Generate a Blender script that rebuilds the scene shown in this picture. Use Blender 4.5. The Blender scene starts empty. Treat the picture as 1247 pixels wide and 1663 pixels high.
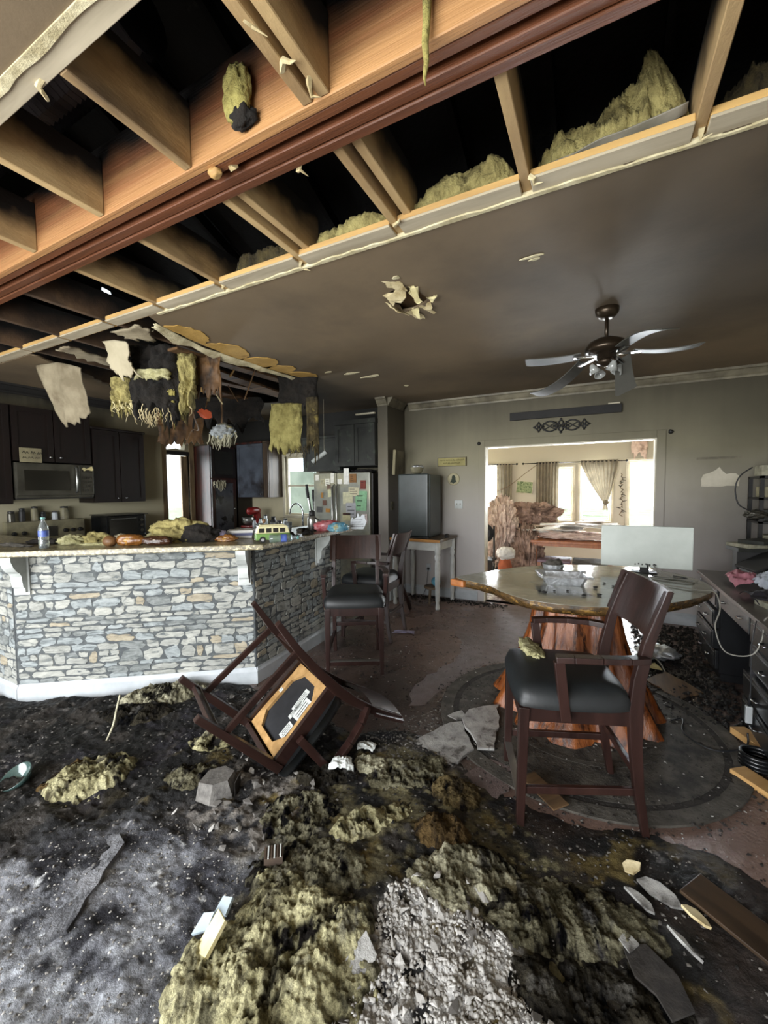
import bpy, bmesh, math, random
import numpy as np
from mathutils import Vector, Matrix

# ------------------------------------------------------------------ camera
sc = bpy.context.scene
COL = sc.collection
CAM_H = 1.53
yaw, pitch, roll = math.radians(-27.38), math.radians(-3.21), math.radians(-0.465)
fw = Vector((math.sin(yaw) * math.cos(pitch), math.cos(yaw) * math.cos(pitch), math.sin(pitch)))
r0 = Vector((math.cos(yaw), -math.sin(yaw), 0)); u0 = r0.cross(fw)
rt = math.cos(roll) * r0 + math.sin(roll) * u0
up = -math.sin(roll) * r0 + math.cos(roll) * u0
cam_d = bpy.data.cameras.new('camera'); cam = bpy.data.objects.new('camera', cam_d); COL.objects.link(cam)
cam.matrix_world = Matrix(((rt.x, up.x, -fw.x, 0), (rt.y, up.y, -fw.y, 0), (rt.z, up.z, -fw.z, CAM_H), (0, 0, 0, 1)))
cam_d.sensor_fit = 'HORIZONTAL'; cam_d.sensor_width = 36; cam_d.lens = 36 * 669.07 / 1247
cam_d.clip_start = .05; cam_d.clip_end = 200
sc.camera = cam
# ------------------------------------------------------------------ world: bright overcast sky
w = bpy.data.worlds.new('sky'); sc.world = w; w.use_nodes = True
bg = w.node_tree.nodes['Background']; bg.inputs[0].default_value = (.86, .93, 1, 1); bg.inputs[1].default_value = 2.6
# ------------------------------------------------------------------ daylight entering through the openings
def area(name, loc, aim, sx, sy, power, col):
    d = bpy.data.lights.new(name, 'AREA'); d.shape = 'RECTANGLE'; d.size = sx; d.size_y = sy; d.energy = power; d.color = col
    o = bpy.data.objects.new(name, d); COL.objects.link(o); o.location = loc
    o.rotation_euler = (Vector(aim) - Vector(loc)).to_track_quat('-Z', 'Y').to_euler()
    return o
area('patio_daylight', (-2.2, -2.35, 1.25), (-1.6, 2.0, 1.3), 4.6, 2.2, 310, (.97, .985, 1))
area('living_room_daylight', (-1.05, 9.0, 1.15), (-1.05, 5.0, 1.0), 4.2, 1.9, 1500, (.95, .97, 1))
area('sink_window_daylight', (-4.4, 6.3, 1.75), (-4.3, 3.0, 1.0), .65, .9, 45, (.95, .98, 1))
area('kitchen_door_daylight', (-6.15, 4.32, 1.1), (-4.0, 4.0, 1.1), .4, 1.9, 50, (.95, .98, 1))
vs = sc.view_settings; vs.view_transform = 'Standard'; vs.look = 'None'; vs.gamma = 1; vs.use_curve_mapping = False
vs.exposure = 0.55

# ------------------------------------------------------------------ noise
def _h(ix, iy, iz, s):
    n = (ix * 374761393 + iy * 668265263 + iz * 2147483647 + s * 1274126177) & 0xffffffff
    n = ((n ^ (n >> 13)) * 1274126177) & 0xffffffff
    return ((n ^ (n >> 16)) & 0xffff) / 32767.5 - 1
def vn(p, s=0):
    p = np.asarray(p, float); i = np.floor(p).astype(np.int64); f = p - i; f = f * f * (3 - 2 * f)
    o = 0
    for a in (0, 1):
        for b in (0, 1):
            for c in (0, 1):
                wgt = (f[:, 0] if a else 1 - f[:, 0]) * (f[:, 1] if b else 1 - f[:, 1]) * (f[:, 2] if c else 1 - f[:, 2])
                o = o + wgt * _h(i[:, 0] + a, i[:, 1] + b, i[:, 2] + c, s)
    return o
def fbm(p, o=4, s=0, g=.5):
    p = np.asarray(p, float); t = 0; a = 1; n = 0
    for k in range(o):
        t = t + a * vn(p * 2 ** k + 17.3 * k, s + k); n += a; a *= g
    return t / n
def ridge(p, o=4, s=0, g=.55):
    p = np.asarray(p, float); t = 0; a = 1; n = 0
    for k in range(o):
        t = t + a * (1 - np.abs(vn(p * 2 ** k + 7.1 * k, s + k)) * 2); n += a; a *= g
    return t / n
def sm(a, b, x): t = np.clip((x - a) / (b - a), 0, 1); return t * t * (3 - 2 * t)

# ------------------------------------------------------------------ materials
def lin(c):
    if isinstance(c, str): c = tuple(int(c[i:i + 2], 16) for i in (0, 2, 4))
    return tuple(((x / 255) / 12.92 if x / 255 <= .04045 else ((x / 255 + .055) / 1.055) ** 2.4) for x in c)
MATS = {}
def mat(name, c1, c2=None, sc_=6, rough=.6, metal=0, bump=0, bs=40, lo=.35, hi=.65, detail=5, stretch=(1, 1, 1), c3=None, sc3=2, f3=(.55, .7), rough2=None, spec=.5, trans=0, emit=0, sheen=0, coord='Object', tl=0, dist=0, wet=None):
    if name in MATS: return MATS[name]
    m = bpy.data.materials.new(name); m.use_nodes = True; MATS[name] = m
    nt = m.node_tree; N = nt.nodes; L = nt.links; b = N['Principled BSDF']
    b.inputs['Roughness'].default_value = rough; b.inputs['Metallic'].default_value = metal
    b.inputs['Specular IOR Level'].default_value = spec
    if trans: b.inputs['Transmission Weight'].default_value = trans
    c1 = lin(c1); b.inputs['Base Color'].default_value = (*c1, 1)
    tc = N.new('ShaderNodeTexCoord'); mp = N.new('ShaderNodeMapping'); mp.inputs['Scale'].default_value = stretch
    L.new(tc.outputs[coord], mp.inputs[0])
    def noise(s, d=detail, r=.6):
        n = N.new('ShaderNodeTexNoise'); n.inputs['Scale'].default_value = s; n.inputs['Detail'].default_value = d; n.inputs['Roughness'].default_value = r
        n.inputs['Distortion'].default_value = dist
        L.new(mp.outputs[0], n.inputs['Vector']); return n.outputs['Fac']
    def ramp(fac, a, bb, ca, cb):
        r = N.new('ShaderNodeValToRGB'); r.color_ramp.elements[0].position = a; r.color_ramp.elements[1].position = bb
        r.color_ramp.elements[0].color = (*ca, 1); r.color_ramp.elements[1].color = (*cb, 1); L.new(fac, r.inputs[0]); return r.outputs[0]
    col = None
    if c2 is not None:
        col = ramp(noise(sc_), lo, hi, c1, lin(c2))
        if c3 is not None:
            mx = N.new('ShaderNodeMix'); mx.data_type = 'RGBA'
            L.new(ramp(noise(sc3), f3[0], f3[1], (0, 0, 0), (1, 1, 1)), mx.inputs['Factor']); L.new(col, mx.inputs['A']); mx.inputs['B'].default_value = (*lin(c3), 1)
            col = mx.outputs['Result']
        L.new(col, b.inputs['Base Color'])
    if rough2 is not None:
        L.new(ramp(noise(wet or sc_ * .6, 3), .4, .6, (rough,) * 3, (rough2,) * 3), b.inputs['Roughness'])
    if emit: b.inputs['Emission Strength'].default_value = emit; b.inputs['Emission Color'].default_value = (*c1, 1)
    if bump:
        bn = N.new('ShaderNodeBump'); bn.inputs['Strength'].default_value = bump; bn.inputs['Distance'].default_value = .02
        L.new(noise(bs, 6, .65), bn.inputs['Height']); L.new(bn.outputs[0], b.inputs['Normal'])
    if tl:   # thin: some light passes through (paper, cloth)
        t = N.new('ShaderNodeBsdfTranslucent'); mx = N.new('ShaderNodeMixShader'); mx.inputs[0].default_value = tl
        if col is not None: L.new(col, t.inputs[0])
        else: t.inputs[0].default_value = (*c1, 1)
        L.new(b.outputs[0], mx.inputs[1]); L.new(t.outputs[0], mx.inputs[2]); L.new(mx.outputs[0], N['Material Output'].inputs[0])
    return m
def vmat(name, rough=.8, bump=.5, bs=60, rough2=None, wet=5, spec=.5, attr='col', jit=.35, js=30):
    m = bpy.data.materials.new(name); m.use_nodes = True; nt = m.node_tree; N = nt.nodes; L = nt.links; b = N['Principled BSDF']
    a = N.new('ShaderNodeVertexColor'); a.layer_name = attr
    tc = N.new('ShaderNodeTexCoord')
    n = N.new('ShaderNodeTexNoise'); n.inputs['Scale'].default_value = js; n.inputs['Detail'].default_value = 6; n.inputs['Roughness'].default_value = .7; L.new(tc.outputs['Object'], n.inputs['Vector'])
    mr = N.new('ShaderNodeMapRange'); mr.inputs[1].default_value = .3; mr.inputs[2].default_value = .7; mr.inputs[3].default_value = 1 - jit; mr.inputs[4].default_value = 1 + jit; L.new(n.outputs['Fac'], mr.inputs[0])
    mu = N.new('ShaderNodeVectorMath'); mu.operation = 'SCALE'; L.new(a.outputs[0], mu.inputs[0]); L.new(mr.outputs[0], mu.inputs['Scale'])
    L.new(mu.outputs[0], b.inputs['Base Color'])
    b.inputs['Roughness'].default_value = rough; b.inputs['Specular IOR Level'].default_value = spec
    if rough2 is not None:
        n2 = N.new('ShaderNodeTexNoise'); n2.inputs['Scale'].default_value = wet; n2.inputs['Detail'].default_value = 4; L.new(tc.outputs['Object'], n2.inputs['Vector'])
        r2 = N.new('ShaderNodeMapRange'); r2.inputs[1].default_value = .42; r2.inputs[2].default_value = .6; r2.inputs[3].default_value = rough2; r2.inputs[4].default_value = rough; L.new(n2.outputs['Fac'], r2.inputs[0]); L.new(r2.outputs[0], b.inputs['Roughness'])
    if bump:
        bn = N.new('ShaderNodeBump'); bn.inputs['Strength'].default_value = bump; bn.inputs['Distance'].default_value = .012
        n3 = N.new('ShaderNodeTexNoise'); n3.inputs['Scale'].default_value = bs; n3.inputs['Detail'].default_value = 6; n3.inputs['Roughness'].default_value = .7; L.new(tc.outputs['Object'], n3.inputs['Vector'])
        L.new(n3.outputs['Fac'], bn.inputs['Height']); L.new(bn.outputs[0], b.inputs['Normal'])
    return m
def glassmat(name, tint=(1, 1, 1), rough=.02, clear=.85):
    if name in MATS: return MATS[name]
    m = bpy.data.materials.new(name); m.use_nodes = True; MATS[name] = m; N = m.node_tree.nodes; L = m.node_tree.links
    t = N.new('ShaderNodeBsdfTransparent'); t.inputs[0].default_value = (*tint, 1)
    g = N.new('ShaderNodeBsdfGlossy'); g.inputs['Roughness'].default_value = rough
    mx = N.new('ShaderNodeMixShader'); mx.inputs[0].default_value = 1 - clear
    L.new(t.outputs[0], mx.inputs[1]); L.new(g.outputs[0], mx.inputs[2]); L.new(mx.outputs[0], N['Material Output'].inputs[0]); N.remove(N['Principled BSDF'])
    return m

# ------------------------------------------------------------------ mesh building
def RZ(a): return Matrix.Rotation(a, 4, 'Z')
def TR(x, y=None, z=None): return Matrix.Translation((x, y, z) if y is not None else x)
def basis(o, x, y, z=None):
    x = Vector(x).normalized(); y = Vector(y).normalized(); z = x.cross(y).normalized() if z is None else Vector(z)
    return Matrix(((x.x, y.x, z.x, o[0]), (x.y, y.y, z.y, o[1]), (x.z, y.z, z.z, o[2]), (0, 0, 0, 1)))
class MB:
    def __init__(s): s.v = []; s.f = []
    def add(s, v, f, M=None):
        n = len(s.v)
        if M is not None: v = [tuple(M @ Vector(p)) for p in v]
        s.v += [tuple(p) for p in v]; s.f += [tuple(n + i for i in q) for q in f]; return s
    def box(s, lo, hi, M=None):
        a, b, c = lo; d, e, g = hi
        return s.add([(a, b, c), (d, b, c), (d, e, c), (a, e, c), (a, b, g), (d, b, g), (d, e, g), (a, e, g)],
                     [(3, 2, 1, 0), (4, 5, 6, 7), (0, 1, 5, 4), (1, 2, 6, 5), (2, 3, 7, 6), (3, 0, 4, 7)], M)
    def cbox(s, c, d, M=None): return s.box([c[i] - d[i] / 2 for i in range(3)], [c[i] + d[i] / 2 for i in range(3)], M)
    def bar(s, p0, p1, w, h, upv=(0, 0, 1), w1=None, h1=None):
        p0 = Vector(p0); p1 = Vector(p1); d = (p1 - p0).normalized(); a = d.cross(Vector(upv))
        if a.length < 1e-4: a = d.cross(Vector((0, 1, 0)))
        a.normalize(); b = a.cross(d); w1 = w1 or w; h1 = h1 or h; v = []
        for p, ww, hh in ((p0, w, h), (p1, w1, h1)):
            for i, j in ((-1, -1), (1, -1), (1, 1), (-1, 1)): v.append(p + a * (i * ww / 2) + b * (j * hh / 2))
        return s.add(v, [(3, 2, 1, 0), (4, 5, 6, 7), (0, 1, 5, 4), (1, 2, 6, 5), (2, 3, 7, 6), (3, 0, 4, 7)])
    def tube(s, pts, r, n=8, cap=True, flat=1, M=None):
        pts = [Vector(p) for p in pts]; k = len(pts); rs = r if isinstance(r, (list, tuple)) else [r] * k; v = []; f = []; a = None
        for i, p in enumerate(pts):
            d = (pts[min(i + 1, k - 1)] - pts[max(i - 1, 0)]).normalized()
            if a is None: a = d.orthogonal().normalized()
            a = (a - d * a.dot(d)).normalized(); b = d.cross(a)
            for j in range(n):
                t = 2 * math.pi * j / n; v.append(p + a * (math.cos(t) * rs[i]) + b * (math.sin(t) * rs[i] * flat))
        for i in range(k - 1):
            for j in range(n): q = (j + 1) % n; f.append((i * n + j, i * n + q, i * n + n + q, i * n + n + j))
        if cap: f.append(tuple(range(n - 1, -1, -1))); f.append(tuple((k - 1) * n + j for j in range(n)))
        return s.add(v, f, M)
    def lathe(s, prof, n=20, M=None, cap=True):
        v = []; f = []; k = len(prof)
        for r, z in prof:
            for j in range(n): t = 2 * math.pi * j / n; v.append((r * math.cos(t), r * math.sin(t), z))
        for i in range(k - 1):
            for j in range(n): q = (j + 1) % n; f.append((i * n + j, i * n + q, i * n + n + q, i * n + n + j))
        if cap: f.append(tuple(range(n - 1, -1, -1))); f.append(tuple((k - 1) * n + j for j in range(n)))
        return s.add(v, f, M)
    def prism(s, poly, z0, z1, M=None, top=None):
        n = len(poly); v = [(p[0], p[1], z0) for p in poly] + [(p[0], p[1], z1) for p in (top or poly)]
        f = [tuple(range(n - 1, -1, -1)), tuple(range(n, 2 * n))] + [(i, (i + 1) % n, n + (i + 1) % n, n + i) for i in range(n)]
        return s.add(v, f, M)
    def grid(s, fn, nu, nv, M=None):
        v = [fn(i / nu, j / nv) for j in range(nv + 1) for i in range(nu + 1)]; m = nu + 1
        return s.add(v, [(j * m + i, j * m + i + 1, j * m + m + i + 1, j * m + m + i) for j in range(nv) for i in range(nu)], M)
    def build(s, name, m, parent=None, loc=None, smooth=False, bevel=0, seg=2, M=None, weld=False, ang=None):
        me = bpy.data.meshes.new(name); me.from_pydata(s.v, [], s.f); 
        if weld or bevel:
            bm = bmesh.new(); bm.from_mesh(me); bmesh.ops.remove_doubles(bm, verts=bm.verts, dist=1e-5); bmesh.ops.recalc_face_normals(bm, faces=bm.faces)
            if bevel:
                ed = [e for e in bm.edges if len(e.link_faces) == 2 and e.calc_face_angle(0) > .5]
                bmesh.ops.bevel(bm, geom=ed, offset=bevel, segments=seg, affect='EDGES', clamp_overlap=True, profile=.6)
            bm.to_mesh(me); bm.free()
        me.update(); return link(name, me, m, parent, loc, smooth, M)
def link(name, me, m, parent=None, loc=None, smooth=False, M=None):
    if m is not None: me.materials.append(MATS[m] if isinstance(m, str) else m)
    if smooth: me.polygons.foreach_set('use_smooth', [True] * len(me.polygons))
    o = bpy.data.objects.new(name, me); COL.objects.link(o)
    if parent is not None: o.parent = parent
    if M is not None: o.matrix_local = M
    elif loc is not None: o.location = loc
    return o
def npmesh(name, v, f, m, parent=None, smooth=True, loc=None, col=None, M=None):
    me = bpy.data.meshes.new(name); v = np.asarray(v, np.float32); f = np.asarray(f, np.int32)
    k = f.shape[1]; me.vertices.add(len(v)); me.vertices.foreach_set('co', v.ravel()); me.loops.add(f.size); me.loops.foreach_set('vertex_index', f.ravel())
    me.polygons.add(len(f)); me.polygons.foreach_set('loop_start', np.arange(0, f.size, k, dtype=np.int32))
    try: me.polygons.foreach_set('loop_total', np.full(len(f), k, np.int32))
    except Exception: pass
    me.update(calc_edges=True); me.validate()
    if col is not None:
        at = me.color_attributes.new('col', 'FLOAT_COLOR', 'POINT'); c = np.ones((len(v), 4), np.float32); c[:, :3] = col; at.data.foreach_set('color', c.ravel())
    return link(name, me, m, parent, loc, smooth, M)
def tag(o, label, cat, group=None, kind=None):
    o['label'] = label
    if cat: o['category'] = cat
    if group: o['group'] = group
    if kind: o['kind'] = kind
    return o
def thing(name, label, cat, loc=(0, 0, 0), rz=0, group=None, M=None):
    o = bpy.data.objects.new(name, None); COL.objects.link(o); o.empty_display_size = .05
    if M is not None: o.matrix_world = M
    else: o.location = loc; o.rotation_euler = (0, 0, rz)
    return tag(o, label, cat, group)
def struct(o, label=None): 
    o['kind'] = 'structure'
    if label: o['label'] = label
    return o
def copy_tree(o, parent=None):
    c = o.copy(); COL.objects.link(c); c.parent = parent
    for ch in o.children: copy_tree(ch, c)
    return c
_ICO = {}
def ico(sub):
    if sub not in _ICO:
        bm = bmesh.new(); bmesh.ops.create_icosphere(bm, subdivisions=sub, radius=1)
        _ICO[sub] = (np.array([v.co[:] for v in bm.verts]), np.array([[v.index for v in f.verts] for f in bm.faces])); bm.free()
    v, f = _ICO[sub]; return v.copy(), f
def blobv(size, seed=0, sub=4, amp=.35, freq=1.6, rid=.25, rfreq=3, flat=None, an=(1, 1, 1)):
    """crumpled lump: sphere pushed about by smooth and ridged noise"""
    v, f = ico(sub); an = np.array(an)
    d = 1 + amp * fbm(v * freq + seed * 3.7, 4, seed) + rid * (ridge(v * rfreq * an + seed * 1.9, 4, seed + 5) - .3)
    p = v * d[:, None] * np.array(size)
    if flat is not None: p[:, 2] = np.where(p[:, 2] < flat, flat + (p[:, 2] - flat) * .1, p[:, 2])
    return p, f
def blob(name, m, loc, size, seed=0, parent=None, rot=0, colfn=None, **k):
    p, f = blobv(size, seed, **k)
    c, s_ = math.cos(rot), math.sin(rot); x = p[:, 0] * c - p[:, 1] * s_; y = p[:, 0] * s_ + p[:, 1] * c; p[:, 0] = x; p[:, 1] = y
    return npmesh(name, p, f, m, parent, True, loc, None if colfn is None else colfn(p))
def slab(name, m, outer, inner, th, parent=None, seed=0, n=10, bend=None, rag=.0, M=None, col=None, smooth=True):
    """thin torn sheet given by two edge curves outer/inner in 3D, with thickness"""
    o = [Vector(p) for p in outer]; i_ = [Vector(p) for p in inner]
    def cur(P, t):
        t = max(0, min(1, t)) * (len(P) - 1); k = min(int(t), len(P) - 2); return P[k].lerp(P[k + 1], t - k)
    nu, nv = n * 2, n; top = np.array([cur(o, i / nu).lerp(cur(i_, i / nu), j / nv)[:] for j in range(nv + 1) for i in range(nu + 1)])
    uu = np.array([(i / nu, j / nv) for j in range(nv + 1) for i in range(nu + 1)])
    dv = fbm(top * 6 + seed, 3, seed)[:, None]
    a = (o[-1] - o[0]); b = (i_[0] - o[0]); nr = a.cross(b).normalized(); nr = np.array(nr[:])
    top = top + nr * dv * (bend or .02)
    if rag:
        e = sm(.72, 1, uu[:, 1])[:, None] * (vn(np.c_[uu[:, 0] * 14, uu[:, 0] * 0, uu[:, 0] * 0 + seed], seed) * rag)[:, None]
        e2 = sm(.8, 1, np.abs(uu[:, 0] * 2 - 1))[:, None] * (vn(np.c_[uu[:, 1] * 9, uu[:, 1] * 0, uu[:, 1] * 0 + seed + 4], seed) * rag * .7)[:, None]
        top = top + np.array(b.normalized()[:]) * e + np.array(a.normalized()[:]) * e2
    bot = top - nr * th; m_ = nu + 1; K = len(top)
    f = [(j * m_ + i, j * m_ + i + 1, j * m_ + m_ + i + 1, j * m_ + m_ + i) for j in range(nv) for i in range(nu)]
    g = [tuple(K + q for q in reversed(x)) for x in f]
    ring = [i for i in range(nu)] + [j * m_ + nu for j in range(nv)] + [nv * m_ + i for i in range(nu, 0, -1)] + [j * m_ for j in range(nv, 0, -1)]
    h = [(ring[(q + 1) % len(ring)], ring[q], K + ring[q], K + ring[(q + 1) % len(ring)]) for q in range(len(ring))]
    return npmesh(name, np.r_[top, bot], f + g + h, m, parent, smooth, None, None, M)
rnd = random.Random(7)
CE = 2.743
# ================================================================== structure
def poly_holes(name, outer, holes, th, m, M, parent=None, bev=0):
    """flat panel with holes, th thick, laid out in its own x/y and placed by M (front face at z=0, back at z=-th)"""
    cu = bpy.data.curves.new(name, 'CURVE'); cu.dimensions = '2D'; cu.fill_mode = 'BOTH'; cu.extrude = th / 2
    for pl in [outer] + holes:
        sp = cu.splines.new('POLY'); sp.points.add(len(pl) - 1); sp.use_cyclic_u = True
        for q, p in zip(sp.points, pl): q.co = (p[0], p[1], 0, 1)
    ob = bpy.data.objects.new('tmp', cu); COL.objects.link(ob)
    me = bpy.data.meshes.new_from_object(ob.evaluated_get(bpy.context.evaluated_depsgraph_get())); bpy.data.objects.remove(ob); bpy.data.curves.remove(cu)
    me.transform(M @ Matrix.Translation((0, 0, -th / 2))); me.name = name; me.materials.clear()
    return link(name, me, m, parent)
def rect(x0, y0, x1, y1): return [(x0, y0), (x1, y0), (x1, y1), (x0, y1)]
def rag(pts, amp, step, seed, closed=False):
    r = random.Random(seed); out = []
    for i in range(len(pts) - (0 if closed else 1)):
        a, b = Vector(pts[i]), Vector(pts[(i + 1) % len(pts)]); L = (b - a).length; k = max(1, int(L / step)); nrm = Vector((-(b - a).y, (b - a).x)).normalized()
        for j in range(k):
            p = a.lerp(b, j / k)
            if j or i: p = p + nrm * r.uniform(-amp, amp)
            out.append((p.x, p.y))
    if not closed: out.append(tuple(pts[-1]))
    return out
def sootwall(name, clean, sooty, z0, z1, rough=.7, blot=.5, dark=None, nscale=1.3):
    """painted wall with a smoke deposit that thickens upward, broken by its own irregular blotches and streaks"""
    m = bpy.data.materials.new(name); m.use_nodes = True; MATS[name] = m; N = m.node_tree.nodes; L = m.node_tree.links; b = N['Principled BSDF']
    g = N.new('ShaderNodeNewGeometry'); sp = N.new('ShaderNodeSeparateXYZ'); L.new(g.outputs['Position'], sp.inputs[0])
    n = N.new('ShaderNodeTexNoise'); n.inputs['Scale'].default_value = nscale; n.inputs['Detail'].default_value = 6; L.new(g.outputs['Position'], n.inputs['Vector'])
    mp = N.new('ShaderNodeMapping'); mp.inputs['Scale'].default_value = (9, 9, .5); L.new(g.outputs['Position'], mp.inputs[0])
    n2 = N.new('ShaderNodeTexNoise'); n2.inputs['Scale'].default_value = 1.5; n2.inputs['Detail'].default_value = 4; L.new(mp.outputs[0], n2.inputs['Vector'])
    a = N.new('ShaderNodeMath'); a.operation = 'MULTIPLY_ADD'; a.inputs[1].default_value = blot; L.new(n.outputs['Fac'], a.inputs[0]); L.new(sp.outputs['Z'], a.inputs[2])
    a2 = N.new('ShaderNodeMath'); a2.operation = 'MULTIPLY_ADD'; a2.inputs[1].default_value = .14; L.new(n2.outputs['Fac'], a2.inputs[0]); L.new(a.outputs[0], a2.inputs[2])
    r = N.new('ShaderNodeMapRange'); r.inputs[1].default_value = z0 + blot / 2 + .07; r.inputs[2].default_value = z1 + blot / 2 + .07; L.new(a2.outputs[0], r.inputs[0])
    rp = N.new('ShaderNodeValToRGB'); rp.color_ramp.elements[0].color = (*lin(clean), 1); rp.color_ramp.elements[1].color = (*lin(sooty), 1)
    if dark: e = rp.color_ramp.elements.new(.6); e.color = (*lin(dark), 1)
    L.new(r.outputs[0], rp.inputs[0]); L.new(rp.outputs[0], b.inputs['Base Color']); b.inputs['Roughness'].default_value = rough
    bn = N.new('ShaderNodeBump'); bn.inputs['Strength'].default_value = .12; n3 = N.new('ShaderNodeTexNoise'); n3.inputs['Scale'].default_value = 60; L.new(g.outputs['Position'], n3.inputs['Vector']); L.new(n3.outputs['Fac'], bn.inputs['Height']); L.new(bn.outputs[0], b.inputs['Normal'])
    return m
sootwall('dining_wall', 'b0aba8', '474132', .85, 2.7, dark='8a846c')
sootwall('kitchen_left_wall', 'a9a288', '211d17', 1.9, 2.65, dark='7d7660')
sootwall('kitchen_back_wall', 'c4bb9c', '1c1b18', 1.2, 2.4, dark='6b6553')
sootwall('far_room_wall', 'b9b3a4', 'aba28c', 1.2, 2.8)
sootwall('stub_wall', '9a9590', '3b362b', .9, 2.7, dark='6b6556')
mat('cream_trim', 'cfc8b4', 'a79f88', 3, rough=.5)
mat('white_trim', 'b9bec2', 'a0a6a9', 4, rough=.45)
mat('sooty_trim', '7d7662', '4a4436', 4, rough=.55)
mat('sooty_ceiling', '665844', '7d6b52', .9, rough=.75, bump=.08, bs=14, lo=.3, hi=.75, c3='473d2f', sc3=.6, f3=(.5, .75), detail=7)
mat('drywall_edge', 'd9d0ae', 'a89c78', 12, rough=.9, bump=.4, bs=60)
mat('wet_floor', '5c4941', '80695f', 2.2, rough=.2, rough2=.40, wet=3.0, bump=.35, bs=55, spec=.9, c3='7d4a30', sc3=3.1, f3=(.64, .72), lo=.3, hi=.7, detail=8)
mat('far_floor', '6e5c53', '83726b', 4, rough=.35, bump=.3, bs=30)
mat('char', '0b0a0a', '191614', 8, rough=.75, bump=.5, bs=30)
mat('roof_char', '090808', '151312', 5, rough=.6, bump=.4, bs=20, c3='2a2725', sc3=9, f3=(.66, .72))
mat('joist_wood', 'c4a878', '967a54', 3, rough=.75, stretch=(1, .35, 1), bump=.25, bs=25, c3='2a2019', sc3=1.7, f3=(.56, .70))
mat('joist_soot', '5d4733', '33261b', 3, rough=.8, bump=.2, bs=25, c3='7d6243', sc3=4, f3=(.6, .75))
mat('beam_wood', '875433', '654025', 5, rough=.55, stretch=(.12, 3, 3), bump=.35, bs=30, c3='b98a58', sc3=1.3, f3=(.42, .68))
mat('plate_wood', 'cda766', 'a98552', 5, rough=.7, stretch=(.2, 2, 2))
mat('plate_pale', 'bfb49c', '9b907a', 6, rough=.8, stretch=(.2, 2, 2))
mat('ground_ext', '7d8a63', 'a3a78a', .8, rough=.9)
mat('soot_black', '131211', '201d1b', 6, rough=.7)

def char_upper(m, z0, z1, amp=.16, sc_=5, c='0c0a09'):
    """burnt upper part of the timber: an irregular char line along the member"""
    N = m.node_tree.nodes; L = m.node_tree.links; b = N['Principled BSDF']; old = b.inputs['Base Color'].links[0].from_socket
    g = N.new('ShaderNodeNewGeometry'); sp = N.new('ShaderNodeSeparateXYZ'); L.new(g.outputs['Position'], sp.inputs[0]); n = N.new('ShaderNodeTexNoise'); n.inputs['Scale'].default_value = sc_; n.inputs['Detail'].default_value = 5; L.new(g.outputs['Position'], n.inputs['Vector'])
    a = N.new('ShaderNodeMath'); a.operation = 'MULTIPLY_ADD'; a.inputs[1].default_value = amp; L.new(n.outputs['Fac'], a.inputs[0]); L.new(sp.outputs['Z'], a.inputs[2])
    r = N.new('ShaderNodeMapRange'); r.inputs[1].default_value = z0 + amp / 2; r.inputs[2].default_value = z1 + amp / 2; L.new(a.outputs[0], r.inputs[0])
    mx = N.new('ShaderNodeMix'); mx.data_type = 'RGBA'; L.new(r.outputs[0], mx.inputs['Factor']); L.new(old, mx.inputs['A']); mx.inputs['B'].default_value = (*lin(c), 1); L.new(mx.outputs['Result'], b.inputs['Base Color'])
mat('beam_dark', '6b3d22', '4f2c18', 5, rough=.5, stretch=(.12, 3, 3), bump=.35, bs=30, c3='8a5430', sc3=1.3, f3=(.5, .72))
char_upper(MATS['joist_wood'], CE + .07, CE + .19, .22); char_upper(MATS['joist_soot'], CE + .05, CE + .17, .2); char_upper(MATS['beam_wood'], CE + .14, CE + .27, .3, 3)
def soot_shade_spots(m, spots, c):
    """heavier soot deposit, and painted shade on the ceiling, around given plan places (x, y, radius), broken by noise"""
    N = m.node_tree.nodes; L = m.node_tree.links; b = N['Principled BSDF']
    g = N.new('ShaderNodeNewGeometry'); n = N.new('ShaderNodeTexNoise'); n.inputs['Scale'].default_value = 1.4; n.inputs['Detail'].default_value = 6; L.new(g.outputs['Position'], n.inputs['Vector'])
    for x, y, r0, k, *zz in spots:
        old = b.inputs['Base Color'].links[0].from_socket
        d = N.new('ShaderNodeVectorMath'); d.operation = 'DISTANCE'; L.new(g.outputs['Position'], d.inputs[0]); d.inputs[1].default_value = (x, y, zz[0] if zz else CE)
        a = N.new('ShaderNodeMath'); a.operation = 'MULTIPLY_ADD'; a.inputs[1].default_value = -r0 * .9; L.new(n.outputs['Fac'], a.inputs[0]); L.new(d.outputs['Value'], a.inputs[2])
        r = N.new('ShaderNodeMapRange'); r.inputs[1].default_value = r0 * .75; r.inputs[2].default_value = -r0 * .35; r.inputs[4].default_value = k; L.new(a.outputs[0], r.inputs[0])
        mx = N.new('ShaderNodeMix'); mx.data_type = 'RGBA'; L.new(r.outputs[0], mx.inputs['Factor']); L.new(old, mx.inputs['A']); mx.inputs['B'].default_value = (*lin(c), 1); L.new(mx.outputs['Result'], b.inputs['Base Color'])
soot_shade_spots(MATS['dining_wall'], [(1.6, 5.5, 1.0, .75, 2.3), (-2.45, 5.5, .8, .6, 2.4), (1.35, 5.5, .5, .5, 1.2), (.2, 5.5, .7, .5, 2.5)], '3d3829')
soot_shade_spots(MATS['wet_floor'], [(-1.45, 2.75, .75, .85, 0), (-.75, 2.35, .5, .7, 0), (-2.1, 3.4, .6, .7, 0), (.5, 3.9, .7, .8, 0)], '1d1917')
soot_shade_spots(MATS['sooty_ceiling'], [(-3.6, 4.4, 1.9, .95), (.9, 2.6, 1.5, .8), (-.6, 4.6, 1.0, .5)], '1f1b16')  # kitchen spot is soot; right-hand spot paints the ceiling's shade into the colour
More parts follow.
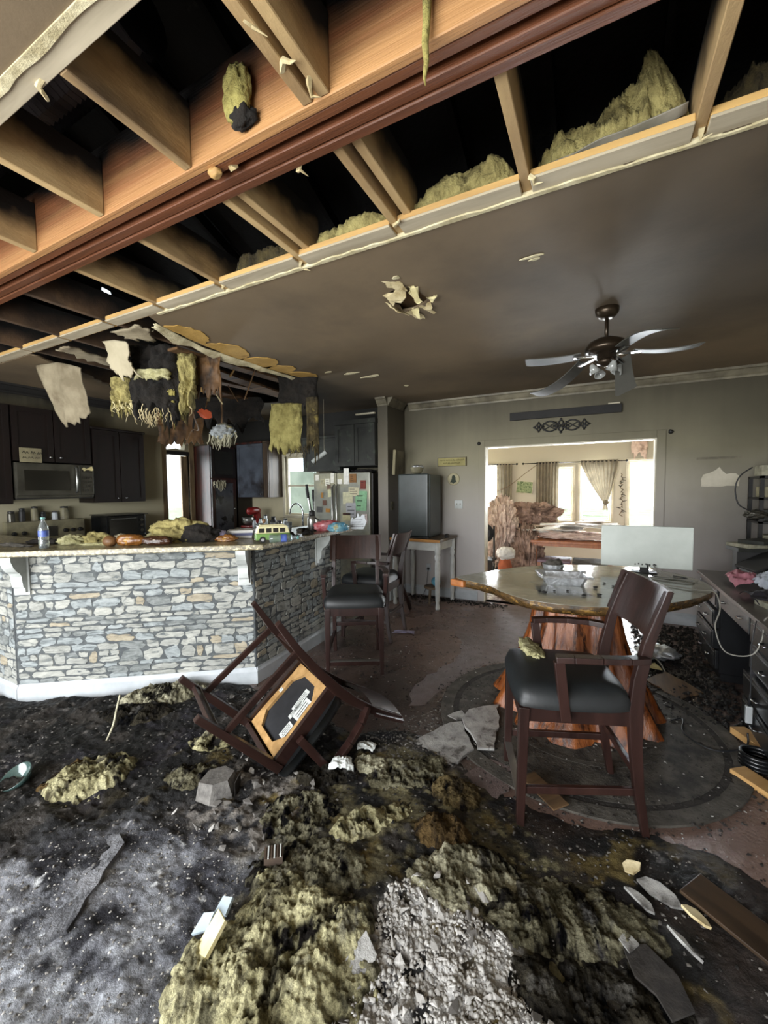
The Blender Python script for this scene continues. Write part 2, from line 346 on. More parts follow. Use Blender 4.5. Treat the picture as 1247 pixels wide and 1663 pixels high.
fl = MB().box((-5.9, -2.3, -.1), (1.7, 5.62, 0)).build('floor', 'wet_floor'); struct(fl, 'wet brown stained concrete floor')
ff = MB().box((-3.4, 5.62, -.1), (1.7, 8.6, 0)).build('floor_far_room', 'far_floor'); struct(ff, 'debris strewn floor of the room beyond')
gr = MB().box((-40, -40, -.4), (40, 40, -.3)).build('ground', 'ground_ext'); struct(gr, 'grass and yard outside')
# ---- ceiling drywall with the torn-out kitchen bay and a punched hole
tear = rag([(1.7, 1.868), (-2.80, 1.868)], .006, .07, 1) + rag([(-2.84, 1.95), (-2.95, 2.43), (-2.93, 3.03), (-2.88, 3.70), (-3.25, 4.05), (-4.0, 4.5), (-5.1, 4.05), (-5.3, 3.2), (-4.7, 2.35), (-4.5, 1.95)], .03, .08, 2)
out = tear + [(-4.5, 1.87), (-5.9, 1.87), (-5.9, 5.5), (1.7, 5.5)]
hole = rag([(-1.20, 2.36), (-1.07, 2.33), (-.99, 2.40), (-1.0, 2.52), (-1.06, 2.62), (-1.2, 2.63), (-1.23, 2.5)], .02, .05, 3, True)
cl = poly_holes('ceiling', out, [hole], .014, 'sooty_ceiling', TR(0, 0, CE + .014)); struct(cl, 'smoke blackened ceiling of the dining room')
cn = MB().box((-5.9, -2.3, CE), (1.7, .635, CE + .014)).build('ceiling_near', 'sooty_ceiling'); struct(cn, 'smoke stained ceiling nearest the camera')
# pale torn rim of the drywall along the joist bays
rp = rag([(1.7, 1.862), (-2.7, 1.862)], .008, .06, 11); rim = MB().prism([(p[0], p[1] - .004) for p in rp] + [(-2.7, 1.878), (1.7, 1.878)], CE - .006, CE + .0135); rim.build('torn_rim', 'drywall_edge', cl)
rp = rag([(1.7, .645), (-5.8, .645)], .006, .06, 12); MB().prism([(p[0], p[1]) for p in rp] + [(-5.8, .62), (1.7, .62)], CE - .005, CE + .0135).build('torn_rim', 'drywall_edge', cn)
# scalloped strip where the face paper peeled off beside the kitchen hole
mat('peeled_gypsum', 'b9954f', '9c7a3a', 5, rough=.85, bump=.3, bs=30, c3='8a6426', sc3=7, f3=(.6, .75))
for k, (y0, y1, wd) in enumerate([(2.02, 2.42, .17), (2.42, 2.86, .22), (2.84, 3.18, .25), (3.14, 3.40, .22), (3.38, 3.74, .19)]):
    e = lambda y: -2.84 - .11 * math.sin(max(0, min(1, (y - 1.95) / 1.75)) * math.pi)
    pts = [(e(y0 + (y1 - y0) * t / 8) - .012, y0 + (y1 - y0) * t / 8) for t in range(9)] + [(e(y1 + (y0 - y1) * t / 10) + wd * (math.sin(math.pi * t / 10) ** .5) + .02 * rnd.random(), y1 + (y0 - y1) * t / 10) for t in range(11)]
    MB().prism(rag(pts, .008, .03, 40 + k, True), CE - .006, CE - .001).build('peeled_patch', 'peeled_gypsum', cl)
# light scars on the soot: two flaked places and streaks
for k, (x, y, sx, sy) in enumerate([(-.33, 2.35, .055, .012), (-.32, 2.38, .03, .01), (-2.32, 3.75, .09, .03), (-2.18, 3.95, .12, .035), (-2.5, 3.6, .05, .02), (-1.05, 2.2, .022, .018), (-2.02, 4.5, .03, .03)]):
    r = random.Random(k); pts = [(x + sx * math.cos(t * .63) * r.uniform(.6, 1.2), y + sy * math.sin(t * .63) * r.uniform(.6, 1.2)) for t in range(10)]
    MB().prism(pts, CE - .004, CE + .001).build('flaked_patch', 'drywall_edge', cl)
# torn paper and gypsum round the punched hole
def shard(name, pts, m, parent, th=.006):
    p0 = [Vector(q) for q in pts]; r = random.Random(len(pts) + int(abs(p0[0].x) * 9999)); nn = (p0[1] - p0[0]).cross(p0[2] - p0[0]).normalized(); p = []
    for i in range(len(p0)):
        a, b = p0[i], p0[(i + 1) % len(p0)]; L = (b - a).length; o_ = (b - a).cross(nn).normalized()
        for j in range(4): p.append(a.lerp(b, j / 4) + (o_ * r.uniform(-.12, .12) * L if j else Vector((0, 0, 0))) + nn * r.uniform(-.004, .004))
    n = (p[1] - p[0]).cross(p[2] - p[0]).normalized() * th; k = len(p)
    return MB().add([q for q in p] + [q + n for q in p], [tuple(range(k)), tuple(range(2 * k - 1, k - 1, -1))] + [((i + 1) % k, i, k + i, k + (i + 1) % k) for i in range(k)]).build(name, m, parent)
mat('gypsum_paper', 'd8cba4', 'a8966c', 9, rough=.9, bump=.3, bs=40, c3='7d6b47', sc3=14, f3=(.6, .72))
mat('gypsum_pale', 'e6dcae', 'cbbd88', 9, rough=.9)
for k, (pts, mm) in enumerate([
    ([(-1.25, 2.45, CE), (-1.22, 2.62, CE), (-1.17, 2.66, CE - .05), (-1.20, 2.52, CE - .09)], 'gypsum_paper'),
    ([(-1.22, 2.36, CE), (-1.06, 2.30, CE), (-1.07, 2.38, CE - .06), (-1.19, 2.45, CE - .07)], 'gypsum_paper'),
    ([(-1.15, 2.20, CE - .002), (-1.05, 2.26, CE), (-1.04, 2.34, CE - .04), (-1.10, 2.31, CE - .035)], 'gypsum_paper'),
    ([(-1.03, 2.33, CE), (-.98, 2.36, CE), (-1.0, 2.48, CE - .07), (-1.04, 2.47, CE - .075), (-1.05, 2.40, CE - .03)], 'gypsum_pale'),
    ([(-.99, 2.52, CE), (-.93, 2.50, CE - .02), (-.90, 2.47, CE - .04), (-.96, 2.56, CE - .035)], 'gypsum_pale'),
    ([(-1.02, 2.60, CE), (-.98, 2.58, CE), (-1.0, 2.64, CE - .05), (-1.05, 2.64, CE - .04)], 'gypsum_paper'),
    ([(-1.2, 2.64, CE), (-1.14, 2.65, CE), (-1.10, 2.78, CE - .03), (-1.13, 2.76, CE - .045)], 'gypsum_paper'),
    ([(-1.15, 2.64, CE), (-1.09, 2.63, CE), (-1.11, 2.71, CE - .07), (-1.13, 2.70, CE - .06)], 'gypsum_pale'),
    ([(-1.09, 2.62, CE), (-1.05, 2.61, CE), (-1.0, 2.74, CE - .02), (-1.02, 2.73, CE - .035)], 'gypsum_paper')]):
    shard('torn_shard', [(x, y, CE + (z - CE) * .55) for x, y, z in pts], mm, cl)
mat('lath_brown', '6e5436', '4e3a25', 5, rough=.8, stretch=(4, .5, 1))
MB().box((-1.32, 2.2, CE + .05), (-.9, 2.75, CE + .06)).build('backing_board', 'lath_brown', cl)

# ---- exposed framing
fr = thing('ceiling_frame', 'exposed charred wooden ceiling framing of twin beams and joists overhead', 'ceiling frame', (-1.4, 1.2, CE))
def fpart(name, lo, hi, m, bev=.003):
    o = Vector((-1.4, 1.2, CE)); return MB().box(Vector(lo) - o, Vector(hi) - o).build(name, m, fr, bevel=bev, seg=1)
for (y0, y1, z0) in ((1.115, 1.150, CE), (1.154, 1.188, CE + .004), (1.218, 1.258, CE + .003), (1.262, 1.298, CE - .002)):
    fpart('beam', (-5.88, y0, z0), (1.68, y1, CE + .30), 'beam_wood' if y0 < 1.12 else 'beam_dark')
fpart('beam_spacer', (-5.88, 1.189, CE + .08), (1.68, 1.217, CE + .28), 'char')
NJ = [-3.75, -3.15, -2.56, -1.972, -1.401, -.835, -.772, .35]
for x in NJ: fpart('joist', (x - .019, .70, CE + .002), (x + .019, 1.114, CE + .235), 'joist_wood')
FJ = [-5.6, -5.0, -4.4, -3.80, -3.18, -2.60, -2.02, -1.43, -.86, -.28, .29, .88, 1.46]
for x in FJ: fpart('joist', (x - .019, 1.30, CE + .0145), (x + .019, 5.45, CE + .212), 'joist_soot' if x < -2.7 else 'joist_wood')
for x in (-.79, -1.36): fpart('joist', (x - .019, 1.30, CE + .03), (x + .019, 1.86, CE + .235), 'joist_wood')
for a, b in zip(FJ[:-1], FJ[1:]):
    fpart('blocking', (a + .02, 1.772, CE + .001), (b - .02, 1.862, CE + .012), 'plate_pale')
    fpart('blocking', (a + .02, 1.775, CE + .013), (b - .02, 1.885, CE + .040), 'plate_wood')
fpart('ledger', (-5.88, .642, CE + .001), (1.68, .698, CE + .07), 'plate_pale')
# splintered wood and torn paper clinging to joist ends
for k, (x, y) in enumerate([(-.86, 1.80), (-1.43, 1.83), (-.28, 1.79), (.29, 1.80), (-2.02, 1.82), (-1.0, 1.28), (-1.27, 1.18), (-1.46, .68), (-.84, .86), (-.83, .98), (-.77, 1.04)]):
    r = random.Random(k + 50); m = MB(); px, py, pz = x + 1.4, y - 1.2, 0
    pts = [(px + r.uniform(-.02, .02), py + r.uniform(-.02, .02), pz + .01)]
    for q in range(3): pts.append((pts[-1][0] + r.uniform(-.03, .035), pts[-1][1] + r.uniform(-.03, .03), pts[-1][2] - r.uniform(.004, .014)))
    m.tube(pts, [.011, .009, .006, .001], 5); m.build('splinter', 'gypsum_paper', fr)
# fluffy tear of paper stuck on the beam
# ---- roof above
def roofz(y): return 4.6 - abs(y - 1.5) * .393
hy = 3.03; S = math.hypot(1, .393)
for nm, s in (('roof_slope_far', 1), ('roof_slope_near', -1)):
    M = basis((-6.1, 1.5, 4.6), (1, 0, 0), (0, s, -.393), (0, -.393 * s, -1) if s > 0 else (0, .393, -1))
    hl = [[(.62, 1.66), (.70, 1.62), (.74, 1.70), (.68, 1.76), (.61, 1.73)]] if s > 0 else []
    o = poly_holes('roof_deck', [(0, 0), (8.1, 0), (8.1, 4.7), (0, 4.7)], hl, .02, 'roof_char', M); struct(o, 'burnt roof deck seen through the ceiling bays'); o.name = nm
raf = thing('roof_rafters', 'charred black rafters up inside the attic', 'rafter', (-2, 1.5, 4.6))
for k in range(13):
    x = -5.7 + .6 * k + 2
    for s in (1, -1):
        MB().bar((x, 0, -.08), (x, s * 4.15, -.08 - 4.15 * .393), .04, .10).build('rafter', 'char', raf)
for x in (-6.08, 1.78): struct(MB().prism([(-2.6, 2.6), (5.7, 2.6), (5.7, 2.98), (1.5, 4.62), (-2.6, 2.98)], -.02, .02, basis((x, 0, 0), (0, 1, 0), (0, 0, 1))).build('wall_gable', 'char'))
struct(MB().box((-6.1, 5.45, CE + .02), (1.8, 5.6, 3.1)).build('wall_attic_far', 'char')); struct(MB().box((-6.1, -2.42, CE + .02), (1.8, -2.3, 3.1)).build('wall_attic_near', 'char'))
mat('duct_black', '15161a', '34363c', 4, rough=.35, metal=.4)
fd = MB(); pr = []
for k in range(90): pr.append((.105 + (.012 if k % 2 else 0), k * .018))
fd.lathe(pr, 14, basis((0, 0, 0), (0, 1, 0), (0, 0, 1)))
tag(fd.build('flex_duct', 'duct_black', loc=(-3.1, 1.0, CE + .5), smooth=False), 'black ribbed flexible duct lying in the attic behind the near joists', 'duct')

# ---- walls
def wall_y(name, y, x0, x1, z0, z1, holes, th, m):   # faces -y
    return struct(poly_holes(name, rect(x0, z0, x1, z1), holes, th, m, basis((0, y, 0), (1, 0, 0), (0, 0, 1), (0, -1, 0))))
def wall_x(name, x, y0, y1, z0, z1, holes, th, m):   # faces +x
    return struct(poly_holes(name, rect(y0, z0, y1, z1), holes, th, m, basis((x, 0, 0), (0, 1, 0), (0, 0, 1), (1, 0, 0))))
OX0, OX1, OZ = -1.335, .575, 2.073
o = wall_y('wall_back', 5.5, -2.6, 1.7, 0, 3.0, [rect(OX0, -.001, OX1, OZ)], .12, 'dining_wall')
o['label'] = 'smoke stained grey back wall of the dining room'
o = wall_y('wall_kitchen_back', 5.5, -6.0, -2.6, 0, 3.0, [rect(-4.74, 1.1, -4.07, 2.09)], .12, 'kitchen_back_wall')
jag = rag([(4.13, 2.16), (4.30, 2.20), (4.46, 2.18), (4.42, 2.36), (4.34, 2.30), (4.26, 2.42), (4.2, 2.55), (4.15, 2.6), (4.14, 2.35)], .02, .06, 9, True)
o = wall_x('wall_left', -5.9, -2.3, 5.5, 0, 3.0, [rect(4.12, -.001, 4.52, 2.09), jag], .12, 'kitchen_left_wall')
struct(MB().box((-2.648, 4.95, 0), (-2.5, 5.5, CE)).build('wall_stub', 'stub_wall'))
struct(MB().box((1.7, -2.3, 0), (1.82, 5.6, 3)).build('wall_right', 'dining_wall'))
struct(poly_holes('wall_rear', rect(-6, 0, 1.8, 3.0), [rect(-4.6, .02, .2, 2.4)], .12, 'dining_wall', basis((0, -2.3, 0), (-1, 0, 0), (0, 0, 1), (0, 1, 0)) @ Matrix.Scale(-1, 4, (1, 0, 0))))
# far room
struct(MB().box((-3.5, 5.62, 0), (-3.4, 8.7, 2.75)).build('wall_far_left', 'far_room_wall')); struct(MB().box((1.7, 5.6, 0), (1.82, 8.7, 2.75)).build('wall_far_right', 'far_room_wall'))
mat('far_ceiling_paint', 'aca48f', '9c917a', 2, rough=.8)
struct(MB().box((-3.5, 5.62, 2.6), (1.82, 8.72, 2.7)).build('ceiling_far_room', 'far_ceiling_paint'))
FW = [rect(-3.0, .45, -1.75, 1.97), rect(-.72, .9, -.42, 1.91), rect(-.285, .9, .22, 1.92), rect(.49, .05, .93, 2.0)]
wall_y('wall_far_back', 8.6, -3.5, 1.8, 0, 2.75, FW, .12, 'far_room_wall')
glassmat('window_glass', (.97, .99, 1), .02, .93)
def window(i, y, x0, z0, x1, z1, wd, m, label, nx=1, nz=1, name='window_'):
    wn = bpy.data.objects.new(name + str(i), None); COL.objects.link(wn); wn.location = (0, 0, 0); struct(wn, label)
    for a, b, c, d in ((x0 - wd, z0 - wd, x1 + wd, z0), (x0 - wd, z1, x1 + wd, z1 + wd), (x0 - wd, z0, x0, z1), (x1, z0, x1 + wd, z1)):
        MB().box((a, y - .022, b), (c, y, d)).build('window_frame', m, wn, bevel=.003, seg=1)
    for a, b, c, d in ((x0, z0, x1, z0 + .03), (x0, z1 - .03, x1, z1), (x0, z0 + .03, x0 + .03, z1 - .03), (x1 - .03, z0 + .03, x1, z1 - .03)):
        MB().box((a, y + .04, b), (c, y + .075, d)).build('sash', m, wn)
    for k in range(1, nz): zz = z0 + (z1 - z0) * k / nz; MB().box((x0 + .03, y + .04, zz - .015), (x1 - .03, y + .075, zz + .015)).build('sash', m, wn)
    for k in range(nz):
        a = z0 + (z1 - z0) * k / nz; b = z0 + (z1 - z0) * (k + 1) / nz
        MB().box((x0 + .03, y + .055, a + .03), (x1 - .03, y + .058, b - .03)).build('pane', 'window_glass', wn)
    return wn
window(1, 8.6, -3.0, .45, -1.75, 1.97, .05, 'cream_trim', 'window at the left of the far room', 1, 2)
window(2, 8.6, -.72, .9, -.42, 1.91, .045, 'cream_trim', 'narrow bright window beside the long curtain')
window(3, 8.6, -.285, .9, .22, 1.92, .045, 'cream_trim', 'wide bright window behind the knotted curtain', 1, 1)
window(1, 8.6, .49, .05, .93, 2.0, .04, 'cream_trim', 'bright glazed door of the far room', 1, 1, 'door_')
window(4, 5.5, -4.74, 1.1, -4.07, 2.09, .05, 'cream_trim', 'kitchen window over the sink', 1, 2)
mat('red_char_wood', '6b3626', '2b1812', 6, rough=.7, stretch=(3, 3, .4), bump=.3)
mat('jamb_wood', '7d6b4c', '4a3a2a', 6, rough=.8, stretch=(3, 3, .4), bump=.3)
dr = bpy.data.objects.new('door_2', None); COL.objects.link(dr); struct(dr, 'burnt open exterior doorway at the kitchen corner')
MB().box((-5.97, 4.05, 0), (-5.885, 4.12, 2.5)).build('door_jamb', 'jamb_wood', dr); MB().box((-5.97, 4.52, 0), (-5.88, 4.60, 2.3)).build('door_jamb', 'jamb_wood', dr)
MB().box((-5.97, 4.12, 2.09), (-5.885, 4.52, 2.15)).build('door_header', 'char', dr); MB().box((-5.955, 4.40, .02), (-5.93, 4.515, 2.08)).build('door_stile', 'jamb_wood', dr)
MB().box((-5.945, 4.125, .02), (-5.941, 4.40, 2.08)).build('pane', 'window_glass', dr)
# opening trim (cased opening)
tr = bpy.data.objects.new('trim_1', None); COL.objects.link(tr); struct(tr, 'pale casing round the opening into the far room')
for a, b, c, d in ((OX0 - .085, 0, OX0, OZ + .085), (OX1, 0, OX1 + .085, OZ + .085), (OX0, OZ, OX1, OZ + .085)):
    MB().box((a, 5.484, b), (c, 5.5, d)).build('casing', 'dining_wall', tr, bevel=.004)
for a, b, c, d in ((OX0, 0, OX0 + .014, OZ), (OX1 - .014, 0, OX1, OZ), (OX0 + .014, OZ - .014, OX1 - .014, OZ)):
    MB().box((a, 5.486, b), (c, 5.63, d)).build('jamb', 'cream_trim', tr)
# crown mouldings
def crown(name, p0, p1, inw, m, z=CE, s=1.0):
    """stepped crown between two points; inw = unit vector from the wall into the room"""
    d = Vector((p1[0] - p0[0], p1[1] - p0[1], 0)); L = d.length; d.normalize(); i = Vector((inw[0], inw[1], 0))
    prof = [(0, 0), (0, -.105), (.012, -.105), (.016, -.085), (.03, -.07), (.055, -.03), (.07, -.022), (.075, 0)]
    return struct(MB().prism([(a * s, b * s) for a, b in prof], 0, L, basis((p0[0], p0[1], z), i, (0, 0, 1), d)).build(name, m))
crown('trim_2', (1.7, 5.498), (-2.42, 5.498), (0, -1), 'sooty_trim'); crown('trim_3', (-2.498, 5.42), (-2.498, 4.95), (1, 0), 'sooty_trim')
crown('trim_4', (-2.5, 4.949), (-2.65, 4.949), (0, -1), 'sooty_trim'); crown('trim_5', (-5.898, -2.3), (-5.898, 4.0), (1, 0), 'soot_black')
# baseboards
def base(name, p0, p1, inw, m='white_trim', h=.13):
    d = Vector((p1[0] - p0[0], p1[1] - p0[1], 0)); L = d.length; d.normalize(); i = Vector((inw[0], inw[1], 0))
    return struct(MB().prism([(0, 0), (.016, 0), (.016, h - .03), (.008, h - .012), (.006, h), (0, h)], 0, L, basis((p0[0], p0[1], .001), i, (0, 0, 1), d)).build(name, m))
base('baseboard_back', (OX0 - .087, 5.498), (-2.5, 5.498), (0, -1)); base('baseboard_back_right', (1.7, 5.498), (OX1 + .087, 5.498), (0, -1)); base('baseboard_stub', (-2.498, 5.48), (-2.498, 4.97), (1, 0))
# ================================================================== breakfast bar
mat('mortar', '585c5c', '43474a', 30, rough=.95)
for nm, a, b in (('stone_grey', 'a3a49e', '83857f'), ('stone_blue', '9ba1a1', '7b8283'), ('stone_pale', 'b0b0a8', '90928c'), ('stone_tan', 'a89f8b', '8a816e'), ('stone_dark', '888c8b', '656a68')):
    mat(nm, a, b, 9, rough=.8, stretch=(1, 1, 3.2), bump=.55, bs=14, lo=.38, hi=.6, c3='5e6364', sc3=9, f3=(.58, .66), dist=1.2)
mat('granite', '8f8567', '5d5747', 60, rough=.28, c3='c9bf9b', sc3=45, f3=(.55, .62), detail=3)
mat('granite_dirty', '38352f', '605a4b', 18, rough=.35, c3='8b836a', sc3=40, f3=(.58, .66), bump=.25, bs=40)
mat('painted_white', 'c3c7c4', 'a3a7a3', 5, rough=.5)
W0, W1, W2, W3 = Vector((-5.88, 1.369)), Vector((-3.713, 1.369)), Vector((-2.374, 2.364)), Vector((-2.48, 3.74))
bar = thing('breakfast_bar', 'angled breakfast bar faced with grey stone under a granite top', 'bar', (-3.0, 1.9, 0))
BO = Vector((-3.0, 1.9, 0))
def offs(P, d):   # offset the open polyline by d to its right-hand (outer) side
    out = []; nn = []
    for a, b in zip(P[:-1], P[1:]): t = (b - a).normalized(); nn.append(Vector((t.y, -t.x)))
    for i, p in enumerate(P):
        if i == 0: out.append(p + nn[0] * d)
        elif i == len(P) - 1: out.append(p + nn[-1] * d)
        else:
            n = (nn[i - 1] + nn[i]).normalized(); out.append(p + n * (d / n.dot(nn[i])))
    return out
BP = [W0, W1, W2, W3]
inn = offs(BP, -.13)
MB().prism([(p.x - BO.x, p.y - BO.y) for p in BP + inn[::-1]], 0, 1.083).build('core_wall', 'mortar', bar)
ov = offs(BP, .165); ov[3] += Vector((0, .06)); iv = offs(BP, -.42); iv[3] += Vector((0, .06))
top = MB().prism([(p.x - BO.x, p.y - BO.y) for p in ov + iv[::-1]], 1.085, 1.125).build('worktop', 'granite', bar, bevel=.006)
def stones(face, a, b, z0, z1, s0, s1, seed, join=99):
    """irregular coursed stones on the wall from a to b (x to the right seen from outside)"""
    r = random.Random(seed); d = (b - a); L = d.length; d.normalize(); M = basis((a.x - BO.x, a.y - BO.y, 0), (d.x, d.y, 0), (0, 0, 1), (d.y, -d.x, 0))
    z = z0; rows = []; MM = ('stone_grey', 'stone_blue', 'stone_pale', 'stone_tan', 'stone_dark'); JB = MB(); JI = []
    while z < z1 - .02:
        hh = min(r.choice((.036, .042, .05, .058, .07, .092)), z1 - z); rows.append((z, hh)); z += hh
    for (z, hh) in rows:
        x = s0 - r.uniform(0, .1)
        while x < s1:
            wd = r.uniform(.06, .22) * (1.1 if hh < .06 else .9)
            if x + wd > s1 - .04: wd = s1 - x + .001
            cells = [(x, z, wd, hh)]
            if hh > .085 and wd > .1 and r.random() < .6: cells = [(x, z, wd, hh * .5), (x, z + hh * .5, wd * .55, hh * .5), (x + wd * .55, z + hh * .5, wd * .45, hh * .5)]
            for (cx, cz, w_, h_) in cells:
                x0 = max(cx, s0); w2 = cx + w_ - x0
                if w2 < .02: continue
                g = .001; lo, hi = [], []; tilt = r.uniform(-.3, .3) * h_
                corner = r.uniform(.25, .45)
                base = []
                for (u, v) in ((0, .5), (.04, 1 - corner * .4), (.16, 1), (.4, 1), (.65, 1), (.86, 1), (.97, 1 - corner * .4), (1, .5), (.96, corner * .4), (.84, 0), (.6, 0), (.35, 0), (.14, 0), (.03, corner * .4)):
                    px = x0 + g + u * (w2 - 2 * g) + r.uniform(-.012, .012) * (0 < u < 1); pz = cz + g + v * (h_ - 2 * g) + r.uniform(-.009, .009) * min(1, h_ / .06) + tilt * (u - .5)
                    base.append((min(max(px, s0), s1), min(max(pz, z0), z1)))
                mx = sum(p[0] for p in base) / len(base); mz = sum(p[1] for p in base) / len(base)
                topo = [(mx + (p[0] - mx) * (1 - .010 / max(w2, .02)), mz + (p[1] - mz) * (1 - .010 / h_)) for p in base]
                mm = r.choices(('stone_grey', 'stone_blue', 'stone_pale', 'stone_tan', 'stone_dark'), (5, 5, 4, 1.5, 2))[0]
                if cx < join: MB().prism(base, 0, r.uniform(.004, .009), M, topo).build('stone', mm, face)
                else: k0 = len(JB.f); JB.prism(base, 0, r.uniform(.004, .009), M, topo); JI += [MM.index(mm)] * (len(JB.f) - k0)
            x += wd
    if JB.f:
        o = JB.build('farther_stones', MM[0], face); o['kind'] = 'stuff'; o['label'] = 'smaller stones farther along the bar side'
        for q in MM[1:]: o.data.materials.append(MATS[q])
        o.data.polygons.foreach_set('material_index', JI)
for nm, a, b, s0, s1, seed, jn in (('stone_face', W0, W1, 1.74, (W1 - W0).length - .006, 3, 99), ('stone_face', W1, W2, .006, (W2 - W1).length - .006, 4, 99), ('stone_face', W2, W3, .006, (W3 - W2).length - .004, 5, .16)):
    d = (b - a).normalized(); L = (b - a).length
    fa = MB().box((0.001, 0, .002), (L - .001, 1.08, .004), basis((a.x - BO.x, a.y - BO.y, 0), (d.x, d.y, 0), (0, 0, 1), (d.y, -d.x, 0))).build(nm, 'mortar', bar)
    stones(fa, a, b, .125, 1.08, s0, s1, seed, jn)
for i in range(3):
    a, b = BP[i], BP[i + 1]; d = (b - a).normalized(); n = Vector((d.y, -d.x))
    MB().prism([(0, 0), (.02, 0), (.02, .10), (.011, .118), (.009, .132), (0, .132)], -.012 if i else 0, (b - a).length + (.012 if i < 2 else 0), basis((a.x - BO.x, a.y - BO.y, .001), (n.x, n.y, 0), (0, 0, 1), (d.x, d.y, 0))).build('baseboard', 'white_trim', bar)
def corbel(p, n, wd=.07, h=.27, d=.17):
    M = basis((p.x - BO.x, p.y - BO.y, 1.083), (n.x, n.y, 0), (0, 0, 1))
    prof = [(.012, 0), (d, 0), (d, -.03), (d * .93, -.05), (d * .86, -.075), (d * .7, -.105), (d * .52, -.125), (d * .42, -.15), (d * .4, -.19), (d * .36, -.225), (d * .25, -.24), (d * .25, -h), (.012, -h)]
    t = MB().prism(prof, -wd / 2, wd / 2, M).build('corbel', 'painted_white', bar)
    MB().prism([(.008, .0), (.02, 0), (.02, -h - .02), (.008, -h - .02)], -wd * .7, wd * .7, M).build('corbel_plate', 'painted_white', t)
d1 = (W2 - W1).normalized(); n1 = Vector((d1.y, -d1.x)); d2 = (W3 - W2).normalized(); n2 = Vector((d2.y, -d2.x))
corbel(W1 + d1 * .07, n1); corbel(W1 + d1 * 1.60, n1); corbel(W2 + d2 * .92, n2)
# ================================================================== kitchen
mat('cherry_dark', '150a08', '0d0605', 6, rough=.45, stretch=(3, 3, .5))
mat('cherry_red', '4a2018', '22100c', 4, rough=.4, stretch=(3, 3, .5), c3='120d0b', sc3=2.5, f3=(.45, .65))
mat('burnt_sheen', '3a3e46', '565d68', 2, rough=.35, c3='1d1614', sc3=2.5, f3=(.5, .68))
mat('brown_cab', '4b3c2d', '33281f', 5, rough=.5, stretch=(3, 3, .5))
mat('olive_soot', '2b2d27', '191a17', 5, rough=.6, c3='3d463a', sc3=8, f3=(.58, .7))
mat('steel_sooty', '55534a', '3d3b34', 6, rough=.35, metal=.5)
mat('steel', 'a9aaa6', '8f908c', 8, rough=.3, metal=.85, stretch=(1, 1, .2))
mat('chrome', 'c9ccd0', rough=.12, metal=1)
mat('black_gloss', '0d0e0e', '17181a', 6, rough=.25); mat('dark_glass', '14130f', '22201a', 4, rough=.2)
mat('black_matte', '111111', '1d1c1b', 8, rough=.6); mat('sooty_cream', '8a8468', '5e5947', 6, rough=.6); mat('worktop_dark', '2a2723', '46413a', 14, rough=.4)
def door_panel(parent, M, wd, h, m, knob=None, frame=.055, glass=None, name='door'):
    """shaker door in x(wd) / y(h), front to +z of M"""
    d = MB().box((0, 0, 0), (wd, h, .018), M).build(name, glass or m, parent)
    f = MB()
    for a, b, c, e in ((0, 0, wd, frame), (0, h - frame, wd, h), (0, frame, frame, h - frame), (wd - frame, frame, wd, h - frame)): f.box((a, b, .018), (c, e, .026), M)
    f.build('door_frame', m, d)
    if knob: MB().lathe([(.005, 0), (.005, .012), (.013, .016), (.014, .022), (.008, .028), (.001, .029)], 10, M @ TR(knob[0], knob[1], .026)).build('knob', 'chrome', d, smooth=True)
    return d
FX = basis((0, 0, 0), (0, 1, 0), (0, 0, 1), (1, 0, 0))      # a plane that faces +x
FY = basis((0, 0, 0), (1, 0, 0), (0, 0, 1), (0, -1, 0))     # a plane that faces -y
def cab_x(name, label, y0, y1, z0, z1, xf, m, nd, knobs=True, crownh=0, glass=None, xb=-5.898):
    t = thing(name, label, 'cabinet', (xb, y0, z0)); MB().box((0, 0, 0), (xf - xb - .02, y1 - y0, z1 - z0)).build('body', m, t)
    w_ = (y1 - y0) / nd
    for k in range(nd):
        kn = ((w_ - .05 if k % 2 == 0 else .05), .05) if knobs else None
        door_panel(t, TR(xf - xb - .02, k * w_ + .004, .004) @ FX, w_ - .008, z1 - z0 - .008, m, kn, glass=glass)
    if crownh: MB().box((0, -.015, z1 - z0), (xf - xb + .02, y1 - y0 + .015, z1 - z0 + crownh)).build('cornice', m, t, bevel=.008)
    return t
cab_x('wall_cabinet', 'dark cherry wall cabinet left of the microwave at the picture edge', 1.25, 2.095, 1.40, 2.46, -5.55, 'cherry_dark', 2)
cab_x('wall_cabinet', 'dark cherry wall cabinet above the microwave behind the cream sign', 2.105, 2.88, 1.865, 2.46, -5.55, 'cherry_dark', 2)
cab_x('wall_cabinet', 'dark cherry two-door wall cabinet right of the microwave', 2.895, 3.55, 1.385, 2.30, -5.55, 'cherry_dark', 2, True, .03)
cab_x('base_cabinet', 'dark cherry base cabinet run under the toaster oven', 2.90, 4.0, 0, .875, -5.30, 'cherry_dark', 2)
cab_x('base_cabinet', 'dark cherry base cabinet left of the stove', 1.55, 2.09, 0, .875, -5.30, 'cherry_dark', 1)
for y0, y1, lb in ((1.55, 2.095, 'soot covered worktop left of the stove'), (2.89, 4.0, 'soot covered worktop under the toaster oven')):
    tag(MB().box((-5.898, y0, .877), (-5.27, y1, .913)).build('kitchen_worktop', 'worktop_dark', bevel=.004), lb, 'worktop')
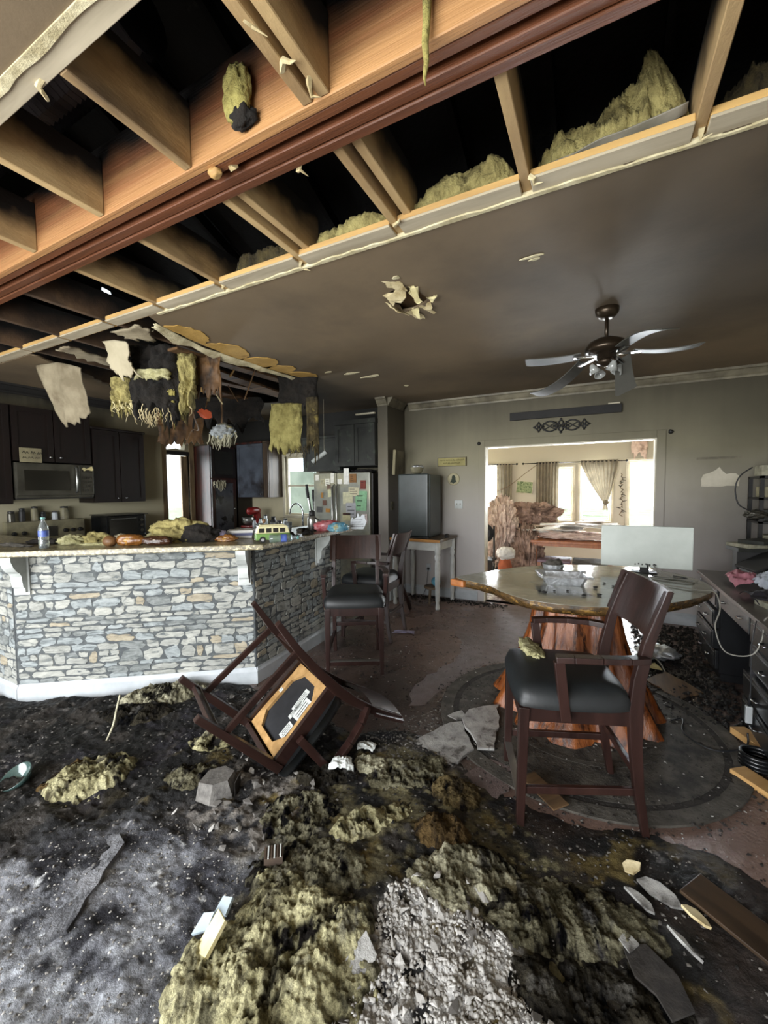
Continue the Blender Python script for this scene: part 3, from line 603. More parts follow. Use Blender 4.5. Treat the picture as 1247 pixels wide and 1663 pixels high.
# microwave
t = thing('microwave_oven', 'sooty steel over-the-range microwave under the dark cabinets', 'microwave', (-5.898, 2.112, 1.458))
MB().box((0, 0, 0), (.37, .765, .392)).build('body', 'steel_sooty', t, bevel=.006)
dd = MB().box((.371, .004, .03), (.395, .61, .385)).build('door', 'steel_sooty', t, bevel=.005); MB().box((.396, .07, .085), (.3985, .50, .31)).build('door_window', 'dark_glass', dd); MB().tube([(.397, .565, .06), (.425, .565, .075), (.425, .565, .345), (.397, .565, .36)], .011, 8).build('handle', 'steel', dd, smooth=True)
cp = MB().box((.371, .614, .03), (.393, .762, .385)).build('control_panel', 'steel_sooty', t, bevel=.004); MB().box((.394, .635, .30), (.396, .745, .35)).build('display', 'dark_glass', cp)
for i in range(3):
    for j in range(4): MB().box((.394, .64 + i * .037, .07 + j * .05), (.3955, .668 + i * .037, .10 + j * .05)).build('button', 'dark_glass', cp)
shard('torn_label', [(.397, .63, .34), (.397, .74, .375), (.402, .76, .33), (.402, .66, .315)], 'gypsum_pale', cp, .001)
MB().box((.0, .004, -.012), (.365, .76, -.001)).build('vent_grille', 'black_matte', t)
# sign standing over the microwave
mat('sign_cream', '8f8768', '6d664f', 5, rough=.7); mat('ink', '1d1b17', rough=.8)
t = thing('kitchen_sign', 'small cream lettered sign propped on top of the microwave', 'sign', (-5.53, 2.16, 1.852))
MB().box((0, 0, 0), (.015, .195, .155)).build('board', 'sign_cream', t)
def squig(parent, M, words_, h, m='ink', seed=0, r_=.0035):
    """word-long runs of cursive-like strokes, laid out along x of M"""
    r = random.Random(seed); x = 0
    for wl in words_:
        pts = []; n = max(4, int(wl / (h * .42)))
        for k in range(n + 1): pts.append((x + wl * k / n, (h * .5 if k % 2 else -h * .4) * r.uniform(.5, 1.0), 0))
        MB().tube(pts, r_, 4, M=M).build('lettering', m, parent); x += wl + h * .55
squig(t, TR(.0155, .02, .105) @ FX, [.055, .04, .04], .038, 'ink', 1, .003); squig(t, TR(.0155, .02, .05) @ FX, [.035, .05, .05], .024, 'ink', 2, .0025)
# stove
t = thing('kitchen_stove', 'sooty cream stove with rear control panel below the microwave', 'stove', (-5.898, 2.105, 0))
MB().box((0, 0, 0), (.62, .775, .9)).build('body', 'sooty_cream', t, bevel=.006); MB().box((.0, .005, .901), (.6, .77, .915)).build('cooktop', 'black_gloss', t)
bgd = MB().box((.02, .0, .916), (.13, .775, 1.19)).build('control_panel', 'sooty_cream', t, bevel=.006)
MB().box((.131, .30, 1.0), (.133, .48, 1.12)).build('clock_display', 'dark_glass', bgd)
for y in (.06, .15, .56, .64, .72): MB().lathe([(.024, 0), (.022, .02), (.016, .024), (.001, .025)], 14, TR(.131, y, 1.06) @ FX).build('knob', 'black_matte', bgd)
dd = MB().box((.621, .02, .15), (.645, .755, .76)).build('oven_door', 'sooty_cream', t, bevel=.006); MB().tube([(.646, .08, .70), (.69, .1, .70), (.69, .675, .70), (.646, .695, .70)], .012, 8).build('handle', 'steel', dd)
for k, (a, b) in enumerate(((.17, .2), (.17, .58), (.44, .2), (.44, .58))):
    g = MB(); g.lathe([(.09, 0), (.095, .012), (.085, .02), (.02, .02), (.02, 0)], 16, TR(a, b, .916)); g.build('burner', 'black_matte', t)
# jars standing on the stove's rear panel
for k, (y, w_, h_, mm, lb) in enumerate([(2.17, .035, .12, 'steel_sooty', 'grey metal canister first from the left on the stove panel'), (2.27, .03, .15, 'black_matte', 'tall black shaker between the grey canister and the cream carton on the stove'),
    (2.39, .034, .165, 'sooty_cream', 'tall cream canister on the stove panel below the microwave'), (2.47, .028, .10, 'black_matte', 'low black jar right of the tall cream canister'), (2.59, .03, .10, 'white_trim', 'small white jar on the stove panel'), (2.69, .045, .155, 'sooty_cream', 'broad cream carton at the right end of the stove panel')]):
    t = thing('kitchen_jar', lb, 'jar', (-5.83, y, 1.192)); MB().lathe([(w_, 0), (w_, h_ * .75), (w_ * .8, h_ * .85), (w_ * .8, h_ * .88)], 14).build('body', mm, t, smooth=False); MB().lathe([(w_ * .86, h_ * .881), (w_ * .86, h_), (.002, h_ + .004)], 14).build('lid', 'black_matte', t)
# toaster oven
t = thing('toaster_oven', 'black toaster oven on the worktop below the two-door cabinet', 'oven', (-5.82, 2.98, .914))
MB().box((0, 0, .02), (.36, .5, .30)).build('body', 'black_gloss', t, bevel=.012); dd = MB().box((.361, .02, .05), (.375, .38, .28)).build('door', 'dark_glass', t, bevel=.004); MB().tube([(.376, .05, .26), (.40, .05, .26), (.40, .35, .26), (.376, .35, .26)], .008, 8).build('handle', 'steel', dd)
for z in (.09, .16, .23): MB().lathe([(.02, 0), (.018, .02), (.001, .021)], 12, TR(.361, .44, z) @ FX).build('knob', 'steel_sooty', t)
for a in (.03, .33):
    for b in (.04, .46): MB().lathe([(.014, 0), (.012, .02)], 8, TR(a, b, 0)).build('foot', 'black_matte', t)
tag(MB().box((-5.83, 2.97, 1.216), (-5.43, 3.50, 1.23)).build('oven_tray', 'steel_sooty', bevel=.005), 'flat metal tray lying on top of the toaster oven', 'tray')
# tall glazed hutch in the corner of the left wall
t = thing('tall_hutch', 'tall scorched cherry hutch with two glazed doors beside the burnt doorway', 'cabinet', (-5.898, 4.61, 0))
MB().box((0, 0, 0), (.37, .52, 2.25)).build('body', 'cherry_red', t)
mat('hazy_glass', '3b3c40', '55575d', 3, rough=.25, c3='17161a', sc3=6, f3=(.55, .62)); 
dA = door_panel(t, TR(.372, .01, .72) @ FX, .50, .99, 'cherry_red', (.44, .5), .06, 'hazy_glass'); dB = door_panel(t, TR(.372, .01, 1.73) @ FX, .50, .50, 'cherry_dark', None, .06, 'dark_glass')
mat('ash_fibre', 'c9c4a8', '8e8a76', 14, rough=.95, bump=.6, bs=60); mat('ash_fibre_yellow', 'c0b155', '918349', 14, rough=.95, bump=.6, bs=60)
def drips(name, m, origin, n, spread, length, seed, parent=None, r0=.007):
    r = random.Random(seed); g = MB()
    for k in range(n):
        x, y = r.gauss(0, spread[0]), r.gauss(0, spread[1]); z = r.uniform(-.02, .04); pts = [(x, y, z)]
        for q in range(4): pts.append((pts[-1][0] + r.uniform(-.018, .018), pts[-1][1] + r.uniform(-.018, .018), pts[-1][2] - r.uniform(.25, 1) * length / 4))
        g.tube(pts, [r0, r0 * .9, r0 * .7, r0 * .5, r0 * .2], 5)
    return g.build(name, m, parent, origin)
o = drips('molten_fibre', 'ash_fibre', (-5.49, 4.78, 1.66), 34, (.012, .06), .17, 3, None, .010); tag(o, 'clot of pale melted fibre hanging on the glazed hutch door', 'fibre', kind='stuff')
# corner and back wall cupboards
t = thing('corner_cupboard', 'charred cherry corner cupboard between the hutch and the scorched doors', 'cabinet', (-5.898, 5.16, 0)); MB().box((0, 0, 0), (.39, .33, 2.30)).build('body', 'cherry_dark', t); door_panel(t, TR(.391, .01, 1.40) @ FX, .30, .88, 'cherry_dark')
def cab_y(name, label, x0, x1, z0, z1, yf, yb, m, nd, mats_=None, knob=True, cr=0):
    t = thing(name, label, 'cabinet', (x0, yb, z0)); D = yb - yf; MB().box((0, -D + .026, 0), (x1 - x0, 0, z1 - z0)).build('body', m, t); w_ = (x1 - x0) / nd
    for k in range(nd):
        mm = mats_[k] if mats_ else m
        door_panel(t, TR(k * w_ + .004, -D + .026, .004) @ FY, w_ - .008, z1 - z0 - .008, mm, (w_ - .05, .05) if knob else None, .05)
    if cr: MB().box((-.01, -D - .01, z1 - z0), (x1 - x0 + .01, 0, z1 - z0 + cr)).build('cornice', m, t)
    return t
cab_y('wall_cabinet', 'blistered wall cabinet with a burnt grey-blue sheen on its door', -5.50, -4.915, 1.405, 2.30, 5.15, 5.498, 'cherry_red', 1, ['burnt_sheen'], True, .03)
cab_y('wall_cabinet', 'narrow brown wall cabinet beside the kitchen window', -4.91, -4.80, 1.405, 2.30, 5.15, 5.498, 'brown_cab', 1, None, False, .03)
cab_y('wall_cabinet', 'soot blackened two-door cabinet above the refrigerator', -3.30, -2.655, 1.85, 2.42, 4.88, 5.498, 'olive_soot', 2, None, False, .06)
cab_y('wall_cabinet', 'small blackened wall cabinet left of the cabinet above the refrigerator', -3.98, -3.31, 1.80, 2.28, 5.02, 5.498, 'olive_soot', 1, None, False, .03)
cab_y('base_cabinet', 'dark cherry sink base cabinet run under the kitchen window', -5.28, -3.70, 0, .875, 4.92, 5.498, 'cherry_dark', 4)
tag(MB().box((-5.30, 4.88, .877), (-3.69, 5.498, .913)).build('kitchen_worktop', 'granite_dirty', bevel=.004), 'granite worktop holding the sink under the kitchen window', 'worktop')
struct(MB().box((-2.95, 4.87, 2.535), (-2.655, 4.90, 2.555)).build('trim_6', 'cream_trim'))
# faucet
t = thing('sink_faucet', 'chrome gooseneck faucet in front of the kitchen window', 'faucet', (-4.0, 5.02, .914)); MB().lathe([(.03, 0), (.028, .012), (.016, .02), (.015, .06)], 14).build('base', 'chrome', t, smooth=True)
MB().tube([(0, 0, .05)] + [(0, 0, .05 + .05 * k) for k in range(1, 5)] + [(-.125 + .125 * math.cos(a * .35), 0, .26 + .14 * math.sin(a * .35)) for a in range(1, 9)] + [(-.25, 0, .24)], .013, 10).build('spout', 'chrome', t, smooth=True); MB().tube([(.0, -.02, .04), (.06, -.05, .07)], .007, 8).build('lever', 'chrome', t, smooth=True)
# refrigerator
t = thing('refrigerator', 'stainless french door refrigerator covered with notes and magnets', 'refrigerator', (-3.66, 5.45, 0))
mat('fridge_steel', 'a3a59b', '85877e', 3, rough=.4, metal=.55, c3='c0bb9d', sc3=2, f3=(.5, .7)); mat('fridge_side', '23211f', '312d2a', 6, rough=.5)
MB().box((0, -.54, .02), (.95, 0, 1.745)).build('body', 'fridge_side', t, bevel=.008)
for x0, x1, hx in ((.003, .40, .365), (.406, .935, .435)):
    dd = MB().box((x0, -.60, .06), (x1, -.545, 1.76)).build('door', 'fridge_steel', t, bevel=.012, seg=3); MB().tube([(hx, -.602, .55), (hx, -.655, .58), (hx, -.655, 1.56), (hx, -.602, 1.59)], .017, 10).build('handle', 'steel', dd, smooth=True)
dp = MB().box((.09, -.604, .86), (.29, -.6, 1.10)).build('water_dispenser', 'steel', t); MB().box((.105, -.6055, .87), (.275, -.604, 1.06)).build('dispenser_recess', 'fridge_side', dp)
NOTE = [('blank white note at the top left corner of the refrigerator door', -3.62, 1.66, .06, .08, 'e9e7dc', 0), ('white folded note beside the blank square on the left refrigerator door', -3.45, 1.58, .08, .10, 'ece9d8', 1),
 ('white card at the top of the left refrigerator handle', -3.36, 1.62, .055, .14, 'f0eee2', 0), ('white card at the top of the right refrigerator handle', -3.24, 1.60, .075, .07, 'f2f0e6', 0), ('tall white note right of the refrigerator handles', -3.14, 1.60, .085, .22, 'efeee6', 0),
 ('round drawing in olive ink on the left refrigerator door', -3.53, 1.60, .07, .075, 'b9b394', 1), ('small orange tag on the left refrigerator door', -3.53, 1.41, .04, .075, 'a8793a', 0), ('round brown magnet under the orange tag', -3.50, 1.30, .065, .075, '6b4a3c', 0),
 ('black and white photo strip above the water dispenser', -3.61, 1.20, .10, .085, '5a5a58', 1), ('orange rectangular magnet above the water dispenser', -3.45, 1.205, .075, .055, 'b8823a', 0), ('small brown photo print on the left refrigerator door', -3.42, 1.53, .06, .07, '7d6656', 1),
 ('pale yellow note low on the left refrigerator door', -3.40, 1.42, .08, .11, 'd9d6ae', 0), ('large brown collage photo at the top of the right refrigerator door', -3.04, 1.62, .11, .12, '8a6238', 1), ('red and white printed photo on the right refrigerator door', -2.87, 1.53, .085, .12, '7d3a30', 1),
 ('mint green printed paper on the right refrigerator door', -2.955, 1.24, .18, .27, '8fbf95', 1), ('wide cream leaflet above the mint green paper', -3.06, 1.44, .17, .12, 'd6cfb0', 1), ('pale yellow wedge of paper beside the mint green sheet', -3.15, 1.32, .16, .17, 'd9d7b4', 0),
 ('white leaflet under the pale yellow wedge', -3.10, 1.14, .16, .20, 'b7b9bd', 1), ('cream calendar card with a brown header on the refrigerator', -3.155, 1.09, .125, .11, 'c8c39a', 2), ('small portrait print at the right edge of the refrigerator', -2.84, 1.06, .08, .13, 'd9c9c2', 1)]
for k, (lb, x, z, w_, h_, c, pr) in enumerate(NOTE):
    mm = mat('note_%s' % c, c, tuple(int(q * .88) for q in tuple(int(c[i:i + 2], 16) for i in (0, 2, 4))), 25, rough=.8)
    n = thing('paper_note', lb, 'note', (x, 4.8485 - .0004 * k, z), 0, 'notes on the refrigerator'); MB().box((0, -.0012, 0), (w_, 0, h_), Matrix.Rotation(rnd.uniform(-.06, .06), 4, 'Y')).build('sheet', mm, n)
    if pr == 1:
        dk = mat('print_%s' % c, tuple(int(q * .55) for q in tuple(int(c[i:i + 2], 16) for i in (0, 2, 4))), rough=.8)
        for q in range(3): MB().box((w_ * .15, -.002, h_ * (.2 + .25 * q)), (w_ * rnd.uniform(.5, .85), -.0013, h_ * (.27 + .25 * q))).build('print_mark', dk, n)
    if pr == 2: MB().box((0, -.002, h_ * .75), (w_, -.0013, h_)).build('header_strip', 'cherry_red', n)
# things on top of the refrigerator
for k, (x, s, mm, lb) in enumerate([(-3.36, (.10, .10, .04), 'olive_soot', 'dark greenish bundle on top of the refrigerator above the handles'), (-2.98, (.16, .12, .04), 'char', 'charred black basketwork heaped on top of the refrigerator at right')]):
    o = blob('burnt_bundle', mm, (x, 5.12, 1.747 + s[2] * .8), s, 20 + k, sub=4, amp=.5, rid=.4, flat=-s[2] * .75); tag(o, lb, 'bundle')
t = thing('hanging_tube', 'pale tube light hanging loose above the refrigerator', 'lamp', (-3.36, 4.60, 1.98)); MB().tube([(-.12, 0, -.07), (.1, .02, .06)], .028, 10).build('tube', 'painted_white', t); MB().tube([(.06, .02, .06), (.06, .03, CE - 1.982)], .002, 5).build('wire', 'cream_trim', t)
# odds on the back worktop
mat('red_plastic', '8c1c1a', '5d1212', 5, rough=.35); mat('clear_plastic', 'b9c4c4', 'd8dedc', 8, rough=.2)
t = thing('stand_mixer', 'red stand mixer on the sink worktop below the scorched cabinet', 'mixer', (-5.1, 5.05, .914)); MB().box((-.10, -.14, 0), (.10, .16, .035)).build('base', 'red_plastic', t, bevel=.012)
MB().bar((.05, .1, .03), (.05, .08, .24), .08, .1).build('column', 'red_plastic', t, bevel=.015); MB().lathe([(.045, 0), (.062, .06), (.065, .16), (.055, .24), (.01, .26)], 14, basis((.06, .12, .27), (1, 0, 0), (0, 0, 1), (0, -1, 0))).build('head', 'red_plastic', t, smooth=True); MB().lathe([(.04, 0), (.085, .05), (.1, .13)], 16, TR(-.02, -.05, .036)).build('bowl', 'steel', t, smooth=True)
t = thing('tool_holder', 'holder of long handled tools standing by the kitchen window', 'tool holder', (-3.86, 5.12, .914)); MB().lathe([(.07, 0), (.075, .22)], 16).build('pot', 'steel', t, smooth=True)
for k, (dx, dy, h_) in enumerate([(-.16, .02, .68), (-.10, -.03, .62), (-.05, .03, .60), (.02, 0, .56), (.07, .02, .58)]):
    q = MB().tube([(dx * .2, dy, .02), (dx * .5, dy, .30), (dx, dy * 1.5, h_)], [.012, .015, .018], 8).build('tool', 'steel' if k % 2 else 'black_matte', t); MB().tube([(dx * .8, dy * 1.3, h_ * .78), (dx * 1.02, dy * 1.5, h_ * 1.02)], .021, 8).build('grip', 'black_matte', q)
JAR = [(-4.85, 5.0, .03, .14, 'clear_plastic', 'clear jar between the red mixer and the black canister'), (-4.62, 5.05, .045, .17, 'black_matte', 'black canister on the sink worktop'), (-4.72, 4.98, .035, .20, 'clear_plastic', 'tall clear bottle beside the black canister'), (-4.45, 5.0, .05, .11, 'steel', 'steel pot left of the faucet'), (-4.3, 4.97, .04, .15, 'clear_plastic', 'clear glass directly left of the faucet'), (-4.93, 4.95, .03, .12, 'white_trim', 'white cup right of the red mixer')]
for x, y, r_, h_, mm, lb in JAR:
    t = thing('kitchen_jar', lb, 'jar', (x, y, .914)); MB().lathe([(r_, 0), (r_ * 1.05, h_ * .7), (r_ * .7, h_ * .85), (r_ * .7, h_)], 14).build('body', mm, t, smooth=True); MB().lathe([(r_ * .76, h_ + .001), (r_ * .76, h_ + .02), (.002, h_ + .022)], 14).build('lid', 'black_matte', t)
mat('siding', '8b9487', 'a2a99c', 3, rough=.8)
struct(MB().box((-6.5, 7.6, -.3), (-3.6, 7.7, 1.95)).build('wall_neighbour', 'siding'), 'pale siding outside the kitchen window')
# ================================================================== chairs
mat('chair_wood', '2f1d19', '211310', 5, rough=.32, stretch=(4, 4, .6), bump=.08, bs=40)
mat('chair_vinyl', '15181a', '1c2022', 7, rough=.5, bump=.06, bs=60)
mat('raw_wood', 'b9935f', '9a7645', 5, rough=.7, stretch=(4, 4, 4), bump=.1); mat('dust_cloth', '17181b', '212226', 12, rough=.9)
mat('label_paper', 'd6dad6', 'bfc4c1', 20, rough=.7); mat('metal_strip', '8f8d88', rough=.35, metal=.8)
def chair(label, M, extra=None, group='counter height dining armchairs'):
    t = thing('dining_chair', label, 'chair', M=M, group=group)
    hw = .222
    for s in (1, -1):
        MB().bar((s * hw, -.235, 0), (s * (hw - .004), -.222, .555), .032, .034, (0, 1, 0), .048, .046).build('leg', 'chair_wood', t, bevel=.004)
        prof = [(.295, 0), (.262, .20), (.245, .40), (.240, .56), (.252, .70), (.285, .86), (.33, 1.0), (.36, 1.085)]; wid = [.030, .040, .05, .058, .052, .044, .036, .028]
        a = [(y - q / 2, z) for (y, z), q in zip(prof, wid)]; b = [(y + q / 2, z) for (y, z), q in zip(prof, wid)]
        MB().prism(a + b[::-1], s * (hw - .020) - .017, s * (hw - .020) + .017, basis((0, 0, 0), (0, 1, 0), (0, 0, 1), (1, 0, 0))).build('leg', 'chair_wood', t, bevel=.004)
        arm = MB(); P = [(s * .222, .275, .795), (s * .255, .19, .80), (s * .27, .08, .802), (s * .27, -.03, .80), (s * .262, -.10, .795)]
        for p, q in zip(P[:-1], P[1:]): arm.bar(p, q, .048, .026)
        ao = arm.build('arm', 'chair_wood', t, bevel=.003)
        MB().bar((s * .252, -.055, .52), (s * .264, -.088, .784), .030, .042, (0, 1, 0)).build('arm_post', 'chair_wood', ao, bevel=.003)
        MB().bar((s * hw, -.225, .17), (s * (hw - .02), .255, .20), .020, .034).build('stretcher', 'chair_wood', t, bevel=.003)
    MB().bar((-hw + .01, -.232, .10), (hw - .01, -.232, .10), .022, .036).build('stretcher', 'chair_wood', t, bevel=.003); MB().box((-hw + .02, -.250, .119), (hw - .02, -.214, .123)).build('foot_strip', 'metal_strip', t)
    MB().bar((-hw + .02, .258, .27), (hw - .02, .258, .27), .022, .034).build('stretcher', 'chair_wood', t, bevel=.003)
    fr_ = MB()
    for a, b in (((-hw, -.228, .53), (hw, -.228, .53)), ((-hw + .02, .235, .53), (hw - .02, .235, .53)), ((-hw, -.228, .53), (-hw + .02, .24, .53)), ((hw, -.228, .53), (hw - .02, .24, .53))): fr_.bar(a, b, .026, .072)
    fr_.build('seat_frame', 'chair_wood', t)
    # underside: pale corner-braced frame with black dust cloth
    def ring(s_): return [(-.205 * s_, -.205 * s_), (.205 * s_, -.205 * s_), (.185 * s_, .215 * s_), (-.185 * s_, .215 * s_)]
    o8 = [(-.20, -.12), (-.20, -.205), (.20, -.205), (.20, -.12), (.185, .15), (.185, .215), (-.185, .215), (-.185, .15)]
    i8 = [(-.155, -.10), (-.09, -.17), (.09, -.17), (.155, -.10), (.145, .11), (.08, .175), (-.08, .175), (-.145, .11)]
    ub = MB()
    for k in range(8):
        q = (k + 1) % 8; ub.prism([o8[k], o8[q], i8[q], i8[k]], .512, .53)
    ub.build('corner_brace', 'raw_wood', t); dc = MB().prism([(x * 1.03, y * 1.03) for x, y in i8], .531, .536).build('dust_cloth', 'dust_cloth', t)
    # cushion: domed rounded square
    def cush(u, v):
        a, b = u * 2 - 1, v * 2 - 1; k = 1 / (1 + (abs(a) * abs(b)) ** 3 * .12); x = a * (.268 - .02 * (b + 1) / 2) * k; y = b * .255 * k - .012
        e = max(abs(a), abs(b)); return (x, y, .655 + .018 * (1 - a * a) * (1 - b * b) - .055 * e ** 10)
    cu = MB().grid(cush, 18, 18); nb = 19; rim_ = [i for i in range(nb)] + [j * nb + 18 for j in range(1, nb)] + [18 * nb + i for i in range(17, -1, -1)] + [j * nb for j in range(17, 0, -1)]
    n0 = len(cu.v); cu.v += [(cu.v[i][0] * .985, cu.v[i][1] * .985, .562) for i in rim_]
    for k in range(len(rim_)): q = (k + 1) % len(rim_); cu.f.append((rim_[q], rim_[k], n0 + k, n0 + q))
    cu.f.append(tuple(n0 + k for k in range(len(rim_)))); cu.build('seat', 'chair_vinyl', t, smooth=True)
    # bowed back panel
    def bk(th):
        def f(u, v):
            a = u * 2 - 1; z = .872 + .222 * v + .012 * (1 - a * a) * 0 - .010 * (1 - abs(a)) * (v > .5); return (a * .238, .272 + (z - .86) * .34 + .045 * (1 - a * a) - .012 + th, z)
        return f
    bp = MB().grid(bk(0), 14, 4); n0 = len(bp.v); bp.grid(bk(.018), 14, 4); K = n0
    bp.f = [f if max(f) < K else tuple(reversed(f)) for f in bp.f]; m_ = 15; per = [i for i in range(14)] + [j * m_ + 14 for j in range(4)] + [4 * m_ + i for i in range(14, 0, -1)] + [j * m_ for j in range(4, 0, -1)]
    for k in range(len(per)): a, b = per[k], per[(k + 1) % len(per)]; bp.f.append((b, a, K + a, K + b))
    bp.build('backrest', 'chair_wood', t, smooth=False, weld=True)
    if extra: extra(t, dc)
    return t
chair('upright dark wooden armchair with black seat in front of the tree trunk table', TR(-.13, 2.149, .004) @ RZ(-1.257))
chair('upright dark wooden armchair facing the camera beside the stone bar', TR(-1.858, 3.027, .004) @ RZ(.518))
chair('dark wooden armchair turned sideways behind the upright chair at the bar', TR(-2.10, 3.77, .004) @ RZ(-1.5))
def tags(t, dc):
    for k, (x, y, a, w_, h_) in enumerate([(-.035, .07, 1.5, .13, .045), (-.055, .02, 1.62, .11, .03), (-.105, .045, 1.5, .12, .075), (-.10, -.085, 1.6, .085, .05), (.165, .03, 1.57, .025, .03)]):
        s = MB().cbox((0, 0, 0), (w_, h_, .0012), TR(x, y, .5295 if k < 4 else .5113) @ RZ(a)).build('paper_label', 'label_paper', dc)
        s['label'] = 'white printed paper label stuck under the seat'
        for q in range(3 if k < 4 else 1): MB().cbox((0, (q - 1) * h_ * .26 if k < 4 else 0, -.001), (w_ * .75, h_ * .07, .0006), TR(x, y, .5295 if k < 4 else .5113) @ RZ(a)).build('print_line', 'ink', dc)
MD = Matrix(((-.8807, .3668, .2997, -1.7037), (.4727, .64, .6058, 1.4683), (.0304, .6752, -.737, .6327 + .035), (0, 0, 0, 1)))
chair('toppled dark wooden armchair lying face down with its black underside showing', MD, tags)
o = MB().tube([(-2.07, 4.70, .015), (-2.05, 4.55, .20), (-2.06, 4.42, .38), (-2.10, 4.33, .50), (-2.16, 4.27, .58)], [.024, .024, .022, .022, .02], 8, flat=.6).build('broken_chair_arm', 'chair_wood', smooth=True); tag(o, 'loose curved wooden chair arm leaning behind the chairs by the bar', 'chair arm')
# scraps of insulation on the near chair
mat('insul', 'b3a76c', '877c4c', 18, rough=1, bump=.9, bs=55, c3='5e5530', sc3=8, f3=(.55, .7)); mat('insul_bright', 'b8ad66', '94894b', 16, rough=1, bump=.9, bs=60, c3='7d7138', sc3=7, f3=(.58, .72))
mat('insul_dark', '54492a', '2b2415', 12, rough=1, bump=.9, bs=50, c3='8c7d42', sc3=7, f3=(.6, .7)); mat('insul_pale', 'c2bd92', '9b9669', 16, rough=1, bump=.8, bs=60, c3='6f6a45', sc3=8, f3=(.6, .72))
mat('char_fluff', '12100e', '221d18', 12, rough=1, bump=.9, bs=40)
o = blob('insulation_scrap', 'insul_pale', (-.30, 2.27, .672), (.045, .13, .02), 4, rot=.35, sub=4, amp=.5, rid=.5); tag(o, 'pale scrap of insulation lying along the edge of the black chair seat', 'insulation')

# ================================================================== tree trunk table
mat('wet_slab', '8d8f84', '72736a', 4, rough=.08, spec=1.0, c3='5b5a50', sc3=2.2, f3=(.5, .68), stretch=(1, 1.6, 1), bump=.03, bs=60)  # pale grey-green base stands in for the far room reflected in the top
mat('live_edge', '5b4425', '2e2415', 10, rough=.18, stretch=(2, 2, 4), bump=.4, bs=25, c3='8a6a35', sc3=9, f3=(.56, .66))
mat('end_grain', 'a5652f', '7d4a22', 9, rough=.35, bump=.3); mat('trunk_wood', '9a5a2c', '6b3617', 6, rough=.22, stretch=(3, 3, .35), bump=.35, bs=22, c3='3a1d0e', sc3=7, f3=(.5, .62))
TB = Vector((-.12, 3.08, 0)); t = thing('trunk_table', 'glossy live-edge slab table on a flared tree trunk base', 'table', TB)
ol = [(-.87, 2.79), (-.865, 2.86), (-.74, 3.08), (-.60, 3.30), (-.42, 3.50), (-.2, 3.64), (.05, 3.72), (.33, 3.72), (.52, 3.60), (.62, 3.40), (.645, 3.20), (.60, 3.02), (.50, 2.84), (.36, 2.66), (.2, 2.52), (.05, 2.43), (-.106, 2.388), (-.25, 2.39), (-.36, 2.42), (-.50, 2.53), (-.63, 2.66), (-.76, 2.73)]
def dense(P, k, amp, seed):
    r = random.Random(seed); n = len(P); o = []
    for i in range(n):
        p0, p1, p2, p3 = [Vector(P[(i + j - 1) % n]) for j in range(4)]
        for j in range(k):
            u = j / k; q = .5 * ((2 * p1) + (p2 - p0) * u + (2 * p0 - 5 * p1 + 4 * p2 - p3) * u * u + (3 * p1 - p0 - 3 * p2 + p3) * u ** 3); o.append((q.x + r.uniform(-amp, amp), q.y + r.uniform(-amp, amp)))
    return o
od = dense(ol, 4, .004, 2); cxy = Vector((-.1, 3.07)); rel = [(p[0] - TB.x, p[1] - TB.y) for p in od]
def shr(P, s, seed, a): 
    r = random.Random(seed); return [((x - .02) * s + .02 + r.uniform(-a, a), (y - .02) * s + .02 + r.uniform(-a, a)) for x, y in P]
levels = [(rel, .898), (shr(rel, 1.004, 1, .004), .886), (shr(rel, .992, 2, .006), .862), (shr(rel, .965, 3, .008), .842)]
ed = MB(); n = len(rel)
for P, z in levels: ed.v += [(x, y, z) for x, y in P]
for k in range(3):
    for i in range(n): q = (i + 1) % n; ed.f.append((k * n + i, k * n + q, (k + 1) * n + q, (k + 1) * n + i))
ed.f = [tuple(reversed(f)) for f in ed.f]; ed.f.append(tuple(3 * n + i for i in range(n - 1, -1, -1))); ed.build('live_edge', 'live_edge', t, smooth=True)
MB().prism(rel, .898, .9).build('tabletop', 'wet_slab', t)
MB().bar((-.885 - TB.x, 2.80 - TB.y, .872), (-.79 - TB.x, 2.745 - TB.y, .872), .10, .05, (0, 0, 1), .06, .046).build('sawn_end', 'end_grain', t, bevel=.012)
nz, na = 26, 96; v = []; 
aa = np.linspace(0, 2 * math.pi, na, endpoint=False); fl_ = .16 * np.abs(np.sin(aa * 5.5 + .6)) ** .7 + .07 * vn(np.c_[np.cos(aa) * 5, np.sin(aa) * 5, aa * 0], 3) + .05 * np.sin(aa * 13)
for j in range(nz + 1):
    z = .84 * j / nz; rr = .245 + .215 * (1 - j / nz) ** 1.7; k = .55 + .9 * (1 - j / nz)
    rad = rr * (1 + fl_ * k - .10) + .012 * vn(np.c_[np.cos(aa) * 9, np.sin(aa) * 9, np.full(na, z * 6)], 8)
    v.append(np.c_[rad * np.cos(aa), rad * np.sin(aa), np.full(na, z + .002)])
f = [(j * na + i, j * na + (i + 1) % na, (j + 1) * na + (i + 1) % na, (j + 1) * na + i) for j in range(nz) for i in range(na)]
npmesh('trunk_base', np.concatenate(v), f, 'trunk_wood', t, True)
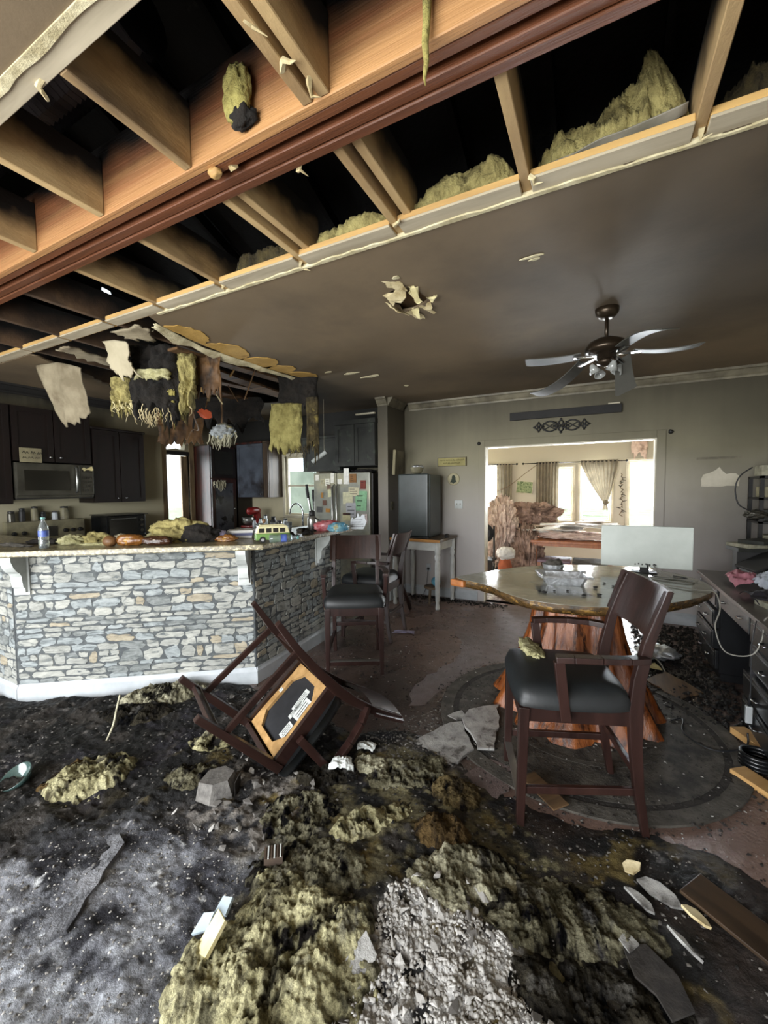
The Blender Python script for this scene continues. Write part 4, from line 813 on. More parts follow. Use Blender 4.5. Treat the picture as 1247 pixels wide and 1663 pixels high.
# medallion rug
mat('rug_grey', '3b3833', '57534b', 12, rough=.85, bump=.6, bs=60, c3='201e1b', sc3=5, f3=(.5, .66)); mat('rug_dark', '221f1c', '35312d', 12, rough=.9, bump=.6, bs=60); mat('rug_ring', '55514a', '38352f', 14, rough=.9, bump=.5, bs=60)
t = thing('round_rug', 'sodden grey round medallion rug under the trunk table', 'rug', (-.10, 2.93, .001))
def disc(r0, r1, z0, z1, n=64): 
    g = MB(); v = [(r * math.cos(2 * math.pi * k / n), r * math.sin(2 * math.pi * k / n), z) for r, z in ((r0, z0), (r0, z1), (r1, z1), (r1, z0)) for k in range(n)]
    f = [(a * n + k, a * n + (k + 1) % n, b * n + (k + 1) % n, b * n + k) for a, b in ((0, 1), (1, 2), (2, 3), (3, 0)) for k in range(n)]; return g.add(v, [tuple(reversed(x)) for x in f])
disc(.80, .885, 0, .012).build('rug_border', 'rug_ring', t); disc(.76, .80, 0, .008).build('rug_groove', 'rug_dark', t); disc(.50, .76, 0, .010).build('rug_field', 'rug_grey', t); disc(.46, .50, 0, .012).build('rug_inner_ring', 'rug_ring', t); disc(.001, .46, 0, .009).build('rug_centre', 'rug_grey', t)
# monitor on the table
mat('monitor_shell', 'b4bab4', 'a3a9a3', 3, rough=.5)
t = thing('flat_monitor', 'pale grey flat screen monitor with its back to the camera on the trunk table', 'monitor', (.315, 3.50, .901), .02)
MB().box((-.282, -.012, .045), (.282, .02, .345)).build('rear_shell', 'monitor_shell', t, bevel=.006); MB().box((-.278, .021, .05), (.278, .026, .34)).build('screen', 'black_gloss', t)
MB().box((-.08, .004, .0), (.08, .1, .008)).build('stand_base', 'black_matte', t, bevel=.003); MB().box((-.03, .024, .008), (.03, .036, .10)).build('stand_neck', 'black_matte', t)
for k, (x, w_) in enumerate([(-.065, .008), (-.045, .01), (-.022, .008), (.0, .008), (.022, .012), (.05, .012), (.062, .008)]): MB().box((x, -.0135, .062 + .004 * (k % 2)), (x + w_, -.012, .072 + .004 * (k % 2))).build('port', 'black_matte', t)
def cable(name, label, pts, r, m, cat='cable'):
    P = [Vector(p) for p in pts]; o = []
    for i in range(len(P) - 1):
        p0, p1, p2, p3 = P[max(i - 1, 0)], P[i], P[i + 1], P[min(i + 2, len(P) - 1)]
        for j in range(6): u = j / 6; o.append(.5 * ((2 * p1) + (p2 - p0) * u + (2 * p0 - 5 * p1 + 4 * p2 - p3) * u * u + (3 * p1 - p0 - 3 * p2 + p3) * u ** 3))
    o.append(P[-1]); return tag(MB().tube(o, r, 7).build(name, m, smooth=True), label, cat)
mat('cord_white', '7d7b72', rough=.5); mat('cord_black', '18191c', rough=.5); mat('cord_grey', '77766f', rough=.5)
cable('power_cable', 'dark plugged cable hanging from the back of the monitor', [(.325, 3.48, .975), (.328, 3.46, .955), (.33, 3.44, .925), (.36, 3.40, .906), (.45, 3.36, .906), (.55, 3.40, .906), (.48, 3.46, .906)], .004, 'cord_black')
cable('power_cable', 'thin grey cable looping on the table below the monitor', [(.362, 3.482, .97), (.40, 3.44, .93), (.46, 3.38, .906), (.57, 3.30, .906), (.52, 3.24, .906), (.40, 3.28, .906), (.30, 3.33, .906), (.5, 3.33, .91), (.60, 3.33, .906)], .0035, 'cord_grey')
cable('extension_cable', 'white cord draped from the table edge over to the black desk', [(.30, 3.14, .907), (.42, 3.10, .907), (.55, 3.04, .907), (.63, 3.05, .90), (.66, 3.06, .80), (.645, 3.08, .68), (.69, 3.05, .55), (.80, 3.02, .56), (.845, 3.02, .66), (.865, 3.05, .772), (.95, 3.10, .768), (1.1, 3.02, .768), (1.3, 2.9, .768)], .004, 'cord_white')
# foil pan, bowl and debris on the table
mat('foil', 'd9dcdf', 'b4b7ba', 30, rough=.42, metal=.8, bump=.5, bs=35)
t = thing('foil_pan', 'crumpled rectangular foil pan on the trunk table', 'foil pan', (-.19, 2.93, .901), .25); g = MB()
def rr(a, b, c, n=6):
    o = []
    for sx, sy, st in ((1, 1, 0), (-1, 1, 1), (-1, -1, 2), (1, -1, 3)):
        for k in range(n): an = math.pi / 2 * (st + k / (n - 1)); o.append((sx * (a - c) + c * math.cos(an), sy * (b - c) + c * math.sin(an)))
    return o
R = random.Random(4); lay = [(.115, .075, .0), (.135, .095, .058), (.16, .118, .064), (.164, .124, .054), (.13, .09, .056), (.11, .07, .005)]; n = 24
for a, b, z in lay: g.v += [(x + R.uniform(-.004, .004), y + R.uniform(-.004, .004), z + R.uniform(-.004, .004) * (z > .01)) for x, y in rr(a, b, .03)]
for k in range(5):
    for i in range(n): q = (i + 1) % n; g.f.append((k * n + i, k * n + q, (k + 1) * n + q, (k + 1) * n + i))
g.f.append(tuple(5 * n + i for i in range(n))); g.f.append(tuple(range(n - 1, -1, -1))); g.build('tray', 'foil', t); blob('burnt_food', 'char', (0.02, 0, .012), (.07, .05, .012), 5, t, sub=3)
t = thing('glass_dish', 'sooty pressed glass dish behind the foil pan', 'dish', (-.27, 3.14, .901)); g = MB(); g.lathe([(.03, 0), (.05, .01), (.065, .05), (.075, .085), (.07, .088), (.058, .05), (.042, .014), (.002, .012)], 16); g.build('bowl', 'foil', t); blob('ash_clump', 'rug_ring', (0.01, 0, .075), (.05, .045, .04), 6, t, sub=3, amp=.5, rid=.5)
R = random.Random(12)
for k, (x, y) in enumerate([(-.06, 2.62), (.02, 2.67), (-.22, 2.66), (-.30, 2.62), (-.27, 2.60), (.0, 2.86), (.05, 3.02), (.10, 2.95), (-.15, 2.7), (.2, 3.25)]):
    s = R.uniform(.008, .018); o = blob('char_crumb', 'char', (x, y, .902 + s * .35), (s, s * R.uniform(.6, 1.2), s * .45), 60 + k, sub=2, amp=.4); tag(o, 'black crumb of charred debris on the glossy table', 'debris', 'char crumbs on the table')
o = blob('char_lump', 'char', (.14, 2.75, .915), (.034, .022, .016), 71, sub=3, amp=.4); tag(o, 'largest black char lump on the glossy table near the chair back', 'debris')

# ================================================================== black desk on the right
mat('desk_black', '121315', '1c1d1f', 6, rough=.28, bump=.05); mat('desk_top', '5d5653', '3d3836', 4, rough=.3, c3='6b6663', sc3=3, f3=(.55, .7))
DX, DXB = .845, 1.42; t = thing('writing_desk', 'black two-pedestal desk with rows of drawers along the right side', 'desk', (DX, 2.4, 0))
MB().box((-.015, -.2, .735), (DXB - DX, 2.29, .762)).build('desktop', 'desk_top', t, bevel=.004)
def pedestal(y0, y1, seed):
    MB().box((.03, y0, .06), (DXB - DX, y1, .735)).build('pedestal', 'desk_black', t); MB().box((.04, y0 - .01, .002), (DXB - DX, y1 + .01, .06)).build('plinth', 'desk_black', t)
    R = random.Random(seed)
    for k in range(4):
        z = .085 + k * .162; e = R.uniform(0, .03); d = MB().box((.012 - e, y0 + .02, z), (.03, y1 - .02, z + .145)).build('drawer', 'desk_black', t, bevel=.004)
        MB().box((.006 - e, y0 + .045, z + .02), (.0118 - e, y1 - .045, z + .125)).build('drawer_panel', 'desk_black', d, bevel=.002)
        for yy in (y0 + (y1 - y0) * .3, y0 + (y1 - y0) * .7): MB().tube([(.0055 - e, yy - .03, z + .07), (-.018 - e, yy - .025, z + .068), (-.018 - e, yy + .025, z + .068), (.0055 - e, yy + .03, z + .07)], .0045, 6).build('pull', 'chrome', d, smooth=True)
pedestal(1.62, 2.25, 1); pedestal(-.15, .88, 2)
dd = MB().box((.012, .90, .60), (.03, 1.60, .73)).build('drawer', 'desk_black', t, bevel=.004)
for yy in (1.05, 1.45): MB().tube([(.0115, yy - .03, .665), (-.012, yy - .025, .663), (-.012, yy + .025, .663), (.0115, yy + .03, .665)], .0045, 6).build('pull', 'chrome', dd)
MB().box((.45, .88, .1), (.47, 1.62, .735)).build('modesty_panel', 'desk_black', t)
mat('silver_box', 'a9adae', rough=.35, metal=.3)
t = thing('power_adapter', 'silver power adapter dangling below the desk edge on a black lead', 'adapter', (.80, 3.02, .16)); MB().box((-.016, -.012, 0), (.016, .012, .10)).build('body', 'silver_box', t, bevel=.004); MB().tube([(0, 0, .10), (.003, .0, .15), (.005, .0, .2), (.0, .005, .45), (.02, .01, .60)], [.008, .006, .003, .003, .003], 6).build('lead', 'cord_black', t, smooth=True)
# clutter heaped on the desk
mat('pink_cloth', 'b77a86', '8f5762', 8, rough=.85, bump=.3, bs=20); mat('white_cloth', 'b3b8c4', '969ba8', 8, rough=.85, bump=.3, bs=20); mat('dark_cloth', '1c1a20', '2d2a33', 10, rough=.9, bump=.4, bs=20); mat('paper_mess', '9d9a86', '6e6b5b', 14, rough=.8, bump=.4, bs=30)
def cloth(name, label, m, loc, sx, sy, h, seed, cat='cloth', rot=0):
    u, w_ = np.meshgrid(np.linspace(-1, 1, 34), np.linspace(-1, 1, 34)); u = u.ravel(); w_ = w_.ravel(); rr_ = np.clip(1 - (np.abs(u) ** 3 + np.abs(w_) ** 3) * .5, 0, 1)
    z = h * rr_ ** .7 * (.65 + .5 * ridge(np.c_[u * 1.8 + seed, w_ * 1.8, u * 0], 4, seed)) ; z = np.maximum(z, .004)
    x = u * sx * (1 + .15 * vn(np.c_[w_ * 2, w_ * 0 + seed, u * 0], seed)); y = w_ * sy * (1 + .15 * vn(np.c_[u * 2, u * 0 + seed + 3, u * 0], seed)); c, s = math.cos(rot), math.sin(rot)
    n = 34; f = [(j * n + i, j * n + i + 1, j * n + n + i + 1, j * n + n + i) for j in range(n - 1) for i in range(n - 1)]
    return tag(npmesh(name, np.c_[x * c - y * s, x * s + y * c, z], f, m, None, True, loc), label, cat)
cloth('crumpled_cloth', 'crumpled pink cloth on the far end of the black desk', 'pink_cloth', (1.03, 4.12, .763), .10, .20, .10, 3)
cloth('crumpled_cloth', 'crumpled white cloth beside the pink one on the desk', 'white_cloth', (1.14, 3.88, .763), .10, .17, .16, 5)
cloth('crumpled_cloth', 'dark crumpled cloth in front of the pink and white cloths on the desk', 'dark_cloth', (1.05, 3.55, .763), .14, .16, .07, 8)
R = random.Random(31)
for k, (x, y, z, sx, sy, sz, a, mm, lb) in enumerate([(1.05, 3.35, .763, .10, .14, .03, .2, 'paper_mess', 'sooty magazine nearest the camera on the desk'), (1.1, 3.33, .795, .1, .12, .02, -.3, 'black_matte', 'black notebook lying on the sooty magazine'), (1.22, 3.45, .763, .07, .13, .05, .5, 'paper_mess', 'thick grey book right of the black notebook')]):
    t = thing('desk_book', lb, 'book', (x, y, z), a); MB().box((-sx, -sy, 0), (sx, sy, sz)).build('pages', 'paper_mess', t); MB().box((-sx - .003, -sy - .003, sz + .0005), (sx + .003, sy + .003, sz + .004)).build('cover', mm, t)
o = tag(MB().box((0, 0, 0), (.09, .03, .012)).build('desk_gadget', 'silver_box', None, (.93, 2.98, .763), bevel=.003), 'small silver gadget near the front edge of the desk', 'gadget')
# stacked junk behind the desk: tilted black case with papers and a rack
t = thing('open_case', 'black case tipped open on the far end of the desk', 'case', (1.14, 4.34, .765), .2); MB().box((-.02, -.15, 0), (.25, .17, .07)).build('case_body', 'black_matte', t, bevel=.01); MB().box((-.03, -.15, .0), (.28, .17, .02), TR(-.02, 0, .09) @ Matrix.Rotation(-.5, 4, 'Y')).build('case_lid', 'black_matte', t, bevel=.006)
tag(MB().box((-.16, -.06, 0), (.17, .07, .205)).build('dark_carton', 'black_matte', None, (1.24, 4.60, .763), bevel=.006), 'dark carton at the back of the desk under the papers', 'carton')
for k, (x, y, z, w_, mm, lb) in enumerate([(1.17, 4.60, .985, .17, 'olive_soot', 'sooty green binder lying lowest above the open case'), (1.19, 4.62, 1.018, .18, 'paper_mess', 'bundle of pale papers above the green binder'), (1.24, 4.60, 1.051, .16, 'olive_soot', 'thin dark folder on top of the pale papers')]):
    o = tag(MB().box((-w_ * .7, -w_ * .6, -.016), (w_, w_ * .6, .016), RZ(.2 + .3 * k)).build('paper_stack', mm, None, (x, y, z), bevel=.004), lb, 'papers')
t = thing('metal_shelf', 'sooty black shelf rack loaded with junk at the right picture edge', 'shelf', (1.375, 5.12, 0))
for x in (-.035, .30):
    for y in (-.16, .16): MB().box((x - .015, y - .015, 0), (x + .015, y + .015, 1.62)).build('post', 'black_matte', t)
for z in (.35, .95, 1.18, 1.40, 1.60): MB().box((-.05, -.175, z), (.315, .175, z + .02)).build('shelf_board', 'black_matte', t)
R = random.Random(5)
for k, (x, z, w_, h_, mm, lb) in enumerate([(1.33, 1.622, .07, .10, 'paper_mess', 'pale bundle on the very top of the rack'), (1.45, 1.622, .05, .07, 'steel_sooty', 'metal tin on the very top of the rack'), (1.34, 1.422, .06, .10, 'sooty_cream', 'cream box on the second rack shelf from the top'), (1.47, 1.422, .05, .12, 'steel_sooty', 'tin on the second rack shelf from the top'), (1.36, 1.202, .08, .11, 'olive_soot', 'dark box on the third rack shelf from the top'), (1.46, 1.202, .04, .13, 'white_trim', 'white bottle on the third rack shelf from the top'), (1.40, .972, .08, .10, 'paper_mess', 'grey carton on the rack shelf level with the papers')]):
    o = tag(MB().box((-w_, -.1, 0), (w_, .08, h_), RZ(R.uniform(-.2, .2))).build('shelf_box', mm, None, (x + .075, 5.08, z), bevel=.01), lb, 'box')
cable('wire_hoop', 'thin dark wire hoop hanging beside the shelf rack', [(1.26, 4.92, 1.30), (1.17, 4.92, 1.36), (1.14, 4.92, 1.50), (1.17, 4.92, 1.62), (1.26, 4.93, 1.70)], .006, 'cord_black', 'wire')
o = blob('twisted_metal', 'steel_sooty', (1.30, 4.95, 1.26), (.075, .04, .035), 9, sub=4, amp=.6, rid=.7); tag(o, 'twisted melted metal clot below the wire hoop', 'debris')

# ================================================================== small refrigerator on a white table
mat('black_enamel', '2a302f', '3d4544', 3, rough=.35); mat('oak_edge', 'b5803f', '8f6330', 7, rough=.5, stretch=(.3, 3, 3)); mat('leg_white', 'c6c8c5', 'aeb0ac', 6, rough=.5); mat('oak_top', '6b5a45', '4b3f31', 6, rough=.5)
t = thing('side_table', 'white turned-leg table with an oak top carrying the black refrigerator', 'table', (-2.05, 5.12, 0), -.04)
MB().box((-.35, -.31, .86), (.35, .31, .894)).build('tabletop', 'oak_top', t, bevel=.004); MB().box((-.352, -.316, .858), (.352, -.311, .893)).build('oak_edge', 'oak_edge', t)
for a, b in (((-.30, -.27, .80), (.30, -.27, .80)), ((-.30, .27, .80), (.30, .27, .80)), ((-.30, -.27, .80), (-.30, .27, .80)), ((.30, -.27, .80), (.30, .27, .80))): MB().bar(a, b, .022, .10).build('apron', 'leg_white', t)
lp = [(.022, 0), (.028, .02), (.024, .06), (.018, .09), (.026, .12), (.030, .30), (.034, .50), (.030, .60), (.022, .62), (.034, .65), (.036, .68), (.024, .70), (.036, .72), (.036, .855)]
for sx in (-1, 1):
    for sy in (-1, 1): MB().lathe(lp, 16, TR(sx * .30, sy * .265, .001)).build('leg', 'leg_white', t, smooth=True)
MB().lathe([(.028, 0), (.034, .03), (.02, .05), (.002, .055)], 10, TR(.345, -.05, .895)).build('melted_lump', 'black_matte', t)
t = thing('small_refrigerator', 'black compact refrigerator standing on the white table', 'refrigerator', (-2.10, 4.86, .895))
MB().box((-.21, .06, .012), (.215, .46, .82)).build('body', 'black_enamel', t, bevel=.018, seg=3); MB().box((-.21, .0, .02), (.205, .055, .825)).build('door', 'black_enamel', t, bevel=.02, seg=3); MB().box((-.2, .03, 0), (.2, .44, .012)).build('foot_rail', 'black_matte', t)
t = thing('foil_bowl', 'pressed glass bowl of white lumps on top of the black refrigerator', 'bowl', (-2.10, 5.0, 1.722)); g = MB(); g.lathe([(.04, 0), (.065, .02), (.085, .07), (.09, .085), (.08, .085), (.06, .03), (.002, .02)], 18); g.build('dish', 'sooty_cream', t); blob('paper_filling', 'foil', (0, 0, .085), (.07, .07, .03), 3, t, sub=3, amp=.5, rid=.6)
t = thing('picture_board', 'cream framed board leaning on the stub wall above the black refrigerator', 'picture', (-2.46, 5.0, 1.722)); MB().box((0, 0, 0), (.02, .30, .33), Matrix.Rotation(.06, 4, 'Y')).build('board', 'sooty_trim', t); MB().box((0.001, -.006, 0), (.04, .001, .33), Matrix.Rotation(.06, 4, 'Y')).build('edge_strip', 'sign_cream', t)
t = thing('wooden_stool', 'little round wooden stool under the white table', 'stool', (-1.93, 5.12, 0)); MB().lathe([(.10, .20), (.115, .21), (.115, .232), (.10, .24)], 20).build('seat', 'oak_top', t); 
for k in range(3): a = k * 2.094 + .4; MB().bar((.09 * math.cos(a), .09 * math.sin(a), 0), (.06 * math.cos(a), .06 * math.sin(a), .20), .022, .022).build('leg', 'oak_top', t)
mat('blue_glass', '3d7d9c', '6aa3b8', 9, rough=.15, spec=.8); t = thing('glass_float', 'blue swirled glass ball resting on the little stool', 'glass ball', (-1.88, 5.11, .30)); v_, f_ = ico(3); npmesh('ball', v_ * .062, f_, 'blue_glass', t, True); MB().lathe([(.02, 0), (.022, .012), (.001, .014)], 10, TR(0, 0, .06)).build('cap', 'steel', t)
# ================================================================== ceiling fan
mat('bronze', '2e261e', '453a2d', 8, rough=.3, metal=.7); mat('fan_blade', '474640', '383732', 4, rough=.55); mat('lamp_glass', '8d8f8c', rough=.1, spec=.8)
t = thing('ceiling_fan', 'bronze ceiling fan with heat-drooped blades hanging below the sooty ceiling', 'ceiling fan', (.035, 3.26, CE))
MB().lathe([(.075, -.001), (.072, -.03), (.05, -.06), (.03, -.068)], 20).build('canopy', 'bronze', t, smooth=True); MB().lathe([(.013, -.062), (.013, -.20)], 10).build('downrod', 'bronze', t, smooth=True)
mo = MB().lathe([(.02, -.19), (.06, -.20), (.11, -.225), (.135, -.262), (.132, -.285), (.10, -.30), (.06, -.305), (.06, -.34), (.02, -.345)], 26).build('motor', 'bronze', t, smooth=True)
lk = MB().lathe([(.055, -.34), (.06, -.355), (.055, -.37), (.02, -.385), (.003, -.39)], 18).build('light_kit', 'bronze', t, smooth=True)
for k in range(4):
    a = k * math.pi / 2 + .5; p = Vector((math.cos(a), math.sin(a), 0)); MB().tube([p * .04 + Vector((0, 0, -.36)), p * .08 + Vector((0, 0, -.352)), p * .10 + Vector((0, 0, -.375))], .008, 6).build('lamp_arm', 'bronze', lk, smooth=True)
    MB().lathe([(.012, 0), (.022, -.02), (.038, -.06), (.034, -.06), (.02, -.022)], 12, TR(p.x * .10, p.y * .10, -.375) @ Matrix.Rotation(.5, 4, Vector((-p.y, p.x, 0))), cap=False).build('lamp_shade', 'lamp_glass', lk, smooth=True)
for k, (tx, ty, tz, sag) in enumerate([(-.52, -.04, .0, .01), (-.50, .28, -.17, .05), (.31, -.44, -.04, -.03), (.13, .07, -.26, .04), (.54, .06, -.01, .02)]):
    d = Vector((tx, ty, tz)); h = Vector((tx, ty, 0)).normalized(); sd = Vector((-h.y, h.x, 0)); P0 = h * .11 + Vector((0, 0, -.30))
    if k == 3: sd = Vector((.75, .2, .3)).normalized()
    T = Vector((tx, ty, -.30 + tz)); nrm = Vector((0, 0, 1))
    def bl(off, P0=P0, T=T, sd=sd, sag=sag, k=k):
        def f(u, v):
            p = P0.lerp(T, .12 + .88 * u); w_ = (.052 + .02 * u) * (1 if u < .93 else .8 + .03 * math.sin(v * 19)); p = p + sd * ((v * 2 - 1) * w_) + Vector((0, 0, -sag * 4 * u * (1 - u) + .012 * (v - .5) + off)); return tuple(p)
        return f
    b = MB().grid(bl(0), 12, 3); K = len(b.v); b.grid(bl(.006), 12, 3); m_ = 13; per = [i for i in range(12)] + [j * m_ + 12 for j in range(3)] + [3 * m_ + i for i in range(12, 0, -1)] + [j * m_ for j in range(3, 0, -1)]
    for q in range(len(per)): a, c = per[q], per[(q + 1) % len(per)]; b.f.append((a, c, K + c, K + a))
    bo = b.build('blade', 'fan_blade', t, weld=True); MB().bar(h * .06 + Vector((0, 0, -.31)), P0.lerp(T, .22) + Vector((0, 0, -.006)), .035, .008).build('blade_bracket', 'chrome', bo)

# ================================================================== wall decor on the back wall
t = thing('wall_plank', 'sooty dark plank ledge mounted above the opening', 'shelf', (-1.01, 5.486, 2.385)); MB().box((0, -.03, 0), (1.24, .012, .095)).build('plank', 'soot_black', t, bevel=.003); MB().box((1.10, -.045, .096), (1.22, .01, .11), None).build('small_ornament', 'cream_trim', t)
t = thing('scroll_ornament', 'black wrought iron scrollwork ornament on the wall over the opening', 'wall ornament', (-.41, 5.49, 2.28))
def ringt(cx, cz, rx, rz, r_, n=24, a0=0, a1=2 * math.pi): return [(cx + rx * math.cos(a0 + (a1 - a0) * k / n), -.012, cz + rz * math.sin(a0 + (a1 - a0) * k / n)) for k in range(n + 1)]
def orn(pts, nm='scroll', r_=.009): MB().tube(pts, r_, 6).build(nm, 'black_matte', t, smooth=True)
for cx, s in ((-.255, .72), (0, 1), (.255, .72)):
    for a in range(4): orn(ringt(cx + .036 * s * math.cos(a * math.pi / 2), .036 * s * math.sin(a * math.pi / 2), .026 * s, .026 * s, .007, 14), 'petal', .0075)
    for a in range(4): an = a * math.pi / 2; MB().lathe([(.016 * s, 0), (.012 * s, .008), (.001, .012)], 8, TR(cx + .078 * s * math.cos(an), -.008, .078 * s * math.sin(an)) @ FY).build('finial', 'black_matte', t)
for s in (-1, 1):
    for q in (-1, 1): orn([(s * (.03 + .19 * k / 14), -.012, q * .062 * math.sin(math.pi * k / 14) ** .8) for k in range(15)])
    for q in (-1, 1): orn([(s * (.05 + .15 * k / 10), -.010, q * (.05 - .095 * k / 10)) for k in range(11)], r_=.006)
t = thing('wall_sign', 'yellowed lettered wall sign above the light switch', 'sign', (-1.985, 5.486, 1.832), 0); MB().box((0, -.012, 0), (.405, .012, .122)).build('board', 'sign_board' if 'sign_board' in MATS else mat('sign_board', 'a39a63', '8b8250', 5, rough=.7), t, bevel=.002)
for a, b, c, d in ((0, 0, .405, .006), (0, .116, .405, .122), (0, .006, .005, .116), (.394, .006, .405, .116)): MB().box((a, -.015, b), (c, -.0125, d)).build('frame_edge', 'brown_cab', t)
mat('olive_ink', '4d4726', rough=.8); squig(t, TR(.03, -.0135, .082) @ FY, [.075, .09, .03, .11], .026, 'olive_ink', 4, .003); squig(t, TR(.075, -.0135, .042) @ FY, [.06, .03, .13], .022, 'olive_ink', 5, .003)
t = thing('wall_plaque', 'round cream plaque with a dark green figure below the wall sign', 'plaque', (-1.762, 5.486, 1.657)); MB().lathe([(.085, 0), (.085, .012), (.075, .018), (.068, .014), (.001, .014)], 32, TR(0, .012, 0) @ FY).build('disc', 'sign_cream2' if 'sign_cream2' in MATS else mat('sign_cream2', 'b5ad8c', '9c9473', 5, rough=.6), t, smooth=True)
mat('figure_green', '2b3527', rough=.7); MB().prism([(-.045, -.05), (-.02, -.045), (0, -.065), (.02, -.045), (.045, -.04), (.03, -.01), (.03, .02), (.02, .045), (0, .055), (-.018, .04), (-.022, 0)], 0, .006, TR(0, -.003, 0) @ FY).build('figure', 'figure_green', t)
t = thing('light_switch', 'white double light switch plate left of the opening', 'light switch', (-1.69, 5.498, 1.31)); MB().box((-.058, -.008, -.057), (.058, 0, .057)).build('plate', 'painted_white', t, bevel=.003)
for x in (-.024, .024): MB().box((x - .005, -.018, -.004), (x + .005, -.008, .014)).build('toggle', 'sooty_cream', t)
t = thing('light_switch', 'sooty switch plate on the stub wall', 'light switch', (-2.498, 5.06, 1.30)); MB().box((0, -.035, -.057), (.008, .035, .057)).build('plate', 'sooty_cream', t); MB().box((.008, -.005, -.004), (.018, .005, .014)).build('toggle', 'black_matte', t)
t = thing('wall_outlet', 'white wall outlet with a black plug under the white table', 'outlet', (-2.13, 5.498, .40)); MB().box((-.035, -.008, -.057), (.035, 0, .057)).build('plate', 'white_trim', t, bevel=.003); MB().box((-.014, -.035, -.03), (.014, -.008, .0)).build('plug', 'black_matte', t); MB().tube([(0, -.03, -.03), (0, -.045, -.10), (-.02, -.05, -.28), (-.06, -.06, -.385)], .004, 6).build('cord', 'cord_black', t, smooth=True)
for k, (x, z, r_) in enumerate([(-1.41, 2.12, .022), (.70, 2.13, .022)]):
    tag(blob('wall_bracket', 'black_matte', (x, 5.478, z), (r_, .02, r_), k + 3, sub=2), ('black bracket stub beside the left end of the opening', 'black bracket stub beside the right end of the opening')[k], 'bracket')
# clean ghost of a missing picture (paint tear) on the right
mat('bare_plaster', 'c6bfae', 'aea794', 5, rough=.85); mat('ghost_paint', '9c9891', '8c887f', 4, rough=.75)
pt = rag([(.985, 1.53), (1.30, 1.53), (1.305, 1.63), (1.27, 1.66), (1.20, 1.66), (1.16, 1.70), (1.135, 1.735), (1.10, 1.70), (1.06, 1.67), (1.0, 1.655), (.98, 1.60)], .006, .03, 4, True)
o = MB().prism(pt, 0, .0025, basis((0, 5.4995, 0), (1, 0, 0), (0, 0, 1), (0, -1, 0))).build('torn_plaster', 'bare_plaster', bpy.data.objects['wall_back'])
for (x0, z0, x1, z1) in ((.94, 1.815, 1.34, 1.84),): MB().box((x0, 5.496, z0), (x1, 5.4995, z1)).build('scorch_line', 'sooty_trim', bpy.data.objects['wall_back'])

# ================================================================== things on the bar
BZ = 1.126
mat('pet_clear', 'c9d3d6', rough=.05, trans=.85, spec=.6); mat('label_blue', '2a3f86', '5b6fb0', 30, rough=.4); mat('cap_green', '5f8f8a', rough=.4)
BPROF = [(.022, 0), (.031, .006), (.031, .05), (.028, .06), (.031, .07), (.031, .135), (.026, .16), (.014, .19), (.0125, .20), (.0125, .208)]
def bottle(label, M):
    t = thing('water_bottle', label, 'bottle', M=M); MB().lathe(BPROF, 18).build('bottle_body', 'pet_clear', t, smooth=True); MB().lathe([(.0318, .085), (.0318, .128)], 18, None, False).build('bottle_label', 'label_blue', t, smooth=True); MB().lathe([(.0145, .2085), (.0145, .222), (.001, .223)], 12).build('cap', 'cap_green', t); return t
bottle('clear water bottle with a blue label standing on the bar', TR(-3.50, 1.48, BZ)); bottle('clear water bottle with a blue label lying on its side by the toy van', TR(-2.215, 2.37, BZ + .032) @ RZ(math.radians(138)) @ Matrix.Rotation(math.pi / 2, 4, 'X'))
for k, (x, y, s, r_, mm, lb) in enumerate([(-3.58, 1.70, (.10, .06, .045), .5, 'insul_pale', 'pale insulation clump behind the standing water bottle'), (-3.46, 1.80, (.12, .07, .05), .2, 'insul', 'yellow insulation clump right of the standing water bottle'), (-3.33, 1.92, (.06, .05, .04), 0, 'ash_fibre', 'white fibrous lump on the bar'), (-3.32, 1.74, (.10, .03, .012), .6, 'insul_pale', 'thin pale strip of insulation on the bar'), (-3.82, 1.62, (.14, .06, .025), .2, 'char_fluff', 'flat dark debris at the left end of the bar'), (-3.85, 1.45, (.18, .04, .014), .1, 'rug_ring', 'flat grey ash sheet at the left edge of the bar')]):
    tag(blob('bar_debris', mm, (x, y, BZ + s[2] * .55), s, 30 + k, rot=r_, sub=4, amp=.45, rid=.5, flat=-s[2] * .5), lb, 'debris')
mat('amber_bag', '8a5a26', '5a3415', 12, rough=.15, spec=.8, bump=.5, bs=25, c3='b78a3f', sc3=10, f3=(.56, .66)); mat('brown_crust', '7d5a35', '5e4024', 9, rough=.5, bump=.3)
tag(blob('bread_roll', 'brown_crust', (-3.19, 1.755, BZ + .035), (.05, .045, .042), 3, sub=4, amp=.08, rid=.03, flat=-.036), 'round brown bread roll on the bar', 'bread')
tag(blob('bread_bag', 'amber_bag', (-3.07, 1.84, BZ + .038), (.10, .05, .045), 4, rot=.63, sub=4, amp=.2, rid=.18, flat=-.038), 'glossy amber plastic bread bag beside the brown roll', 'bag')
tag(blob('bread_bag', mat('brown_bag', '4d3020', '2e1c12', 10, rough=.18, spec=.8, bump=.5, bs=25, c3='b9a58f', sc3=13, f3=(.62, .68)), (-2.91, 1.94, BZ + .03), (.11, .045, .036), 6, rot=.63, sub=4, amp=.2, rid=.2, flat=-.03), 'glossy dark brown plastic bag lying on the bar', 'bag')
t = thing('insulation_heap', 'large folded yellow insulation heap on the bar near the doorway', 'insulation', (-2.98, 2.16, BZ)); blob('batt_fold', 'insul', (0, 0, .06), (.21, .11, .11), 8, t, .5, sub=5, amp=.35, rid=.35, flat=-.06); blob('charred_side', 'char_fluff', (.16, .08, .04), (.14, .10, .08), 9, t, .5, sub=4, amp=.4, rid=.4, flat=-.04); blob('batt_flap', 'insul_pale', (-.13, -.07, .03), (.12, .06, .05), 12, t, .3, sub=4, amp=.4, rid=.4, flat=-.03)
